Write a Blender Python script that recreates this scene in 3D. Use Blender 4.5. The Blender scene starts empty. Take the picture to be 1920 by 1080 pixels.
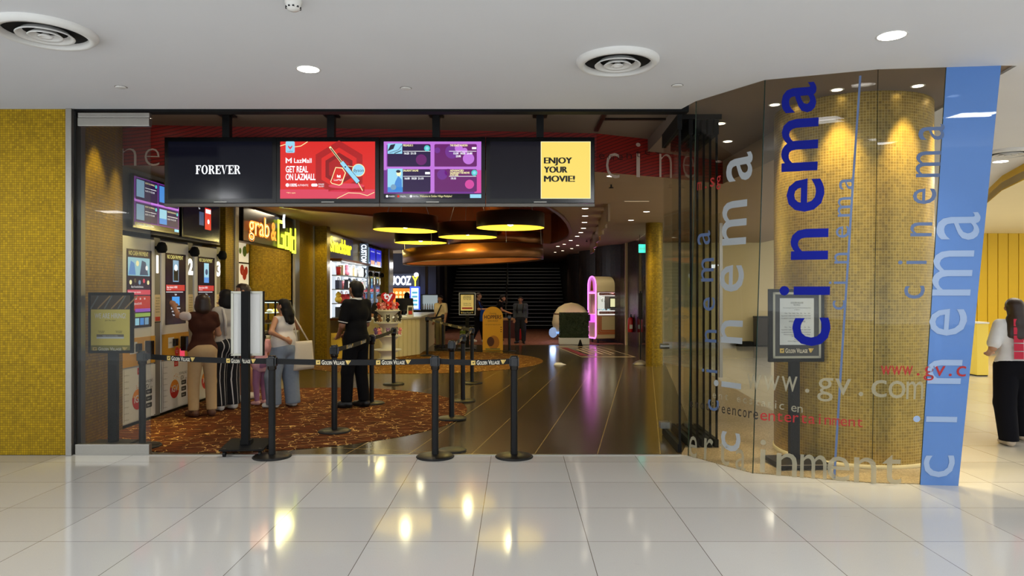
import bpy, bmesh, math, random
import numpy as np
from mathutils import Vector, Matrix
random.seed(7)
PI = math.pi
SC = bpy.context.scene
COL = SC.collection
# ------------------------------------------------------------------ camera
F, CX, CY, CH = 1321.0, 968.0, 548.0, 1.6        # focal length in pixels of the 1920 frame, vanishing point, eye height
cam_data = bpy.data.cameras.new('camera'); cam = bpy.data.objects.new('camera', cam_data); COL.objects.link(cam)
cam_data.sensor_width = 36.0; cam_data.lens = 36.0*F/1920.0
cam_data.shift_x = -(CX-960.0)/1920.0; cam_data.shift_y = (CY-540.0)/1920.0
cam.location = (0, 0, CH); cam.rotation_euler = (PI/2, 0, 0)
cam_data.clip_start = 0.05; cam_data.clip_end = 200
SC.camera = cam
# ------------------------------------------------------------------ world, exposure
W = bpy.data.worlds.new('world'); SC.world = W; W.use_nodes = True
bg = W.node_tree.nodes['Background']
# open atrium gradient: brightened below to light the ceiling, dimmed to spare glass reflections
_n = W.node_tree.nodes; _tc = _n.new('ShaderNodeTexCoord'); _sx = _n.new('ShaderNodeSeparateXYZ'); _rp = _n.new('ShaderNodeValToRGB'); _ma = _n.new('ShaderNodeMath')
_ma.operation = 'MULTIPLY_ADD'; _ma.inputs[1].default_value = .5; _ma.inputs[2].default_value = .5
W.node_tree.links.new(_tc.outputs['Generated'], _sx.inputs[0]); W.node_tree.links.new(_sx.outputs[2], _ma.inputs[0]); W.node_tree.links.new(_ma.outputs[0], _rp.inputs[0])
_e = _rp.color_ramp.elements
while len(_e) < 5: _e.new(.5)
for _q, (_p, _v) in zip(_e, ((.0, 1.0), (.38, .95), (.47, .36), (.62, .36), (.75, .9))): _q.position = _p; _q.color = (.88*_v, .95*_v, 1.0*_v, 1)
W.node_tree.links.new(_rp.outputs[0], bg.inputs[0]); bg.inputs[1].default_value = 3.2
SC.view_settings.view_transform = 'Standard'; SC.view_settings.look = 'None'
SC.view_settings.gamma = 1.0; SC.view_settings.exposure = 0.0
try: SC.view_settings.use_curve_mapping = False
except Exception: pass
CY_ = SC.cycles
CY_.use_denoising = True; CY_.denoising_prefilter = 'ACCURATE'; CY_.max_bounces = 8; CY_.diffuse_bounces = 3; CY_.glossy_bounces = 4
CY_.transparent_max_bounces = 32; CY_.transmission_bounces = 4; CY_.caustics_reflective = False
CY_.caustics_refractive = False; CY_.sample_clamp_indirect = 3.0; CY_.sample_clamp_direct = 12.0
# ------------------------------------------------------------------ pixel to world
def xw(px, Y): return (px-CX)/F*Y
def zw(py, Y): return CH-(py-CY)/F*Y
def at(px, py, Y): return Vector((xw(px, Y), Y, zw(py, Y)))
def fy(py): return F*CH/(py-CY)
def fl(px, py):
    Y = fy(py); return Vector((xw(px, Y), Y, 0))
def cl(px, py, Z):
    Y = (Z-CH)*F/(CY-py); return Vector((xw(px, Y), Y, Z))
# ------------------------------------------------------------------ lamps of the place and added ones
def lamp(kind, loc, power, color, size=0.1, aim=None, spot=None, blend=0.6, name='lamp_light', shape=None):
    d = bpy.data.lights.new(name, kind); d.energy = power; d.color = color
    if kind == 'AREA':
        d.size = size
        if shape: d.shape = 'RECTANGLE'; d.size_y = shape
    else: d.shadow_soft_size = size
    if kind == 'SPOT': d.spot_size = spot or 1.2; d.spot_blend = blend
    o = bpy.data.objects.new(name, d); COL.objects.link(o); o.location = loc
    if aim is not None:
        o.rotation_euler = (Vector(aim)-Vector(loc)).to_track_quat('-Z', 'Y').to_euler()
    return o
WHITE = (1, .96, .9); WARM = (1, .78, .45); GOLDL = (1, .84, .32)
# mall concourse: rows of recessed ceiling lamps, over and behind where the camera stands
for x in (-9, -5.5, -2, 1.5, 5, 8.5):
    for y in (-1.8, 2.2):
        lamp('AREA', (x, y, 3.39), 34, (.97, .98, 1), .5)
# corridor beyond the glass
for x, y, p in ((6.2, 8.5, 60), (9.5, 8.0, 60), (6.0, 14.0, 75), (8.6, 16.0, 60), (10.4, 13.5, 75), (12.5, 9.5, 60), (12.5, 15.5, 60)):
    lamp('AREA', (x, y, 3.06), p*1.1, (1, .9, .72), 1.6)
# ------------------------------------------------------------------ materials
def lin(c):
    return tuple(((v/255)/12.92 if v/255 <= .04045 else ((v/255+.055)/1.055)**2.4) for v in c)
MATS = {}
def nm(name):
    m = bpy.data.materials.new(name); m.use_nodes = True
    nt = m.node_tree; return m, nt, nt.nodes['Principled BSDF']
def pm(name, rgb, rough=.5, metal=0., emit=None, es=1., spec=.5, noise=0., nscale=20., coat=0.):
    """procedural principled material; rgb in sRGB bytes"""
    if name in MATS: return MATS[name]
    m, nt, b = nm(name)
    c = lin(rgb); b.inputs['Base Color'].default_value = (*c, 1)
    b.inputs['Roughness'].default_value = rough; b.inputs['Metallic'].default_value = metal
    b.inputs['Specular IOR Level'].default_value = spec
    if coat: b.inputs['Coat Weight'].default_value = coat; b.inputs['Coat Roughness'].default_value = .08
    if emit is not None:
        b.inputs['Emission Color'].default_value = (*lin(emit), 1); b.inputs['Emission Strength'].default_value = es
    if noise > 0:
        tc = nt.nodes.new('ShaderNodeTexCoord'); n = nt.nodes.new('ShaderNodeTexNoise')
        n.inputs['Scale'].default_value = nscale; n.inputs['Detail'].default_value = 4
        mx = nt.nodes.new('ShaderNodeMix'); mx.data_type = 'RGBA'
        mx.inputs[6].default_value = (*[v*(1-noise) for v in c], 1); mx.inputs[7].default_value = (*[min(1, v*(1+noise)) for v in c], 1)
        nt.links.new(tc.outputs['Object'], n.inputs['Vector']); nt.links.new(n.outputs['Fac'], mx.inputs[0])
        nt.links.new(mx.outputs[2], b.inputs['Base Color'])
    MATS[name] = m; return m
def em(name, rgb, s=1.0):
    return pm(name, (8, 8, 8), .4, 0, rgb, s)
def glassm(name, tint, refl=1.0, body=None, body_amt=0.0, rough=0.0):
    if name in MATS: return MATS[name]
    m = bpy.data.materials.new(name); m.use_nodes = True; nt = m.node_tree; nt.nodes.clear()
    out = nt.nodes.new('ShaderNodeOutputMaterial'); tr = nt.nodes.new('ShaderNodeBsdfTransparent')
    tr.inputs[0].default_value = (*tint, 1)
    gl = nt.nodes.new('ShaderNodeBsdfGlossy'); gl.inputs['Roughness'].default_value = rough
    # Schlick reflectance, the same from both sides of the pane
    lw = nt.nodes.new('ShaderNodeLayerWeight'); lw.inputs[0].default_value = .5
    pw = nt.nodes.new('ShaderNodeMath'); pw.operation = 'POWER'; pw.inputs[1].default_value = 5.0; nt.links.new(lw.outputs['Facing'], pw.inputs[0])
    fr = nt.nodes.new('ShaderNodeMath'); fr.operation = 'MULTIPLY_ADD'; fr.inputs[1].default_value = .96; fr.inputs[2].default_value = .04; nt.links.new(pw.outputs[0], fr.inputs[0])
    mu = nt.nodes.new('ShaderNodeMath'); mu.operation = 'MULTIPLY'; mu.inputs[1].default_value = refl
    mx = nt.nodes.new('ShaderNodeMixShader')
    nt.links.new(fr.outputs[0], mu.inputs[0]); nt.links.new(mu.outputs[0], mx.inputs[0])
    base = tr
    if body:
        df = nt.nodes.new('ShaderNodeBsdfDiffuse'); df.inputs[0].default_value = (*lin(body), 1)
        m2 = nt.nodes.new('ShaderNodeMixShader'); m2.inputs[0].default_value = body_amt
        nt.links.new(tr.outputs[0], m2.inputs[1]); nt.links.new(df.outputs[0], m2.inputs[2]); base = m2
    nt.links.new(base.outputs[0], mx.inputs[1]); nt.links.new(gl.outputs[0], mx.inputs[2])
    nt.links.new(mx.outputs[0], out.inputs[0])
    MATS[name] = m; return m
class NT:
    """tiny node helper"""
    def __init__(s, name):
        s.m, s.nt, s.b = nm(name); MATS[name] = s.m
    def n(s, t, **kw):
        x = s.nt.nodes.new(t)
        for k, v in kw.items(): setattr(x, k, v)
        return x
    def l(s, a, b): s.nt.links.new(a, b)
    def math(s, op, a, b=None, c=None):
        x = s.n('ShaderNodeMath', operation=op)
        for i, v in enumerate((a, b, c)):
            if v is None: continue
            if isinstance(v, (int, float)): x.inputs[i].default_value = v
            else: s.l(v, x.inputs[i])
        return x.outputs[0]
    def mix(s, f, a, b):
        x = s.n('ShaderNodeMix', data_type='RGBA')
        for i, v in ((0, f), (6, a), (7, b)):
            if isinstance(v, (int, float)): x.inputs[i].default_value = v
            elif isinstance(v, tuple): x.inputs[i].default_value = (*v, 1)
            else: s.l(v, x.inputs[i])
        return x.outputs[2]
    def ramp(s, f, pts):
        x = s.n('ShaderNodeValToRGB'); e = x.color_ramp.elements
        while len(e) < len(pts): e.new(.5)
        for q, (p, c) in zip(e, pts): q.position = p; q.color = (*c, 1)
        s.l(f, x.inputs[0]); return x.outputs[0]
def mosaic(name, ca, cb, cm, size=.021, rough=.36, metal=.55, bump=.25):
    k = NT(name); b = k.b
    uv = k.n('ShaderNodeUVMap')
    br = k.n('ShaderNodeTexBrick'); br.offset = 0
    br.inputs['Scale'].default_value = 1; br.inputs['Brick Width'].default_value = size; br.inputs['Row Height'].default_value = size
    br.inputs['Mortar Size'].default_value = size*.085; br.inputs['Mortar Smooth'].default_value = .2; br.inputs['Bias'].default_value = 0
    br.inputs['Color1'].default_value = (*lin(ca), 1); br.inputs['Color2'].default_value = (*lin(cb), 1); br.inputs['Mortar'].default_value = (*lin(cm), 1)
    k.l(uv.outputs[0], br.inputs['Vector'])
    # one random value for each tile
    sc = k.n('ShaderNodeVectorMath', operation='SCALE'); sc.inputs[3].default_value = 1/size; k.l(uv.outputs[0], sc.inputs[0])
    flo = k.n('ShaderNodeVectorMath', operation='FLOOR'); k.l(sc.outputs[0], flo.inputs[0])
    wn = k.n('ShaderNodeTexWhiteNoise', noise_dimensions='3D'); k.l(flo.outputs[0], wn.inputs[0])
    no = k.n('ShaderNodeTexNoise'); no.inputs['Scale'].default_value = 3; k.l(uv.outputs[0], no.inputs['Vector'])
    v = k.math('MULTIPLY_ADD', wn.outputs[0], .34, .80)
    v = k.math('MULTIPLY', v, k.math('MULTIPLY_ADD', no.outputs[0], .24, .88))
    col = k.n('ShaderNodeVectorMath', operation='SCALE'); k.l(br.outputs[0], col.inputs[0]); k.l(v, col.inputs[3])
    k.l(col.outputs[0], b.inputs['Base Color'])
    b.inputs['Metallic'].default_value = metal
    k.l(k.math('MULTIPLY_ADD', wn.outputs[0], .10, rough-.05), b.inputs['Roughness'])
    h = k.math('ADD', k.math('SUBTRACT', 1.0, br.outputs['Fac']), k.math('MULTIPLY', wn.outputs[0], .12))
    bp = k.n('ShaderNodeBump'); bp.inputs['Strength'].default_value = bump; bp.inputs['Distance'].default_value = .004
    k.l(h, bp.inputs['Height']); k.l(bp.outputs[0], b.inputs['Normal'])
    return k.m
M_GOLD = mosaic('gold_mosaic', (186, 150, 16), (166, 132, 12), (116, 88, 12), .0225, .42, .7)
M_GOLDCOL = mosaic('pale_gold_mosaic', (184, 150, 52), (168, 134, 42), (222, 194, 112), .026, .34, .6)
M_GOLDIN = mosaic('amber_mosaic', (168, 136, 20), (146, 116, 16), (88, 68, 14), .03, .34, .55)
M_DARKMOS = mosaic('umber_mosaic', (62, 46, 36), (40, 30, 26), (30, 24, 22), .05, .35, .3)
def floor_tiles():
    k = NT('pale_stone_tiles'); b = k.b
    tc = k.n('ShaderNodeNewGeometry'); T = .704
    mp = k.n('ShaderNodeMapping'); mp.inputs['Location'].default_value = (.245, -F*CH/467.3, 0); k.l(tc.outputs['Position'], mp.inputs[0])
    br = k.n('ShaderNodeTexBrick'); br.offset = 0; br.inputs['Scale'].default_value = 1
    br.inputs['Brick Width'].default_value = T; br.inputs['Row Height'].default_value = T
    br.inputs['Mortar Size'].default_value = .0022; br.inputs['Mortar Smooth'].default_value = .1
    br.inputs['Color1'].default_value = (*lin((188, 186, 181)), 1); br.inputs['Color2'].default_value = (*lin((198, 196, 191)), 1)
    br.inputs['Mortar'].default_value = (*lin((96, 88, 76)), 1); k.l(mp.outputs[0], br.inputs['Vector'])
    st = k.n('ShaderNodeMapping'); st.inputs['Scale'].default_value = (1.6, 5, 1); k.l(tc.outputs['Position'], st.inputs[0])
    n1 = k.n('ShaderNodeTexNoise'); n1.inputs['Scale'].default_value = 4; n1.inputs['Detail'].default_value = 8; n1.inputs['Roughness'].default_value = .72; n1.inputs['Distortion'].default_value = 1.6
    k.l(st.outputs[0], n1.inputs['Vector'])
    vein = k.ramp(n1.outputs[0], [(.0, (.45, .43, .4)), (.30, (1, 1, 1)), (.33, (.9, .88, .86)), (.36, (1, 1, 1))])
    n2 = k.n('ShaderNodeTexNoise'); n2.inputs['Scale'].default_value = 150; k.l(tc.outputs['Position'], n2.inputs['Vector'])
    sp = k.ramp(n2.outputs[0], [(0, (.92, .92, .92)), (1, (1.06, 1.06, 1.06))])
    a = k.n('ShaderNodeMix', data_type='RGBA', blend_type='MULTIPLY'); a.inputs[0].default_value = .8; k.l(br.outputs[0], a.inputs[6]); k.l(vein, a.inputs[7])
    c = k.n('ShaderNodeMix', data_type='RGBA', blend_type='MULTIPLY'); c.inputs[0].default_value = 1; k.l(a.outputs[2], c.inputs[6]); k.l(sp, c.inputs[7])
    k.l(c.outputs[2], b.inputs['Base Color'])
    b.inputs['Roughness'].default_value = .09; b.inputs['Specular IOR Level'].default_value = .62
    return k.m
def dark_tiles():
    k = NT('dark_granite_tiles'); b = k.b
    tc = k.n('ShaderNodeNewGeometry')
    mp = k.n('ShaderNodeMapping'); mp.vector_type = 'TEXTURE'; mp.inputs['Location'].default_value = (-.435, 6.975, 0); mp.inputs['Rotation'].default_value = (0, 0, -math.atan(.183))
    k.l(tc.outputs['Position'], mp.inputs[0])
    br = k.n('ShaderNodeTexBrick'); br.offset = 0; br.inputs['Scale'].default_value = 1
    br.inputs['Brick Width'].default_value = .61; br.inputs['Row Height'].default_value = 30
    br.inputs['Mortar Size'].default_value = .005
    br.inputs['Color1'].default_value = (*lin((84, 72, 52)), 1); br.inputs['Color2'].default_value = (*lin((76, 65, 46)), 1)
    br.inputs['Mortar'].default_value = (*lin((176, 150, 92)), 1); k.l(mp.outputs[0], br.inputs['Vector'])
    v = k.n('ShaderNodeTexNoise'); v.inputs['Scale'].default_value = 90; v.inputs['Detail'].default_value = 3; k.l(tc.outputs['Position'], v.inputs['Vector'])
    sp = k.ramp(v.outputs[0], [(.3, (.45, .45, .45)), (.55, (1, 1, 1)), (.68, (1.5, 1.4, 1.1))])
    c = k.n('ShaderNodeMix', data_type='RGBA', blend_type='MULTIPLY'); c.inputs[0].default_value = 1; k.l(br.outputs[0], c.inputs[6]); k.l(sp, c.inputs[7])
    k.l(c.outputs[2], b.inputs['Base Color'])
    b.inputs['Roughness'].default_value = .17; b.inputs['Specular IOR Level'].default_value = .75
    return k.m
def terrazzo():
    k = NT('tan_terrazzo'); b = k.b
    tc = k.n('ShaderNodeNewGeometry')
    v = k.n('ShaderNodeTexNoise'); v.inputs['Scale'].default_value = 70; v.inputs['Detail'].default_value = 4; v.inputs['Roughness'].default_value = .8; k.l(tc.outputs['Position'], v.inputs['Vector'])
    k.l(k.ramp(v.outputs[0], [(.32, lin((84, 68, 48))), (.48, lin((150, 132, 104))), (.62, lin((186, 170, 142))), (.7, lin((226, 214, 192)))]), b.inputs['Base Color'])
    b.inputs['Roughness'].default_value = .3
    return k.m
def carpet(name, base_a, base_b, line, scale):
    k = NT(name); b = k.b
    tc = k.n('ShaderNodeNewGeometry')
    n0 = k.n('ShaderNodeTexNoise'); n0.inputs['Scale'].default_value = 7; n0.inputs['Detail'].default_value = 2; k.l(tc.outputs['Position'], n0.inputs['Vector'])
    of = k.n('ShaderNodeVectorMath', operation='MULTIPLY_ADD'); of.inputs[1].default_value = (.2, .2, .2); k.l(n0.outputs[1], of.inputs[0]); k.l(tc.outputs['Position'], of.inputs[2])
    vo = k.n('ShaderNodeTexVoronoi', feature='DISTANCE_TO_EDGE'); vo.inputs['Scale'].default_value = scale; k.l(of.outputs[0], vo.inputs['Vector'])
    ln = k.math('LESS_THAN', vo.outputs[0], .017)
    n3 = k.n('ShaderNodeTexNoise'); n3.inputs['Scale'].default_value = 4.3; n3.inputs['Detail'].default_value = 1; k.l(of.outputs[0], n3.inputs['Vector'])
    ln = k.math('MULTIPLY', ln, k.math('GREATER_THAN', n3.outputs[0], .44))
    st = k.n('ShaderNodeMapping'); st.inputs['Scale'].default_value = (2.2, 9, 1); k.l(tc.outputs['Position'], st.inputs[0])
    n1 = k.n('ShaderNodeTexNoise'); n1.inputs['Scale'].default_value = 3.0; n1.inputs['Detail'].default_value = 6; k.l(st.outputs[0], n1.inputs['Vector'])
    n2 = k.n('ShaderNodeTexNoise'); n2.inputs['Scale'].default_value = 260; k.l(tc.outputs['Position'], n2.inputs['Vector'])
    base = k.mix(k.ramp(n1.outputs[0], [(.38, (0, 0, 0)), (.62, (1, 1, 1))]), lin(base_a), lin(base_b))
    sp = k.n('ShaderNodeMix', data_type='RGBA', blend_type='MULTIPLY'); sp.inputs[0].default_value = .8; k.l(base, sp.inputs[6])
    k.l(k.ramp(n2.outputs[0], [(.3, (.5, .5, .5)), (.7, (1.4, 1.4, 1.4))]), sp.inputs[7])
    k.l(k.mix(ln, sp.outputs[2], lin(line)), b.inputs['Base Color'])
    b.inputs['Roughness'].default_value = .95; b.inputs['Specular IOR Level'].default_value = .1
    return k.m
def striped(name, base, line, freq, width, axis=(1, .6, 0)):
    k = NT(name); b = k.b; tc = k.n('ShaderNodeTexCoord')
    d = k.n('ShaderNodeVectorMath', operation='DOT_PRODUCT'); d.inputs[1].default_value = axis; k.l(tc.outputs['Object'], d.inputs[0])
    fr = k.math('FRACT', k.math('MULTIPLY', d.outputs['Value'], freq))
    k.l(k.mix(k.math('LESS_THAN', fr, width), lin(base), lin(line)), b.inputs['Base Color']); b.inputs['Roughness'].default_value = .9
    return k.m
def red_band():
    k = NT('red_wave_print'); b = k.b; uv = k.n('ShaderNodeUVMap')
    sx = k.n('ShaderNodeSeparateXYZ'); k.l(uv.outputs[0], sx.inputs[0])
    cu = k.math('MULTIPLY_ADD', k.math('SINE', k.math('MULTIPLY', sx.outputs[0], 1.5)), .12, sx.outputs[1])
    cu = k.math('SUBTRACT', cu, k.math('MULTIPLY', sx.outputs[0], .22))
    fr = k.math('FRACT', k.math('MULTIPLY', cu, 24))
    k.l(k.mix(k.math('LESS_THAN', fr, .2), lin((150, 26, 18)), lin((66, 9, 9))), b.inputs['Base Color']); b.inputs['Roughness'].default_value = .5
    return k.m
M_FLOOR = floor_tiles(); M_DFLOOR = dark_tiles(); M_TERR = terrazzo(); M_RED = red_band()
M_CARP = carpet('rust_loop_carpet', (62, 32, 16), (104, 54, 24), (214, 170, 98), 5.6)
M_CARP2 = carpet('amber_loop_carpet', (92, 62, 28), (124, 84, 38), (200, 166, 92), 5.2)
M_CARP3 = carpet('rose_brown_carpet', (104, 66, 50), (140, 92, 70), (160, 112, 88), 5.5)
M_CEIL = pm('white_plaster', (226, 226, 228), .85, noise=.02, nscale=2)
M_VCEIL = pm('taupe_plaster', (128, 112, 98), .8, noise=.04, nscale=2)
M_SOFF = pm('brown_plaster', (166, 142, 112), .7, noise=.05, nscale=2)
M_STEEL = pm('brushed_steel', (170, 166, 158), .32, .9, noise=.06, nscale=60)
M_BLACK = pm('black_metal', (11, 11, 13), .42, .0, spec=.3)
M_MATT = pm('matt_black', (9, 9, 10), .75, spec=.25)
M_BPLAS = pm('gloss_black_plastic', (10, 10, 12), .18, spec=.6)
M_RUBBER = pm('black_rubber', (16, 16, 16), .85)
M_BELT = pm('black_webbing', (13, 13, 15), .8)
M_CREAM = pm('cream_paint', (226, 210, 164), .7, noise=.02, nscale=3)
M_CWALL = pm('corridor_cream_paint', (238, 222, 176), .8, noise=.02, nscale=2)
M_YEL = pm('yellow_ribbed_panel', (226, 184, 26), .6)
M_WHITE = pm('white_paint', (226, 224, 220), .6)
M_WGLOSS = pm('white_lacquer', (225, 222, 216), .3)
M_BRONZE = pm('bronze_metal', (134, 84, 44), .3, .85, noise=.08, nscale=30)
M_DBRONZE = pm('dark_bronze', (44, 32, 24), .35, .7)
M_ORANGE = pm('copper_lacquer', (170, 98, 42), .4, .4, noise=.08, nscale=4)
M_DARK = pm('charcoal_paint', (30, 28, 28), .7)
M_NAVY = pm('slate_navy_paint', (52, 54, 72), .6)
M_GREYP = pm('grey_panel', (128, 122, 114), .55)
M_GLASS = glassm('clear_glass', (.93, .95, .93), 1.0)
M_TINT = glassm('grey_tinted_glass', (.86, .86, .835), .6)
M_STACK = glassm('green_grey_glass', (.95, .965, .95), .45)
M_EDGE = pm('green_glass_edge', (40, 66, 58), .2)
M_LAMPW = em('lamp_white', (255, 248, 235), 14.0)
M_LAMPS = em('lamp_small_white', (255, 240, 215), 9.0)
M_SKIN = pm('skin_tan', (186, 136, 104), .55, noise=.04, nscale=30)
M_SKIN2 = pm('skin_brown', (150, 102, 74), .55, noise=.04, nscale=30)
M_HAIR = pm('black_hair', (14, 12, 12), .6, spec=.25, noise=.3, nscale=60)
M_HAIRB = pm('dark_brown_hair', (44, 27, 18), .45, noise=.3, nscale=60)
# ------------------------------------------------------------------ mesh builder
class MB:
    def __init__(s, mat=None):
        s.v = []; s.f = []; s.mi = []; s.sm = []; s.mats = []; s.cur = 0; s.smooth = False; s.M = None
        if mat is not None: s.mat(mat)
    def mat(s, m):
        if m not in s.mats: s.mats.append(m)
        s.cur = s.mats.index(m); return s
    def add(s, vs, fs, smooth=None):
        o = len(s.v)
        if s.M is not None: vs = [s.M @ Vector(v) for v in vs]
        s.v += [tuple(v) for v in vs]
        for f in fs:
            s.f.append(tuple(i+o for i in f)); s.mi.append(s.cur); s.sm.append(s.smooth if smooth is None else smooth)
        return s
    def box(s, x0, x1, y0, y1, z0, z1, bev=0):
        if bev <= 0:
            vs = [(x, y, z) for z in (z0, z1) for y in (y0, y1) for x in (x0, x1)]
            return s.add(vs, [(0, 2, 3, 1), (4, 5, 7, 6), (0, 1, 5, 4), (2, 6, 7, 3), (0, 4, 6, 2), (1, 3, 7, 5)])
        bm = bmesh.new(); bmesh.ops.create_cube(bm, size=1)
        for v in bm.verts: v.co = ((x0+x1)/2+v.co.x*(x1-x0), (y0+y1)/2+v.co.y*(y1-y0), (z0+z1)/2+v.co.z*(z1-z0))
        bmesh.ops.bevel(bm, geom=bm.edges[:], offset=bev, segments=2, affect='EDGES', profile=.6)
        bm.verts.index_update(); vs = [v.co.copy() for v in bm.verts]; fs = [[v.index for v in f.verts] for f in bm.faces]; bm.free()
        return s.add(vs, fs)
    def cyl(s, a, b, r0, r1=None, n=16, caps=True):
        a = Vector(a); b = Vector(b); r1 = r0 if r1 is None else r1; d = (b-a).normalized()
        u = d.orthogonal().normalized(); w = d.cross(u); vs = []
        for p, r in ((a, r0), (b, r1)):
            for i in range(n):
                t = 2*PI*i/n; vs.append(p+u*(math.cos(t)*r)+w*(math.sin(t)*r))
        s.add(vs, [(i, (i+1) % n, n+(i+1) % n, n+i) for i in range(n)], True)
        if caps: s.add(vs, [tuple(range(n-1, -1, -1)), tuple(range(n, 2*n))], False)
        return s
    def tube(s, pts, r, n=8):
        pts = [Vector(p) for p in pts]; vs = []; N = len(pts)
        u = (pts[1]-pts[0]).orthogonal().normalized()
        for i, p in enumerate(pts):
            d = (pts[min(i+1, N-1)]-pts[max(i-1, 0)]).normalized(); u = (u-d*u.dot(d)).normalized(); w = d.cross(u)
            for j in range(n):
                t = 2*PI*j/n; vs.append(p+u*(math.cos(t)*r)+w*(math.sin(t)*r))
        fs = [(i*n+j, i*n+(j+1) % n, (i+1)*n+(j+1) % n, (i+1)*n+j) for i in range(N-1) for j in range(n)]
        fs += [tuple(range(n-1, -1, -1)), tuple((N-1)*n+j for j in range(n))]
        return s.add(vs, fs, True)
    def lathe(s, prof, n=32, c=(0, 0, 0), sx=1, sy=1, smooth=True):
        vs = [(c[0]+math.cos(2*PI*i/n)*r*sx, c[1]+math.sin(2*PI*i/n)*r*sy, c[2]+z) for r, z in prof for i in range(n)]
        m = len(prof)
        fs = [(k*n+i, k*n+(i+1) % n, (k+1)*n+(i+1) % n, (k+1)*n+i) for k in range(m-1) for i in range(n)]
        return s.add(vs, fs, smooth)
    def prism(s, poly, z0, z1):
        n = len(poly); vs = [(x, y, z0) for x, y in poly]+[(x, y, z1) for x, y in poly]
        area = sum(poly[i][0]*poly[(i+1) % n][1]-poly[(i+1) % n][0]*poly[i][1] for i in range(n))
        fs = [(i, (i+1) % n, n+(i+1) % n, n+i) for i in range(n)]+[tuple(range(n-1, -1, -1)), tuple(range(n, 2*n))]
        if area < 0: fs = [tuple(reversed(f)) for f in fs]
        return s.add(vs, fs)
    def ico(s, c, r, sub=2, sc=(1, 1, 1)):
        bm = bmesh.new(); bmesh.ops.create_icosphere(bm, subdivisions=sub, radius=r); bm.verts.index_update()
        vs = [(c[0]+v.co.x*sc[0], c[1]+v.co.y*sc[1], c[2]+v.co.z*sc[2]) for v in bm.verts]; fs = [[v.index for v in f.verts] for f in bm.faces]; bm.free()
        return s.add(vs, fs, True)
    def quad(s, *p): return s.add(p, [(0, 1, 2, 3)])
    # flat artwork on a panel: local x right, y up, z out of the panel
    def rect(s, x0, y0, x1, y1, m, lay=0):
        s.mat(m); z = lay*.0012; return s.add([(x0, y0, z), (x1, y0, z), (x1, y1, z), (x0, y1, z)], [(0, 1, 2, 3)])
    def poly(s, pts, m, lay=0):
        s.mat(m); return s.add([(x, y, lay*.0012) for x, y in pts], [tuple(range(len(pts)))])
    def disc(s, x, y, r, m, lay=0, n=28, ry=None):
        ry = r if ry is None else ry
        return s.poly([(x+math.cos(2*PI*i/n)*r, y+math.sin(2*PI*i/n)*ry) for i in range(n)], m, lay)
    def line(s, pts, w, m, lay=0):
        for (x0, y0), (x1, y1) in zip(pts[:-1], pts[1:]):
            d = math.hypot(x1-x0, y1-y0) or 1; nx, ny = -(y1-y0)/d*w/2, (x1-x0)/d*w/2
            s.poly([(x0-nx, y0-ny), (x1-nx, y1-ny), (x1+nx, y1+ny), (x0+nx, y0+ny)], m, lay)
        return s
    def rrect(s, x0, y0, x1, y1, r, m, lay=0, n=5):
        pts = []
        for cx, cy, a in ((x1-r, y0+r, -PI/2), (x1-r, y1-r, 0), (x0+r, y1-r, PI/2), (x0+r, y0+r, PI)):
            pts += [(cx+math.cos(a+PI/2*i/n)*r, cy+math.sin(a+PI/2*i/n)*r) for i in range(n+1)]
        return s.poly(pts, m, lay)
    def text(s, t, x, y, size, m, lay=1, al='L', off=0, sp=1.0, w=None, ext=0):
        """size: height of a capital; w: squeeze to this width"""
        vs, fs, wd = text_geo(t, off, sp, ext)
        s.mat(m); kx = size
        if w: kx = w/max(wd, 1e-6)
        ox = {'L': 0, 'C': -wd/2, 'R': -wd}[al]
        return s.add([(x+(a+ox)*kx, y+b*size, lay*.0012+c) for a, b, c in vs], fs)
    def frame(s, o, ux, uy):
        ux = Vector(ux).normalized(); uy = Vector(uy).normalized(); uz = ux.cross(uy); o = Vector(o)
        s.M = Matrix(((ux.x, uy.x, uz.x, o.x), (ux.y, uy.y, uz.y, o.y), (ux.z, uy.z, uz.z, o.z), (0, 0, 0, 1))); return s
    def mesh(s, name):
        me = bpy.data.meshes.new(name); me.from_pydata(s.v, [], s.f)
        for m in s.mats: me.materials.append(m)
        me.polygons.foreach_set('material_index', s.mi); me.polygons.foreach_set('use_smooth', s.sm); me.update()
        return me
    def build(s, name, parent=None, loc=None, rotz=0, label=None):
        o = bpy.data.objects.new(name, s.mesh(name)); COL.objects.link(o)
        if loc is not None: o.location = loc
        if rotz: o.rotation_euler = (0, 0, rotz)
        if parent is not None: o.parent = parent
        if label: o['label'] = label
        return o
_TXT = {}
def text_geo(t, off=0, sp=1.0, ext=0):
    k = (t, off, sp, ext)
    if k in _TXT: return _TXT[k]
    cu = bpy.data.curves.new('lettering', 'FONT'); cu.body = t; cu.size = 1; cu.offset = off; cu.space_character = sp; cu.extrude = ext
    cu.resolution_u = 3; ob = bpy.data.objects.new('lettering', cu)
    me = bpy.data.meshes.new_from_object(ob)
    vs = [tuple(v.co) for v in me.vertices]; fs = [tuple(p.vertices) for p in me.polygons]
    bpy.data.objects.remove(ob); bpy.data.meshes.remove(me); bpy.data.curves.remove(cu)
    if t != 'H' and '_cap' not in _TXT: text_geo('H')
    if t == 'H' and '_cap' not in _TXT: _TXT['_cap'] = max(v[1] for v in vs)
    c = _TXT['_cap']; vs = [(a/c, b/c, z) for a, b, z in vs]
    if vs:
        x0 = min(v[0] for v in vs); vs = [(a-x0, b, z) for a, b, z in vs]; wd = max(v[0] for v in vs)
    else: wd = 0
    _TXT[k] = (vs, fs, wd); return _TXT[k]
def tag(o, label, cat, group=None):
    o['label'] = label; o['category'] = cat
    if group: o['group'] = group
    return o
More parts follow.
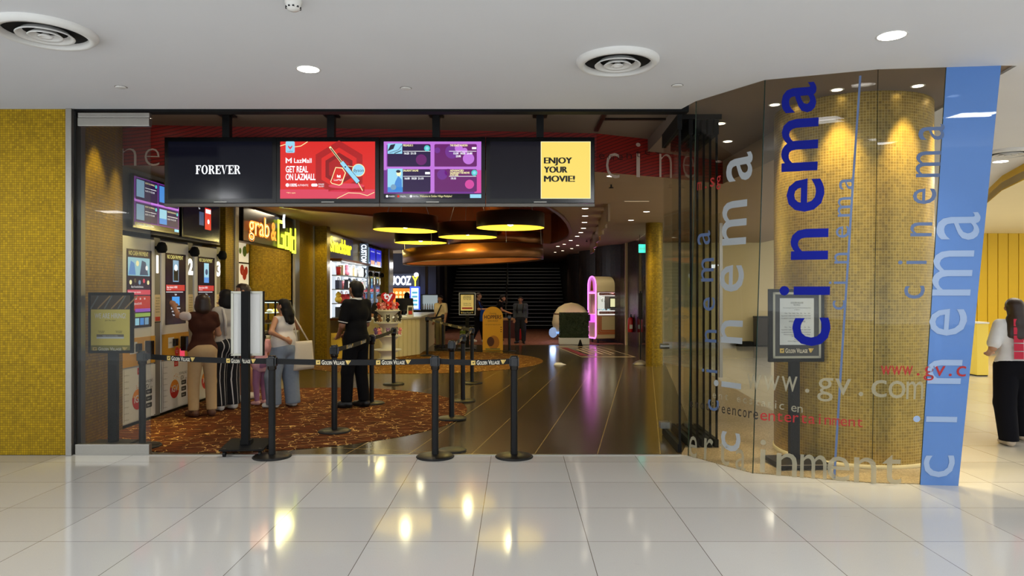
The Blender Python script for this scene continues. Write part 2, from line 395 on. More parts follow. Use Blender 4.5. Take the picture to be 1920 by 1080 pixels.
def thing(name, label, cat, loc=(0, 0, 0), rotz=0, group=None):
    o = bpy.data.objects.new(name, None); COL.objects.link(o); o.location = loc; o.rotation_euler = (0, 0, rotz); o.empty_display_size = .2
    return tag(o, label, cat, group)
def struct(o): o['kind'] = 'structure'; return o
def dup(root, loc, rotz=None, label=None):
    r = root.copy(); COL.objects.link(r); r.location = loc
    if rotz is not None: r.rotation_euler = (0, 0, rotz)
    if label: r['label'] = label
    for ch in list(root.children):
        c = ch.copy(); COL.objects.link(c); c.parent = r
        for g in ch.children:
            d = g.copy(); COL.objects.link(d); d.parent = c
    return r
def wall(name, pts, z0, z1, m, thick=0, closed=False):
    """a vertical wall strip along a ground polyline with uv = (length, height)"""
    pts = [Vector((p[0], p[1])) for p in pts]; vs = []; s = 0; us = []
    for i, p in enumerate(pts):
        if i: s += (p-pts[i-1]).length
        vs += [(p.x, p.y, z0), (p.x, p.y, z1)]; us += [(s, z0), (s, z1)]
    fs = [(2*i, 2*i+2, 2*i+3, 2*i+1) for i in range(len(pts)-1)]
    me = bpy.data.meshes.new(name); me.from_pydata(vs, [], fs); uvl = me.uv_layers.new()
    for lp in me.loops: uvl.data[lp.index].uv = us[lp.vertex_index]
    me.materials.append(m); me.update()
    o = bpy.data.objects.new(name, me); COL.objects.link(o)
    if thick:
        md = o.modifiers.new('thickness', 'SOLIDIFY'); md.thickness = thick; md.offset = -1
    return struct(o)
# ================================================================== the setting
ZC, ZV, ZS = 3.40, 3.58, 3.10            # concourse ceiling, vestibule ceiling, lobby soffit
Y0 = 6.92                                # plane of the shop front
def slab(name, poly, z0, z1, m): return struct(MB(m).prism(poly, z0, z1).build(name))
# glass front: bottom and top of each joint
GB = [fl(1289, 855), fl(1411, 888), fl(1635, 907), fl(1797, 911)]
GT = [cl(1304, 190, ZC), cl(1434, 150, ZC), cl(1646, 130, ZC), cl(1877, 123, ZC)]
def ell(cx, cy, rx, ry, n=72): return [(cx+math.cos(2*PI*i/n)*rx, cy+math.sin(2*PI*i/n)*ry) for i in range(n)]
slab('floor', [(-12, -2.6), (20, -2.6), (20, 23), (-12, 23)], -.12, 0, M_FLOOR)
slab('floor_lobby', [(-5.6, Y0), (1.62, Y0), (2.0, 8), (2.7, 12), (3.2, 15.0), (3.5, 19.6), (3.6, 37), (-5.6, 37)], 0, .004, M_DFLOOR)
slab('floor_glass_bay', [(1.62, Y0)]+[(p.x, p.y+.02) for p in GB]+[(3.75, 6.2), (4.15, 7.2), (3.45, 9.4), (3.8, 14.2), (3.35, 16), (3.2, 15.0), (2.7, 12), (2.0, 8)], 0, .006, M_TERR)
def clip_left(pts, x): return [(max(px, x), py) for px, py in pts]
slab('floor_rust_carpet', clip_left(ell(-3.1, 9.38, 2.44, 2.38), -4.57), .004, .010, M_CARP)
slab('floor_amber_carpet', clip_left(ell(-2.2, 16.4, 2.82, 2.6), -4.57), .004, .010, M_CARP2)
slab('floor_far_carpet', [(-3.0, 21.8)]+[(x, 21.8-.5*math.sin((x+3)/6.4*PI)) for x in (-2, -1, 0, 1, 2)]+[(3.3, 21.6), (2.3, 30.6), (-3, 30.6)], .004, .010, M_CARP3)
struct(MB(M_STEEL).box(-4.35, 1.62, Y0-.012, Y0+.012, 0, .008).build('trim_threshold'))
# ceilings
slab('ceiling', [(-16, -3.5), (20, -3.5), (20, 6.5), (10, 6.9), (7.6, 7.6), (6.9, 8.6), (7.1, 9.86), (7.5, 10.88), (8.6, 13), (10, 16), (11.6, 19), (11.6, 21.4), (3.6, 21.4), (3.4, 16), (4.4, 9), (4.2, 7.2), (3.98, 5.6)]
     + [(p.x, p.y) for p in reversed(GT)]+[(1.62, Y0), (-16, Y0)], ZC, ZC+.15, M_CEIL)
slab('ceiling_vestibule', [(-5.6, Y0+.02), (1.7, Y0+.02), (1.7, 10.6), (-5.6, 10.6)], ZV, ZV+.1, M_VCEIL)
slab('ceiling_glass_bay', [(1.7, 5.5), (4.4, 5.4), (4.5, 10.6), (1.7, 10.6)], ZC+.02, ZV+.1, M_VCEIL)
FAS = [(-5.2, 8.24), (-4.5, 8.33), (-3, 8.45), (-1.5, 8.56), (0, 8.68), (1, 8.78), (1.94, 9.22), (2.86, 9.76)]
wall('wall_fascia', FAS, ZS, ZV+.05, M_RED)
wall('wall_soffit_edge', [(2.86, 9.76), (2.92, 7.83), (3.2, 7.0)], ZS, ZV, M_SOFF)
LEAF = [(-4.07, 12.23), (-2.5, 13.95), (-.92, 15.6), (-.11, 18.3), (.49, 20.4), (.8, 21.2), (1.05, 21.2), (1.22, 20.6), (1.32, 19.5), (1.375, 18.35), (1.345, 17.5), (1.258, 16.5), (1.1, 15.1), (.913, 13.86), (.72, 12.9), (.5, 12.0), (.0, 11.0), (-1.2, 10.3), (-3, 10.6), (-3.9, 11.5)]
def soffit():
    out = FAS+[(2.92, 7.83), (3.3, 7.0), (4.25, 8.6), (5.2, 10.5), (7.4, 20), (7.4, 21.35), (3.7, 21.35), (3.6, 37), (-6, 37), (-6, 8.24)]
    bm = bmesh.new()
    for lp in (out, LEAF):
        vs = [bm.verts.new((x, y, ZS)) for x, y in lp]
        for i in range(len(vs)): bm.edges.new((vs[i], vs[(i+1) % len(vs)]))
    bmesh.ops.triangle_fill(bm, edges=bm.edges[:], use_beauty=True)
    for f in bm.faces:
        if f.normal.z > 0: f.normal_flip()
    me = bpy.data.meshes.new('ceiling_lobby'); bm.to_mesh(me); bm.free(); me.materials.append(M_SOFF)
    struct(COL.objects.link(bpy.data.objects.new('ceiling_lobby', me)) or COL.objects['ceiling_lobby'])
soffit()
area = sum(LEAF[i][0]*LEAF[(i+1) % len(LEAF)][1]-LEAF[(i+1) % len(LEAF)][0]*LEAF[i][1] for i in range(len(LEAF)))
lp = LEAF if area < 0 else LEAF[::-1]
wall('wall_ceiling_recess', lp+[lp[0]], ZS-.02, 3.95, M_ORANGE)
slab('ceiling_recess', [(-4.6, 9.8), (1.9, 9.8), (1.9, 22), (-4.6, 22)], 3.95, 4.05, M_ORANGE)
lip = MB(M_BRONZE); n = len(LEAF)
for i in range(n):
    a, b = Vector((*LEAF[i], 0)), Vector((*LEAF[(i+1) % n], 0)); d = (b-a).normalized(); nn = Vector((d.y, -d.x, 0))*.035
    z = Vector((0, 0, ZS-.035)); h = Vector((0, 0, .04))
    lip.add([a+z-nn, b+z-nn, b+z+nn, a+z+nn, a+z-nn+h, b+z-nn+h, b+z+nn+h, a+z+nn+h], [(0, 1, 2, 3), (7, 6, 5, 4), (0, 4, 5, 1), (2, 6, 7, 3)])
struct(lip.build('trim_recess'))
# shop front walls
wall('wall_front', [(-16, Y0), (-4.41, Y0)], 0, ZC, M_GOLD, .25)
struct(MB(M_STEEL).box(-4.41, -4.353, Y0-.03, Y0+.2, 0, ZC, .004).mat(M_RUBBER).box(-4.353, -4.338, Y0+.02, Y0+.1, 0, ZC-.03).build('trim_jamb'))
struct(MB(M_MATT).box(-4.41, 1.70, Y0+.02, Y0+.14, ZC-.02, ZV+.02).build('trim_head'))
struct(MB(M_DBRONZE).box(.95, 1.0, 7.2, 8.6, ZV-.02, ZV).box(1.0, 1.7, 8.0, 8.04, ZV-.02, ZV).build('trim_door_track'))
# the wall down the kiosk side, one continuous run of mosaic, recesses and pillars
wall('wall_entrance_mosaic', [(-4.42, Y0+.12), (-4.45, 7.5), (-4.5, 7.9), (-4.57, 8.18), (-4.95, 8.18)], 0, ZV, M_GOLDIN)
wall('wall_kiosk_recess', [(-4.95, 8.1), (-4.95, 11.2)], 0, ZS, M_GREYP)
struct(MB(M_GREYP).box(-4.95, -4.665, 8.2, 11.1, 2.34, ZS).build('wall_kiosk_header'))
wall('wall_pillar_mosaic', [(-4.95, 11.1), (-4.58, 11.1), (-4.58, 11.42), (-5.6, 11.42)], 0, ZS, M_GOLDIN)
struct(MB(M_STEEL).box(-4.62, -4.55, 11.42, 11.56, 0, ZS, .006).build('trim_booth_post'))
wall('wall_booth_back', [(-5.5, 11.4), (-5.5, 14.6)], 0, ZS, M_CREAM)
wall('wall_booth_end', [(-5.55, 14.5), (-4.6, 14.5)], 0, ZS, M_GOLDIN)
struct(MB(M_STEEL).box(-4.64, -4.55, 14.5, 14.8, 0, ZS, .006).build('trim_booth_end_post'))
struct(MB(M_DBRONZE).box(-4.78, -4.60, 11.56, 14.5, 2.46, ZS).build('wall_booth_header'))
wall('wall_left', [(-4.58, 14.8), (-4.58, 16.0), (-4.30, 16.0), (-4.30, 16.28), (-4.58, 16.28), (-4.58, 20.8), (-4.95, 20.8), (-4.95, 23.9), (-4.58, 23.9), (-4.58, 24.5), (-4.42, 24.5), (-4.42, 25.3), (-5.6, 25.3)], 0, ZS, M_GOLDIN)
struct(MB(M_STEEL).box(-4.60, -4.56, 15.9, 15.96, 0, ZS).box(-4.44, -4.40, 24.46, 24.5, 0, ZS).build('trim_pillar'))
wall('wall_stall', [(-5.6, 27.2), (-3.1, 27.2), (-3.1, 27.6), (-3.0, 27.6), (-3.0, 37)], 0, ZS, M_NAVY)
wall('wall_back', [(-3.2, 36.5), (3.6, 36.5)], 0, ZS+2, M_DARK)
# dark curved wall on the far side
bul = [(2.22, 36.5), (2.22, 30.8)]
for (ax, ay), (bx, by) in (((2.3, 29.2), (2.55, 27.0)), ((2.55, 27.0), (2.85, 24.6)), ((2.85, 24.6), (3.25, 22.0))):
    for i in range(13):
        t = i/12; s_ = math.sin(PI*t)*.38; bul.append((ax+(bx-ax)*t-s_, ay+(by-ay)*t-s_*.1))
bul += [(3.3, 21.8), (3.5, 20.3), (3.9, 20.2)]
wall('wall_right', bul, 0, ZS, M_DARKMOS)
# corridor outside the cinema
wall('wall_corridor', [(3.3, 21.3), (11.8, 21.3)], 0, 3.6, M_CWALL, .1)
struct(MB(M_STEEL).box(3.9, 11.6, 21.27, 21.3, 0, .1).build('baseboard_corridor'))
def ribs():
    b = MB(M_YEL); x = 11.6
    b.box(11.6, 20, 19.06, 19.2, 0, 3.4)
    while x < 15.5:
        b.box(x, x+.262, 19.0, 19.06, .12, 3.2, .008); x += .28
    b.mat(M_GREYP).box(11.6, 20, 18.98, 19.06, 0, .11)
    return struct(b.build('wall_yellow'))
ribs()
BK = [(20, 6.5), (10, 6.9), (7.6, 7.6), (6.9, 8.6), (7.1, 9.86), (7.5, 10.88), (8.6, 13), (10, 16), (11.6, 19)]
wall('wall_yellow_bulkhead', BK[::-1], 3.17, 3.5, M_YEL)
slab('ceiling_corridor', BK+[(20, 19.2)], 3.19, 3.3, M_CWALL)
# gold mosaic columns
def column(name, cx, cy, r, z1, m, n=48):
    pts = [(cx+math.cos(-2*PI*i/n)*r, cy+math.sin(-2*PI*i/n)*r) for i in range(n+1)]
    o = wall(name, pts[::-1], 0, z1, m)
    for p in o.data.polygons: p.use_smooth = True
    return o
def colpts(name, cx, cy, r, z0, z1, m, n=48):
    pts = [(cx+math.cos(2*PI*i/n)*r, cy+math.sin(2*PI*i/n)*r) for i in range(n+1)]
    o = wall(name, pts, z0, z1, m)
    for p in o.data.polygons: p.use_smooth = True
    return o
COLX, COLY, COLR = 3.36, 7.08, .725
colpts('wall_column', COLX, COLY, COLR, 0, ZC+.05, M_GOLDCOL, 96)
struct(MB(M_CREAM).lathe([(COLR+.012, 0), (COLR+.012, .03), (COLR, .034)], 64, (COLX, COLY, .006)).build('trim_column_base'))
colpts('wall_slim_column', 2.995, 15.3, .185, 0, ZS, M_GOLDIN, 40)
# stairs at the very back
st = MB(M_MATT); nos = MB(M_STEEL)
for i in range(17):
    y = 30.6+i*.3; z = (i+1)*.165
    st.box(-3.0, 2.2, y, y+.31+(2 if i == 16 else 0), 0, z)
    nos.box(-2.98, 2.18, y-.006, y+.014, z-.012, z+.004)
so = struct(st.build('stairs')); nos.build('nosing', so)
hr = MB(M_STEEL)
hr.tube([(-.45, 30.5, 1.02), (-.42, 33, 2.4), (-.40, 35.4, 3.7)], .022)
for k in range(3): hr.cyl((-.45+k*.02, 30.6+k*1.8, .1+k*.95), (-.45+k*.02, 30.6+k*1.8, 1.07+k*.99), .018, n=10)
struct(hr.build('trim_handrail'))
# stall partition posts left of the stairs
for x, y in ((xw(800, 26.5), 26.5), (xw(836, 29), 29.0)):
    struct(MB(M_DBRONZE).box(x-.05, x+.05, y-.05, y+.05, 0, ZS).build('trim_post'))
# ---------------------------------------------------------------- glass front with its lettering
win = struct(bpy.data.objects.new('window_1', None)); COL.objects.link(win)
SL = [0.0]
for a, b in zip(GB[:-1], GB[1:]): SL.append(SL[-1]+(b-a).length)
def gm(s, t, off=0.0):
    i = 0
    while i < 2 and s > SL[i+1]: i += 1
    a = (s-SL[i])/(SL[i+1]-SL[i]); p = GB[i].lerp(GB[i+1], a).lerp(GT[i].lerp(GT[i+1], a), t/ZC)
    nrm = (GB[i+1]-GB[i]).cross(GT[i]-GB[i]).normalized()
    return p+nrm*off
def proj(p): return (CX+F*p.x/p.y, CY-F*(p.z-CH)/p.y)
def ginv(px, py):
    s, t = (px-1290)/500*SL[-1], (880-py)/750*ZC
    for _ in range(25):
        x, y = proj(gm(s, t)); e = 1e-3
        xs, ys = proj(gm(s+e, t)); xt, yt = proj(gm(s, t+e))
        a, b, c, d = (xs-x)/e, (xt-x)/e, (ys-y)/e, (yt-y)/e; det = a*d-b*c
        dx, dy = px-x, py-y
        s += max(-.3, min(.3, (d*dx-b*dy)/det)); t += max(-.3, min(.3, (a*dy-c*dx)/det))
    return s, t
def gpane(i, m, name, s0=None, s1=None):
    b = MB(m); s0 = SL[i] if s0 is None else s0; s1 = SL[i+1] if s1 is None else s1
    q = [gm(s0+1e-5, 0), gm(s1-1e-5, 0), gm(s1-1e-5, ZC), gm(s0+1e-5, ZC)]
    b.add(q, [(0, 1, 2, 3)])
    return b
def thick(b, i, d):            # give a flat pane its thickness
    nrm = (GB[i+1]-GB[i]).cross(GT[i]-GB[i]).normalized()
    k = len(b.v); back = [tuple(Vector(v)-nrm*d) for v in b.v]; b.add(back, [(3, 2, 1, 0)])
    b.mat(M_EDGE); b.add(b.v[:k]+back, [(0, 3, 7, 4), (1, 5, 6, 2)]); return b
BLUE_S = ginv(1750, 520)[0]
M_BLUEF = glassm('blue_film_glass', (.5, .62, .82), 1.0, (96, 140, 208), .80)
for i in range(3):
    s1 = SL[i+1]-.003 if i < 2 else BLUE_S
    thick(gpane(i, M_TINT, '', SL[i]+.003, s1), i, .014).build('glass_pane', win)
bf = thick(gpane(2, M_BLUEF, '', BLUE_S, SL[3]), 2, .016).build('blue_film_pane', win); bf['label'] = 'pane strip covered with blue film'
XH = None
def gletters(items, m, name, up=True, bold=0.0, lab=None):
    """items: (char, px, py of the middle of the letter, x-height in pixels)"""
    vx, _, _ = text_geo('x', bold); xh = max(v[1] for v in vx)
    b = MB(m)
    for ch, px, py, h, *mw in items:
        vs, fs, wd = text_geo(ch, bold)
        s, t = ginv(px, py); Y = gm(s, t).y; k = h/xh*Y/F; kx = min(k, mw[0]*Y/F/wd) if mw else k
        out = []
        for x, y, z in vs:
            lx, ly = (x-wd/2)*kx, (y-xh/2)*k
            out.append(gm(s-ly, t+lx, .004) if up else gm(s+lx, t+ly, .004))
        b.add(out, fs)
    o = b.build(name, win)
    if lab: o['label'] = lab
    return o
M_BLUELET = pm('royal_blue_vinyl', (4, 20, 128), .6, spec=.15); M_SILV = pm('frosted_grey_vinyl', (166, 172, 176), .6)
M_SLATE = pm('slate_blue_vinyl', (84, 104, 142), .6); M_PALEB = pm('pale_blue_vinyl', (150, 172, 206), .6)
M_FROST = glassm('frosted_vinyl', (.7, .7, .66), .3, (176, 170, 146), .62); M_REDV = pm('red_vinyl', (168, 30, 30), .6); M_BLKV = pm('black_vinyl', (30, 26, 24), .6)
def W_(w, pts): return [(c, *p) for c, p in zip(w, pts)]
gletters(W_('cinema', [(1520, 622, 64), (1521, 545, 64), (1517, 458, 66), (1509, 366, 66), (1499, 272, 66), (1497, 184, 62)]), M_BLUELET, 'lettering', True, .012, lab='large royal blue letters reading cinema upwards')
gletters(W_('cinema', [(1370, 828, 44), (1371, 722, 46), (1372, 622, 50), (1372, 522, 54), (1377, 418, 56), (1386, 314, 58)]), M_SILV, 'lettering', True, .008, lab='large grey letters reading cinema upwards')
gletters(W_('cinema', [(1338, 760, 26), (1335, 696, 27), (1333, 630, 28), (1330, 570, 28), (1327, 506, 30), (1320, 446, 30)]), M_SLATE, 'lettering', lab='slate blue letters reading cinema upwards by the folded panels')
gletters(W_('cinema', [(1573, 572, 22), (1575, 530, 22), (1577, 484, 24), (1580, 435, 24), (1584, 388, 25), (1587, 344, 26)]), M_SLATE, 'lettering', lab='small slate blue letters reading cinema upwards along a thin line')
gletters(W_('cinema', [(1714, 548, 30), (1718, 492, 30), (1727, 430, 31), (1733, 368, 32), (1740, 308, 33), (1746, 248, 34)]), M_SLATE, 'lettering', lab='slate blue letters reading cinema upwards beside the blue film')
gletters(W_('cinema', [(1760, 874, 52), (1765, 786, 52), (1771, 697, 54), (1777, 604, 56), (1786, 512, 58), (1796, 424, 60)]), M_PALEB, 'lettering', lab='pale letters reading cinema upwards on the blue film')
def row(w, x0, y0, x1, y1, h0, h1, curve=0):
    n = len(w); return [(c, x0+(x1-x0)*i/(n-1), y0+(y1-y0)*i/(n-1)+curve*math.sin(PI*i/(n-1)), h0+(h1-h0)*i/(n-1), .84*(x1-x0)/(n-1)) for i, c in enumerate(w) if c != ' ']
gletters(row('www.gv.com', 1413, 716, 1715, 732, 27, 33), M_FROST, 'lettering', False, lab='frosted web address letters')
gletters(row('www.gv.c', 1661, 694, 1802, 696, 17, 19), M_REDV, 'lettering', False, lab='red web address letters')
gletters(row('m.sg', 1312, 349, 1348, 338, 15, 17), M_REDV, 'lettering', False, lab='red letters of the end of the web address')
gletters(row('emotiveencore', 1297, 758, 1417, 779, 11, 14), M_BLKV, 'lettering', False, lab='black letters reading emotiveencore')
gletters(row('entertainment', 1432, 781, 1612, 794, 14, 13), M_REDV, 'lettering', False, lab='red letters reading entertainment')
gletters(row('ent ecstatic en', 1340, 742, 1500, 768, 9, 11), M_FROST, 'lettering', False, lab='small frosted letters')
gletters(W_('entertainment'[2:], [(1362, 861, 34), (1300, 838, 40, 20), (1329, 843, 41, 22), (1358, 851, 40, 26), (1389, 862, 38, 24), (1430, 864, 44, 12), (1475, 873, 46, 36), (1525, 876, 46, 46), (1572, 879, 46, 39), (1622, 882, 48, 38), (1672, 884, 46, 38)])[1:], M_FROST, 'lettering', False, lab='large frosted letters along the foot of the glass')
ln = MB(M_SLATE)
pts = [ginv(1613, 142), ginv(1600, 330), ginv(1588, 520), ginv(1575, 720), ginv(1564, 896)]
for (s0, t0), (s1, t1) in zip(pts[:-1], pts[1:]):
    ln.add([gm(s0-.009, t0, .004), gm(s0+.009, t0, .004), gm(s1+.009, t1, .004), gm(s1-.009, t1, .004)], [(0, 1, 2, 3)])
ln.build('stripe', win)
# folded glass door leaves stacked at the end of the opening
def leaf(name, x0, y0, x1, y1):
    o = struct(bpy.data.objects.new(name, None)); COL.objects.link(o)
    a, b = Vector((x0, y0, 0)), Vector((x1, y1, 0)); d = (b-a).normalized(); nn = Vector((d.y, -d.x, 0))*.007
    def bar(z0, z1, m, w, s0=0, s1=1):
        p, q = a.lerp(b, s0), a.lerp(b, s1); k = nn*(w/.007)
        vs = [p-k, q-k, q+k, p+k]; return MB(m).add([v+Vector((0, 0, z0)) for v in vs]+[v+Vector((0, 0, z1)) for v in vs], [(3, 2, 1, 0), (4, 5, 6, 7), (0, 1, 5, 4), (1, 2, 6, 5), (2, 3, 7, 6), (3, 0, 4, 7)])
    bar(.09, 3.22, M_STACK, .006).build('glass_pane', o)
    bar(.01, .09, M_MATT, .02).build('bottom_rail', o); bar(3.22, 3.37, M_MATT, .022).build('top_rail', o)
    bar(.09, 3.22, M_MATT, .011, 0, .012).build('edge_seal', o)
    return o
leaf('door_2', 1.625, 7.0, 1.66, 7.92)
for i in range(5): leaf('door_%d' % (3+i), 1.79+i*.066, 7.22, 1.80+i*.066, 8.12)
struct(MB(M_BLACK).box(1.70, 2.1, 7.2, 8.2, ZC-.03, ZC+.02).build('trim_stack_track'))
# patch lock at the foot of the first leaf
MB(M_STEEL).cyl((1.60, 7.85, 1.0), (1.70, 7.85, 1.0), .03).box(1.60, 1.70, 7.8, 7.9, .09, .16).build('lock', bpy.data.objects['door_2'])
# fixed glass leaf beside the gold wall
d1 = struct(bpy.data.objects.new('door_1', None)); COL.objects.link(d1)
MB(M_TINT).box(-4.335, -3.605, Y0+.02, Y0+.034, .10, 3.235).build('glass_pane', d1)
MB(M_STEEL).box(-4.335, -3.607, Y0, Y0+.055, .0, .105, .004).build('bottom_rail', d1)
MB(M_STEEL).box(-4.31, -3.607, Y0, Y0+.055, 3.235, 3.315, .004).box(-4.31, -3.607, Y0+.005, Y0+.05, 3.32, 3.365, .003).build('top_rail', d1)
# tall glass between the slim column and the dark wall, lettered cinema, and the slanted leaf out to the corridor
w2 = struct(bpy.data.objects.new('window_2', None)); COL.objects.link(w2)
def pane2(a, b, parent, m=M_GLASS, z1=ZS):
    a, b = Vector((*a, 0)), Vector((*b, 0)); d = (b-a).normalized(); k = Vector((d.y, -d.x, 0))*.007
    vs = [a-k, b-k, b+k, a+k]
    return MB(m).add([v for v in vs]+[v+Vector((0, 0, z1)) for v in vs], [(3, 2, 1, 0), (4, 5, 6, 7), (0, 1, 5, 4), (1, 2, 6, 5), (2, 3, 7, 6), (3, 0, 4, 7)]).build('glass_pane', parent)
pane2((3.47, 20.3), (3.12, 15.6), w2)
b = MB(); d2 = Vector((3.12-3.47, 15.6-20.3, 0)).normalized()
for i, ch in enumerate('Cinema'):
    b.frame(Vector((3.3, 18.0, .35+i*.36))+Vector((-.012, 0, 0)), (0, 0, 1), -d2)
    b.text(ch, 0, 0, .3, M_BLKV, 1, w=.24 if ch != 'i' else .05)
b.build('lettering', w2)
w3 = struct(bpy.data.objects.new('window_3', None)); COL.objects.link(w3)
pane2((3.36, 16.5), (3.85, 13.3), w3)
struct(MB(M_STEEL).box(3.82, 3.88, 13.24, 13.30, 0, 2.9).build('trim_partition_edge'))
# ================================================================== ceiling fixtures of the concourse
def vent(px, py, label, r=.32):
    p = cl(px, py, ZC); t = thing('ceiling_vent', label, 'vent', p)
    MB(M_WHITE).lathe([(r, 0), (r, -.018), (r-.028, -.044), (r-.058, -.040), (r-.062, -.003)], 56).build('rim', t)
    MB(M_MATT).lathe([(r-.06, -.002), (0.0, -.003)], 40).build('throat', t)
    for k, (a, dz) in enumerate(((.178, -.036), (.108, -.038), (.045, -.040))):
        MB(M_WHITE).lathe([(max(a-.04, 0), dz+.03), (a-.014, dz+.008), (a, dz-.004), (a-.003, dz-.010), (a-.018, dz-.002), (max(a-.045, 0), dz+.026)], 48).build('cone_ring', t)
    return t
vent(85, 57, 'large round white ceiling vent with rings above the gold mosaic wall')
vent(1158, 113, 'round white ceiling vent with rings above the cinema opening')
vent(1890, 285, 'round white ceiling vent partly hidden behind the blue glass edge')
def downlight(px, py, Z, label, r=.085, power=0, m=None, group=None, color=WHITE, cone=1.9):
    p = cl(px, py, Z) if py is not None else Vector((*px, Z))
    t = thing('downlight', label, 'ceiling light', p, 0, group)
    MB(M_WHITE).lathe([(r, 0), (r+.012, -.004), (r+.016, 0)], 28).build('rim', t)
    MB(m or M_LAMPW).lathe([(r, -.002), (0, -.003)], 24).build('lens', t)
    if power: lamp('SPOT', p-Vector((0, 0, .02)), power, color, .05, p-Vector((0, 0, 3)), cone, .8)
    return t
downlight(578, 130, ZC, 'bright round recessed ceiling light in front of the four screens', .085, 120)
downlight(1672, 67, ZC, 'bright round recessed ceiling light in front of the curved lettered glass', .09, 120)
downlight(1876, 303, ZC, 'bright round recessed ceiling light beyond the blue glass edge', .09, 60)
t = thing('smoke_detector', 'small white smoke detector with dark slots on the white ceiling', 'smoke detector', cl(550, 1, ZC))
MB(M_WGLOSS).lathe([(.052, 0), (.052, -.02), (.045, -.024), (.045, -.045), (.03, -.062), (0, -.066)], 28).build('housing', t)
b = MB(M_DARK)
for k in range(10):
    a = 2*PI*k/10; b.box(math.cos(a)*.042-.006, math.cos(a)*.042+.006, math.sin(a)*.042-.006, math.sin(a)*.042+.006, -.05, -.042)
b.build('slot_ring', t)
for px, py, lab in ((227, 163, 'small flush disc in the white ceiling above the fixed glass leaf'), (761, 165, 'small flush disc in the white ceiling above the purple timetable screen'), (1270, 160, 'small flush disc in the white ceiling beside the curved glass')):
    t = thing('ceiling_disc', lab, 'sprinkler cover', cl(px, py, ZC))
    MB(M_WHITE).lathe([(.045, 0), (.045, -.006), (.038, -.009), (0, -.01)], 28).build('cover', t)
    MB(M_GREYP).lathe([(.052, -.001), (.044, -.003)], 28).build('gap_ring', t)
# spots over the glass bay washing the mosaic column, and over the entrance mosaic
for px, py, lab in ((1483, 199, 'second of the small spots over the mosaic column, from the folded leaves'), (1578, 182, 'third of the small spots over the mosaic column, from the folded leaves'), (1684, 175, 'spot over the mosaic column beside the glass joint'), (1759, 184, 'spot over the mosaic column next to the blue film')):
    p = cl(px, py, ZC+.02)
    d = Vector((COLX-p.x, COLY-p.y, 0)); dist = d.length; d.normalize()
    if dist < COLR+.12: p = Vector((COLX-d.x*(COLR+.16), COLY-d.y*(COLR+.16), ZC+.02))
    downlight((p.x, p.y), None, ZC+.02, lab, .045, 0, M_LAMPS)
    lamp('SPOT', p-Vector((0, 0, .03)), 260, (1, .80, .42), .03, p+Vector((d.x*.30, d.y*.30, -2.6)), 1.0, .8)
downlight((2.2, 7.6), None, ZC+.02, 'spot in the dim ceiling between the folded leaves and the column', .05, 14, M_LAMPS, None, WARM)
downlight((2.55, 8.5), None, ZC+.02, 'small spot in the dim ceiling deep behind the curved glass', .05, 30, M_LAMPS, None, WARM)
for y, lab in ((7.45, 'small spot close to the entrance mosaic, nearer the steel jamb'), (8.0, 'small spot close to the entrance mosaic, nearer the ticket machines')):
    downlight((-4.2, y), None, ZV, lab, .045, 0, M_LAMPS)
    lamp('SPOT', (-4.2, y, ZV-.03), 220, GOLDL, .03, (-4.48, y, 1.6), .8, .7)
# ================================================================== the row of four screens
TY = 7.75
def tvframe(o, px0, px1, label, art, group=None, pole=None):
    x0, x1, z0, z1 = xw(px0, TY), xw(px1, TY), zw(381, TY), zw(257, TY)
    t = thing('television', label, 'screen', ((x0+x1)/2, TY, z0)); w = (x1-x0)/2; h = z1-z0
    MB(M_BPLAS).box(-w, w, 0, .055, 0, h, .006).box(-w+.06, w-.06, .055, .10, .1, h-.1, .01).build('casing', t)
    s = MB(); s.frame((0, -.002, 0), (1, 0, 0), (0, 0, 1)); art(s, -w+.045, .05, w-.045, h-.05); s.build('display', t)
    MB(M_STEEL).box(-.07, .07, -.004, 0, .008, .018).build('maker_plate', t)
    MB(M_GREYP).box(-w, w, .0, .06, -.035, -.004).build('lower_rail', t)
    if pole:
        xp = xw(pole, TY)-(x0+x1)/2
        MB(M_BLACK).box(xp-.04, xp+.04, .06, .14, h-.12, ZV-z0).box(xp-.08, xp+.08, .02, .18, ZV-z0-.02, ZV-z0).build('mount_pole', t)
    return t
S_BLACK = pm('screen_black', (7, 7, 11), .12, spec=.35, emit=(10, 11, 22), es=1)
S_DGREY = pm('screen_dark_grey', (14, 13, 17), .12, spec=.35, emit=(20, 19, 26), es=1)
S_WHITE = em('screen_white', (245, 248, 252), 1.15); S_RED = em('screen_red', (222, 36, 30), 1.0); S_DRED = em('screen_deep_red', (176, 22, 24), 1.0)
S_DRED2 = em('screen_maroon', (140, 14, 20), 1.0); S_PINK = em('screen_rose', (224, 66, 92), 1.0); S_CYAN = em('screen_sky', (150, 214, 240), 1.05); S_INK = em('screen_ink', (36, 30, 52), 1.0)
S_YEL = em('screen_yellow', (247, 218, 104), 1.05); S_YELE = em('screen_pale_yellow', (255, 244, 190), 1.1); S_TEXTK = em('screen_text_black', (16, 14, 10), 1.0)
S_PUR = em('screen_purple', (112, 44, 142), 1.0); S_LIL = em('screen_lilac', (196, 118, 222), 1.0); S_DPUR = em('screen_night_purple', (40, 14, 66), 1.0); S_MAG = em('screen_plum', (104, 22, 104), 1.0); S_MAG2 = em('screen_magenta', (214, 70, 160), 1.0)
S_TEAL = em('screen_teal', (84, 206, 204), 1.0); S_CREAM = em('screen_cream', (250, 240, 176), 1.1); S_BLUE = em('screen_blue', (70, 140, 216), 1.0); S_STEELB = em('screen_steel_blue', (120, 160, 190), 1.0)
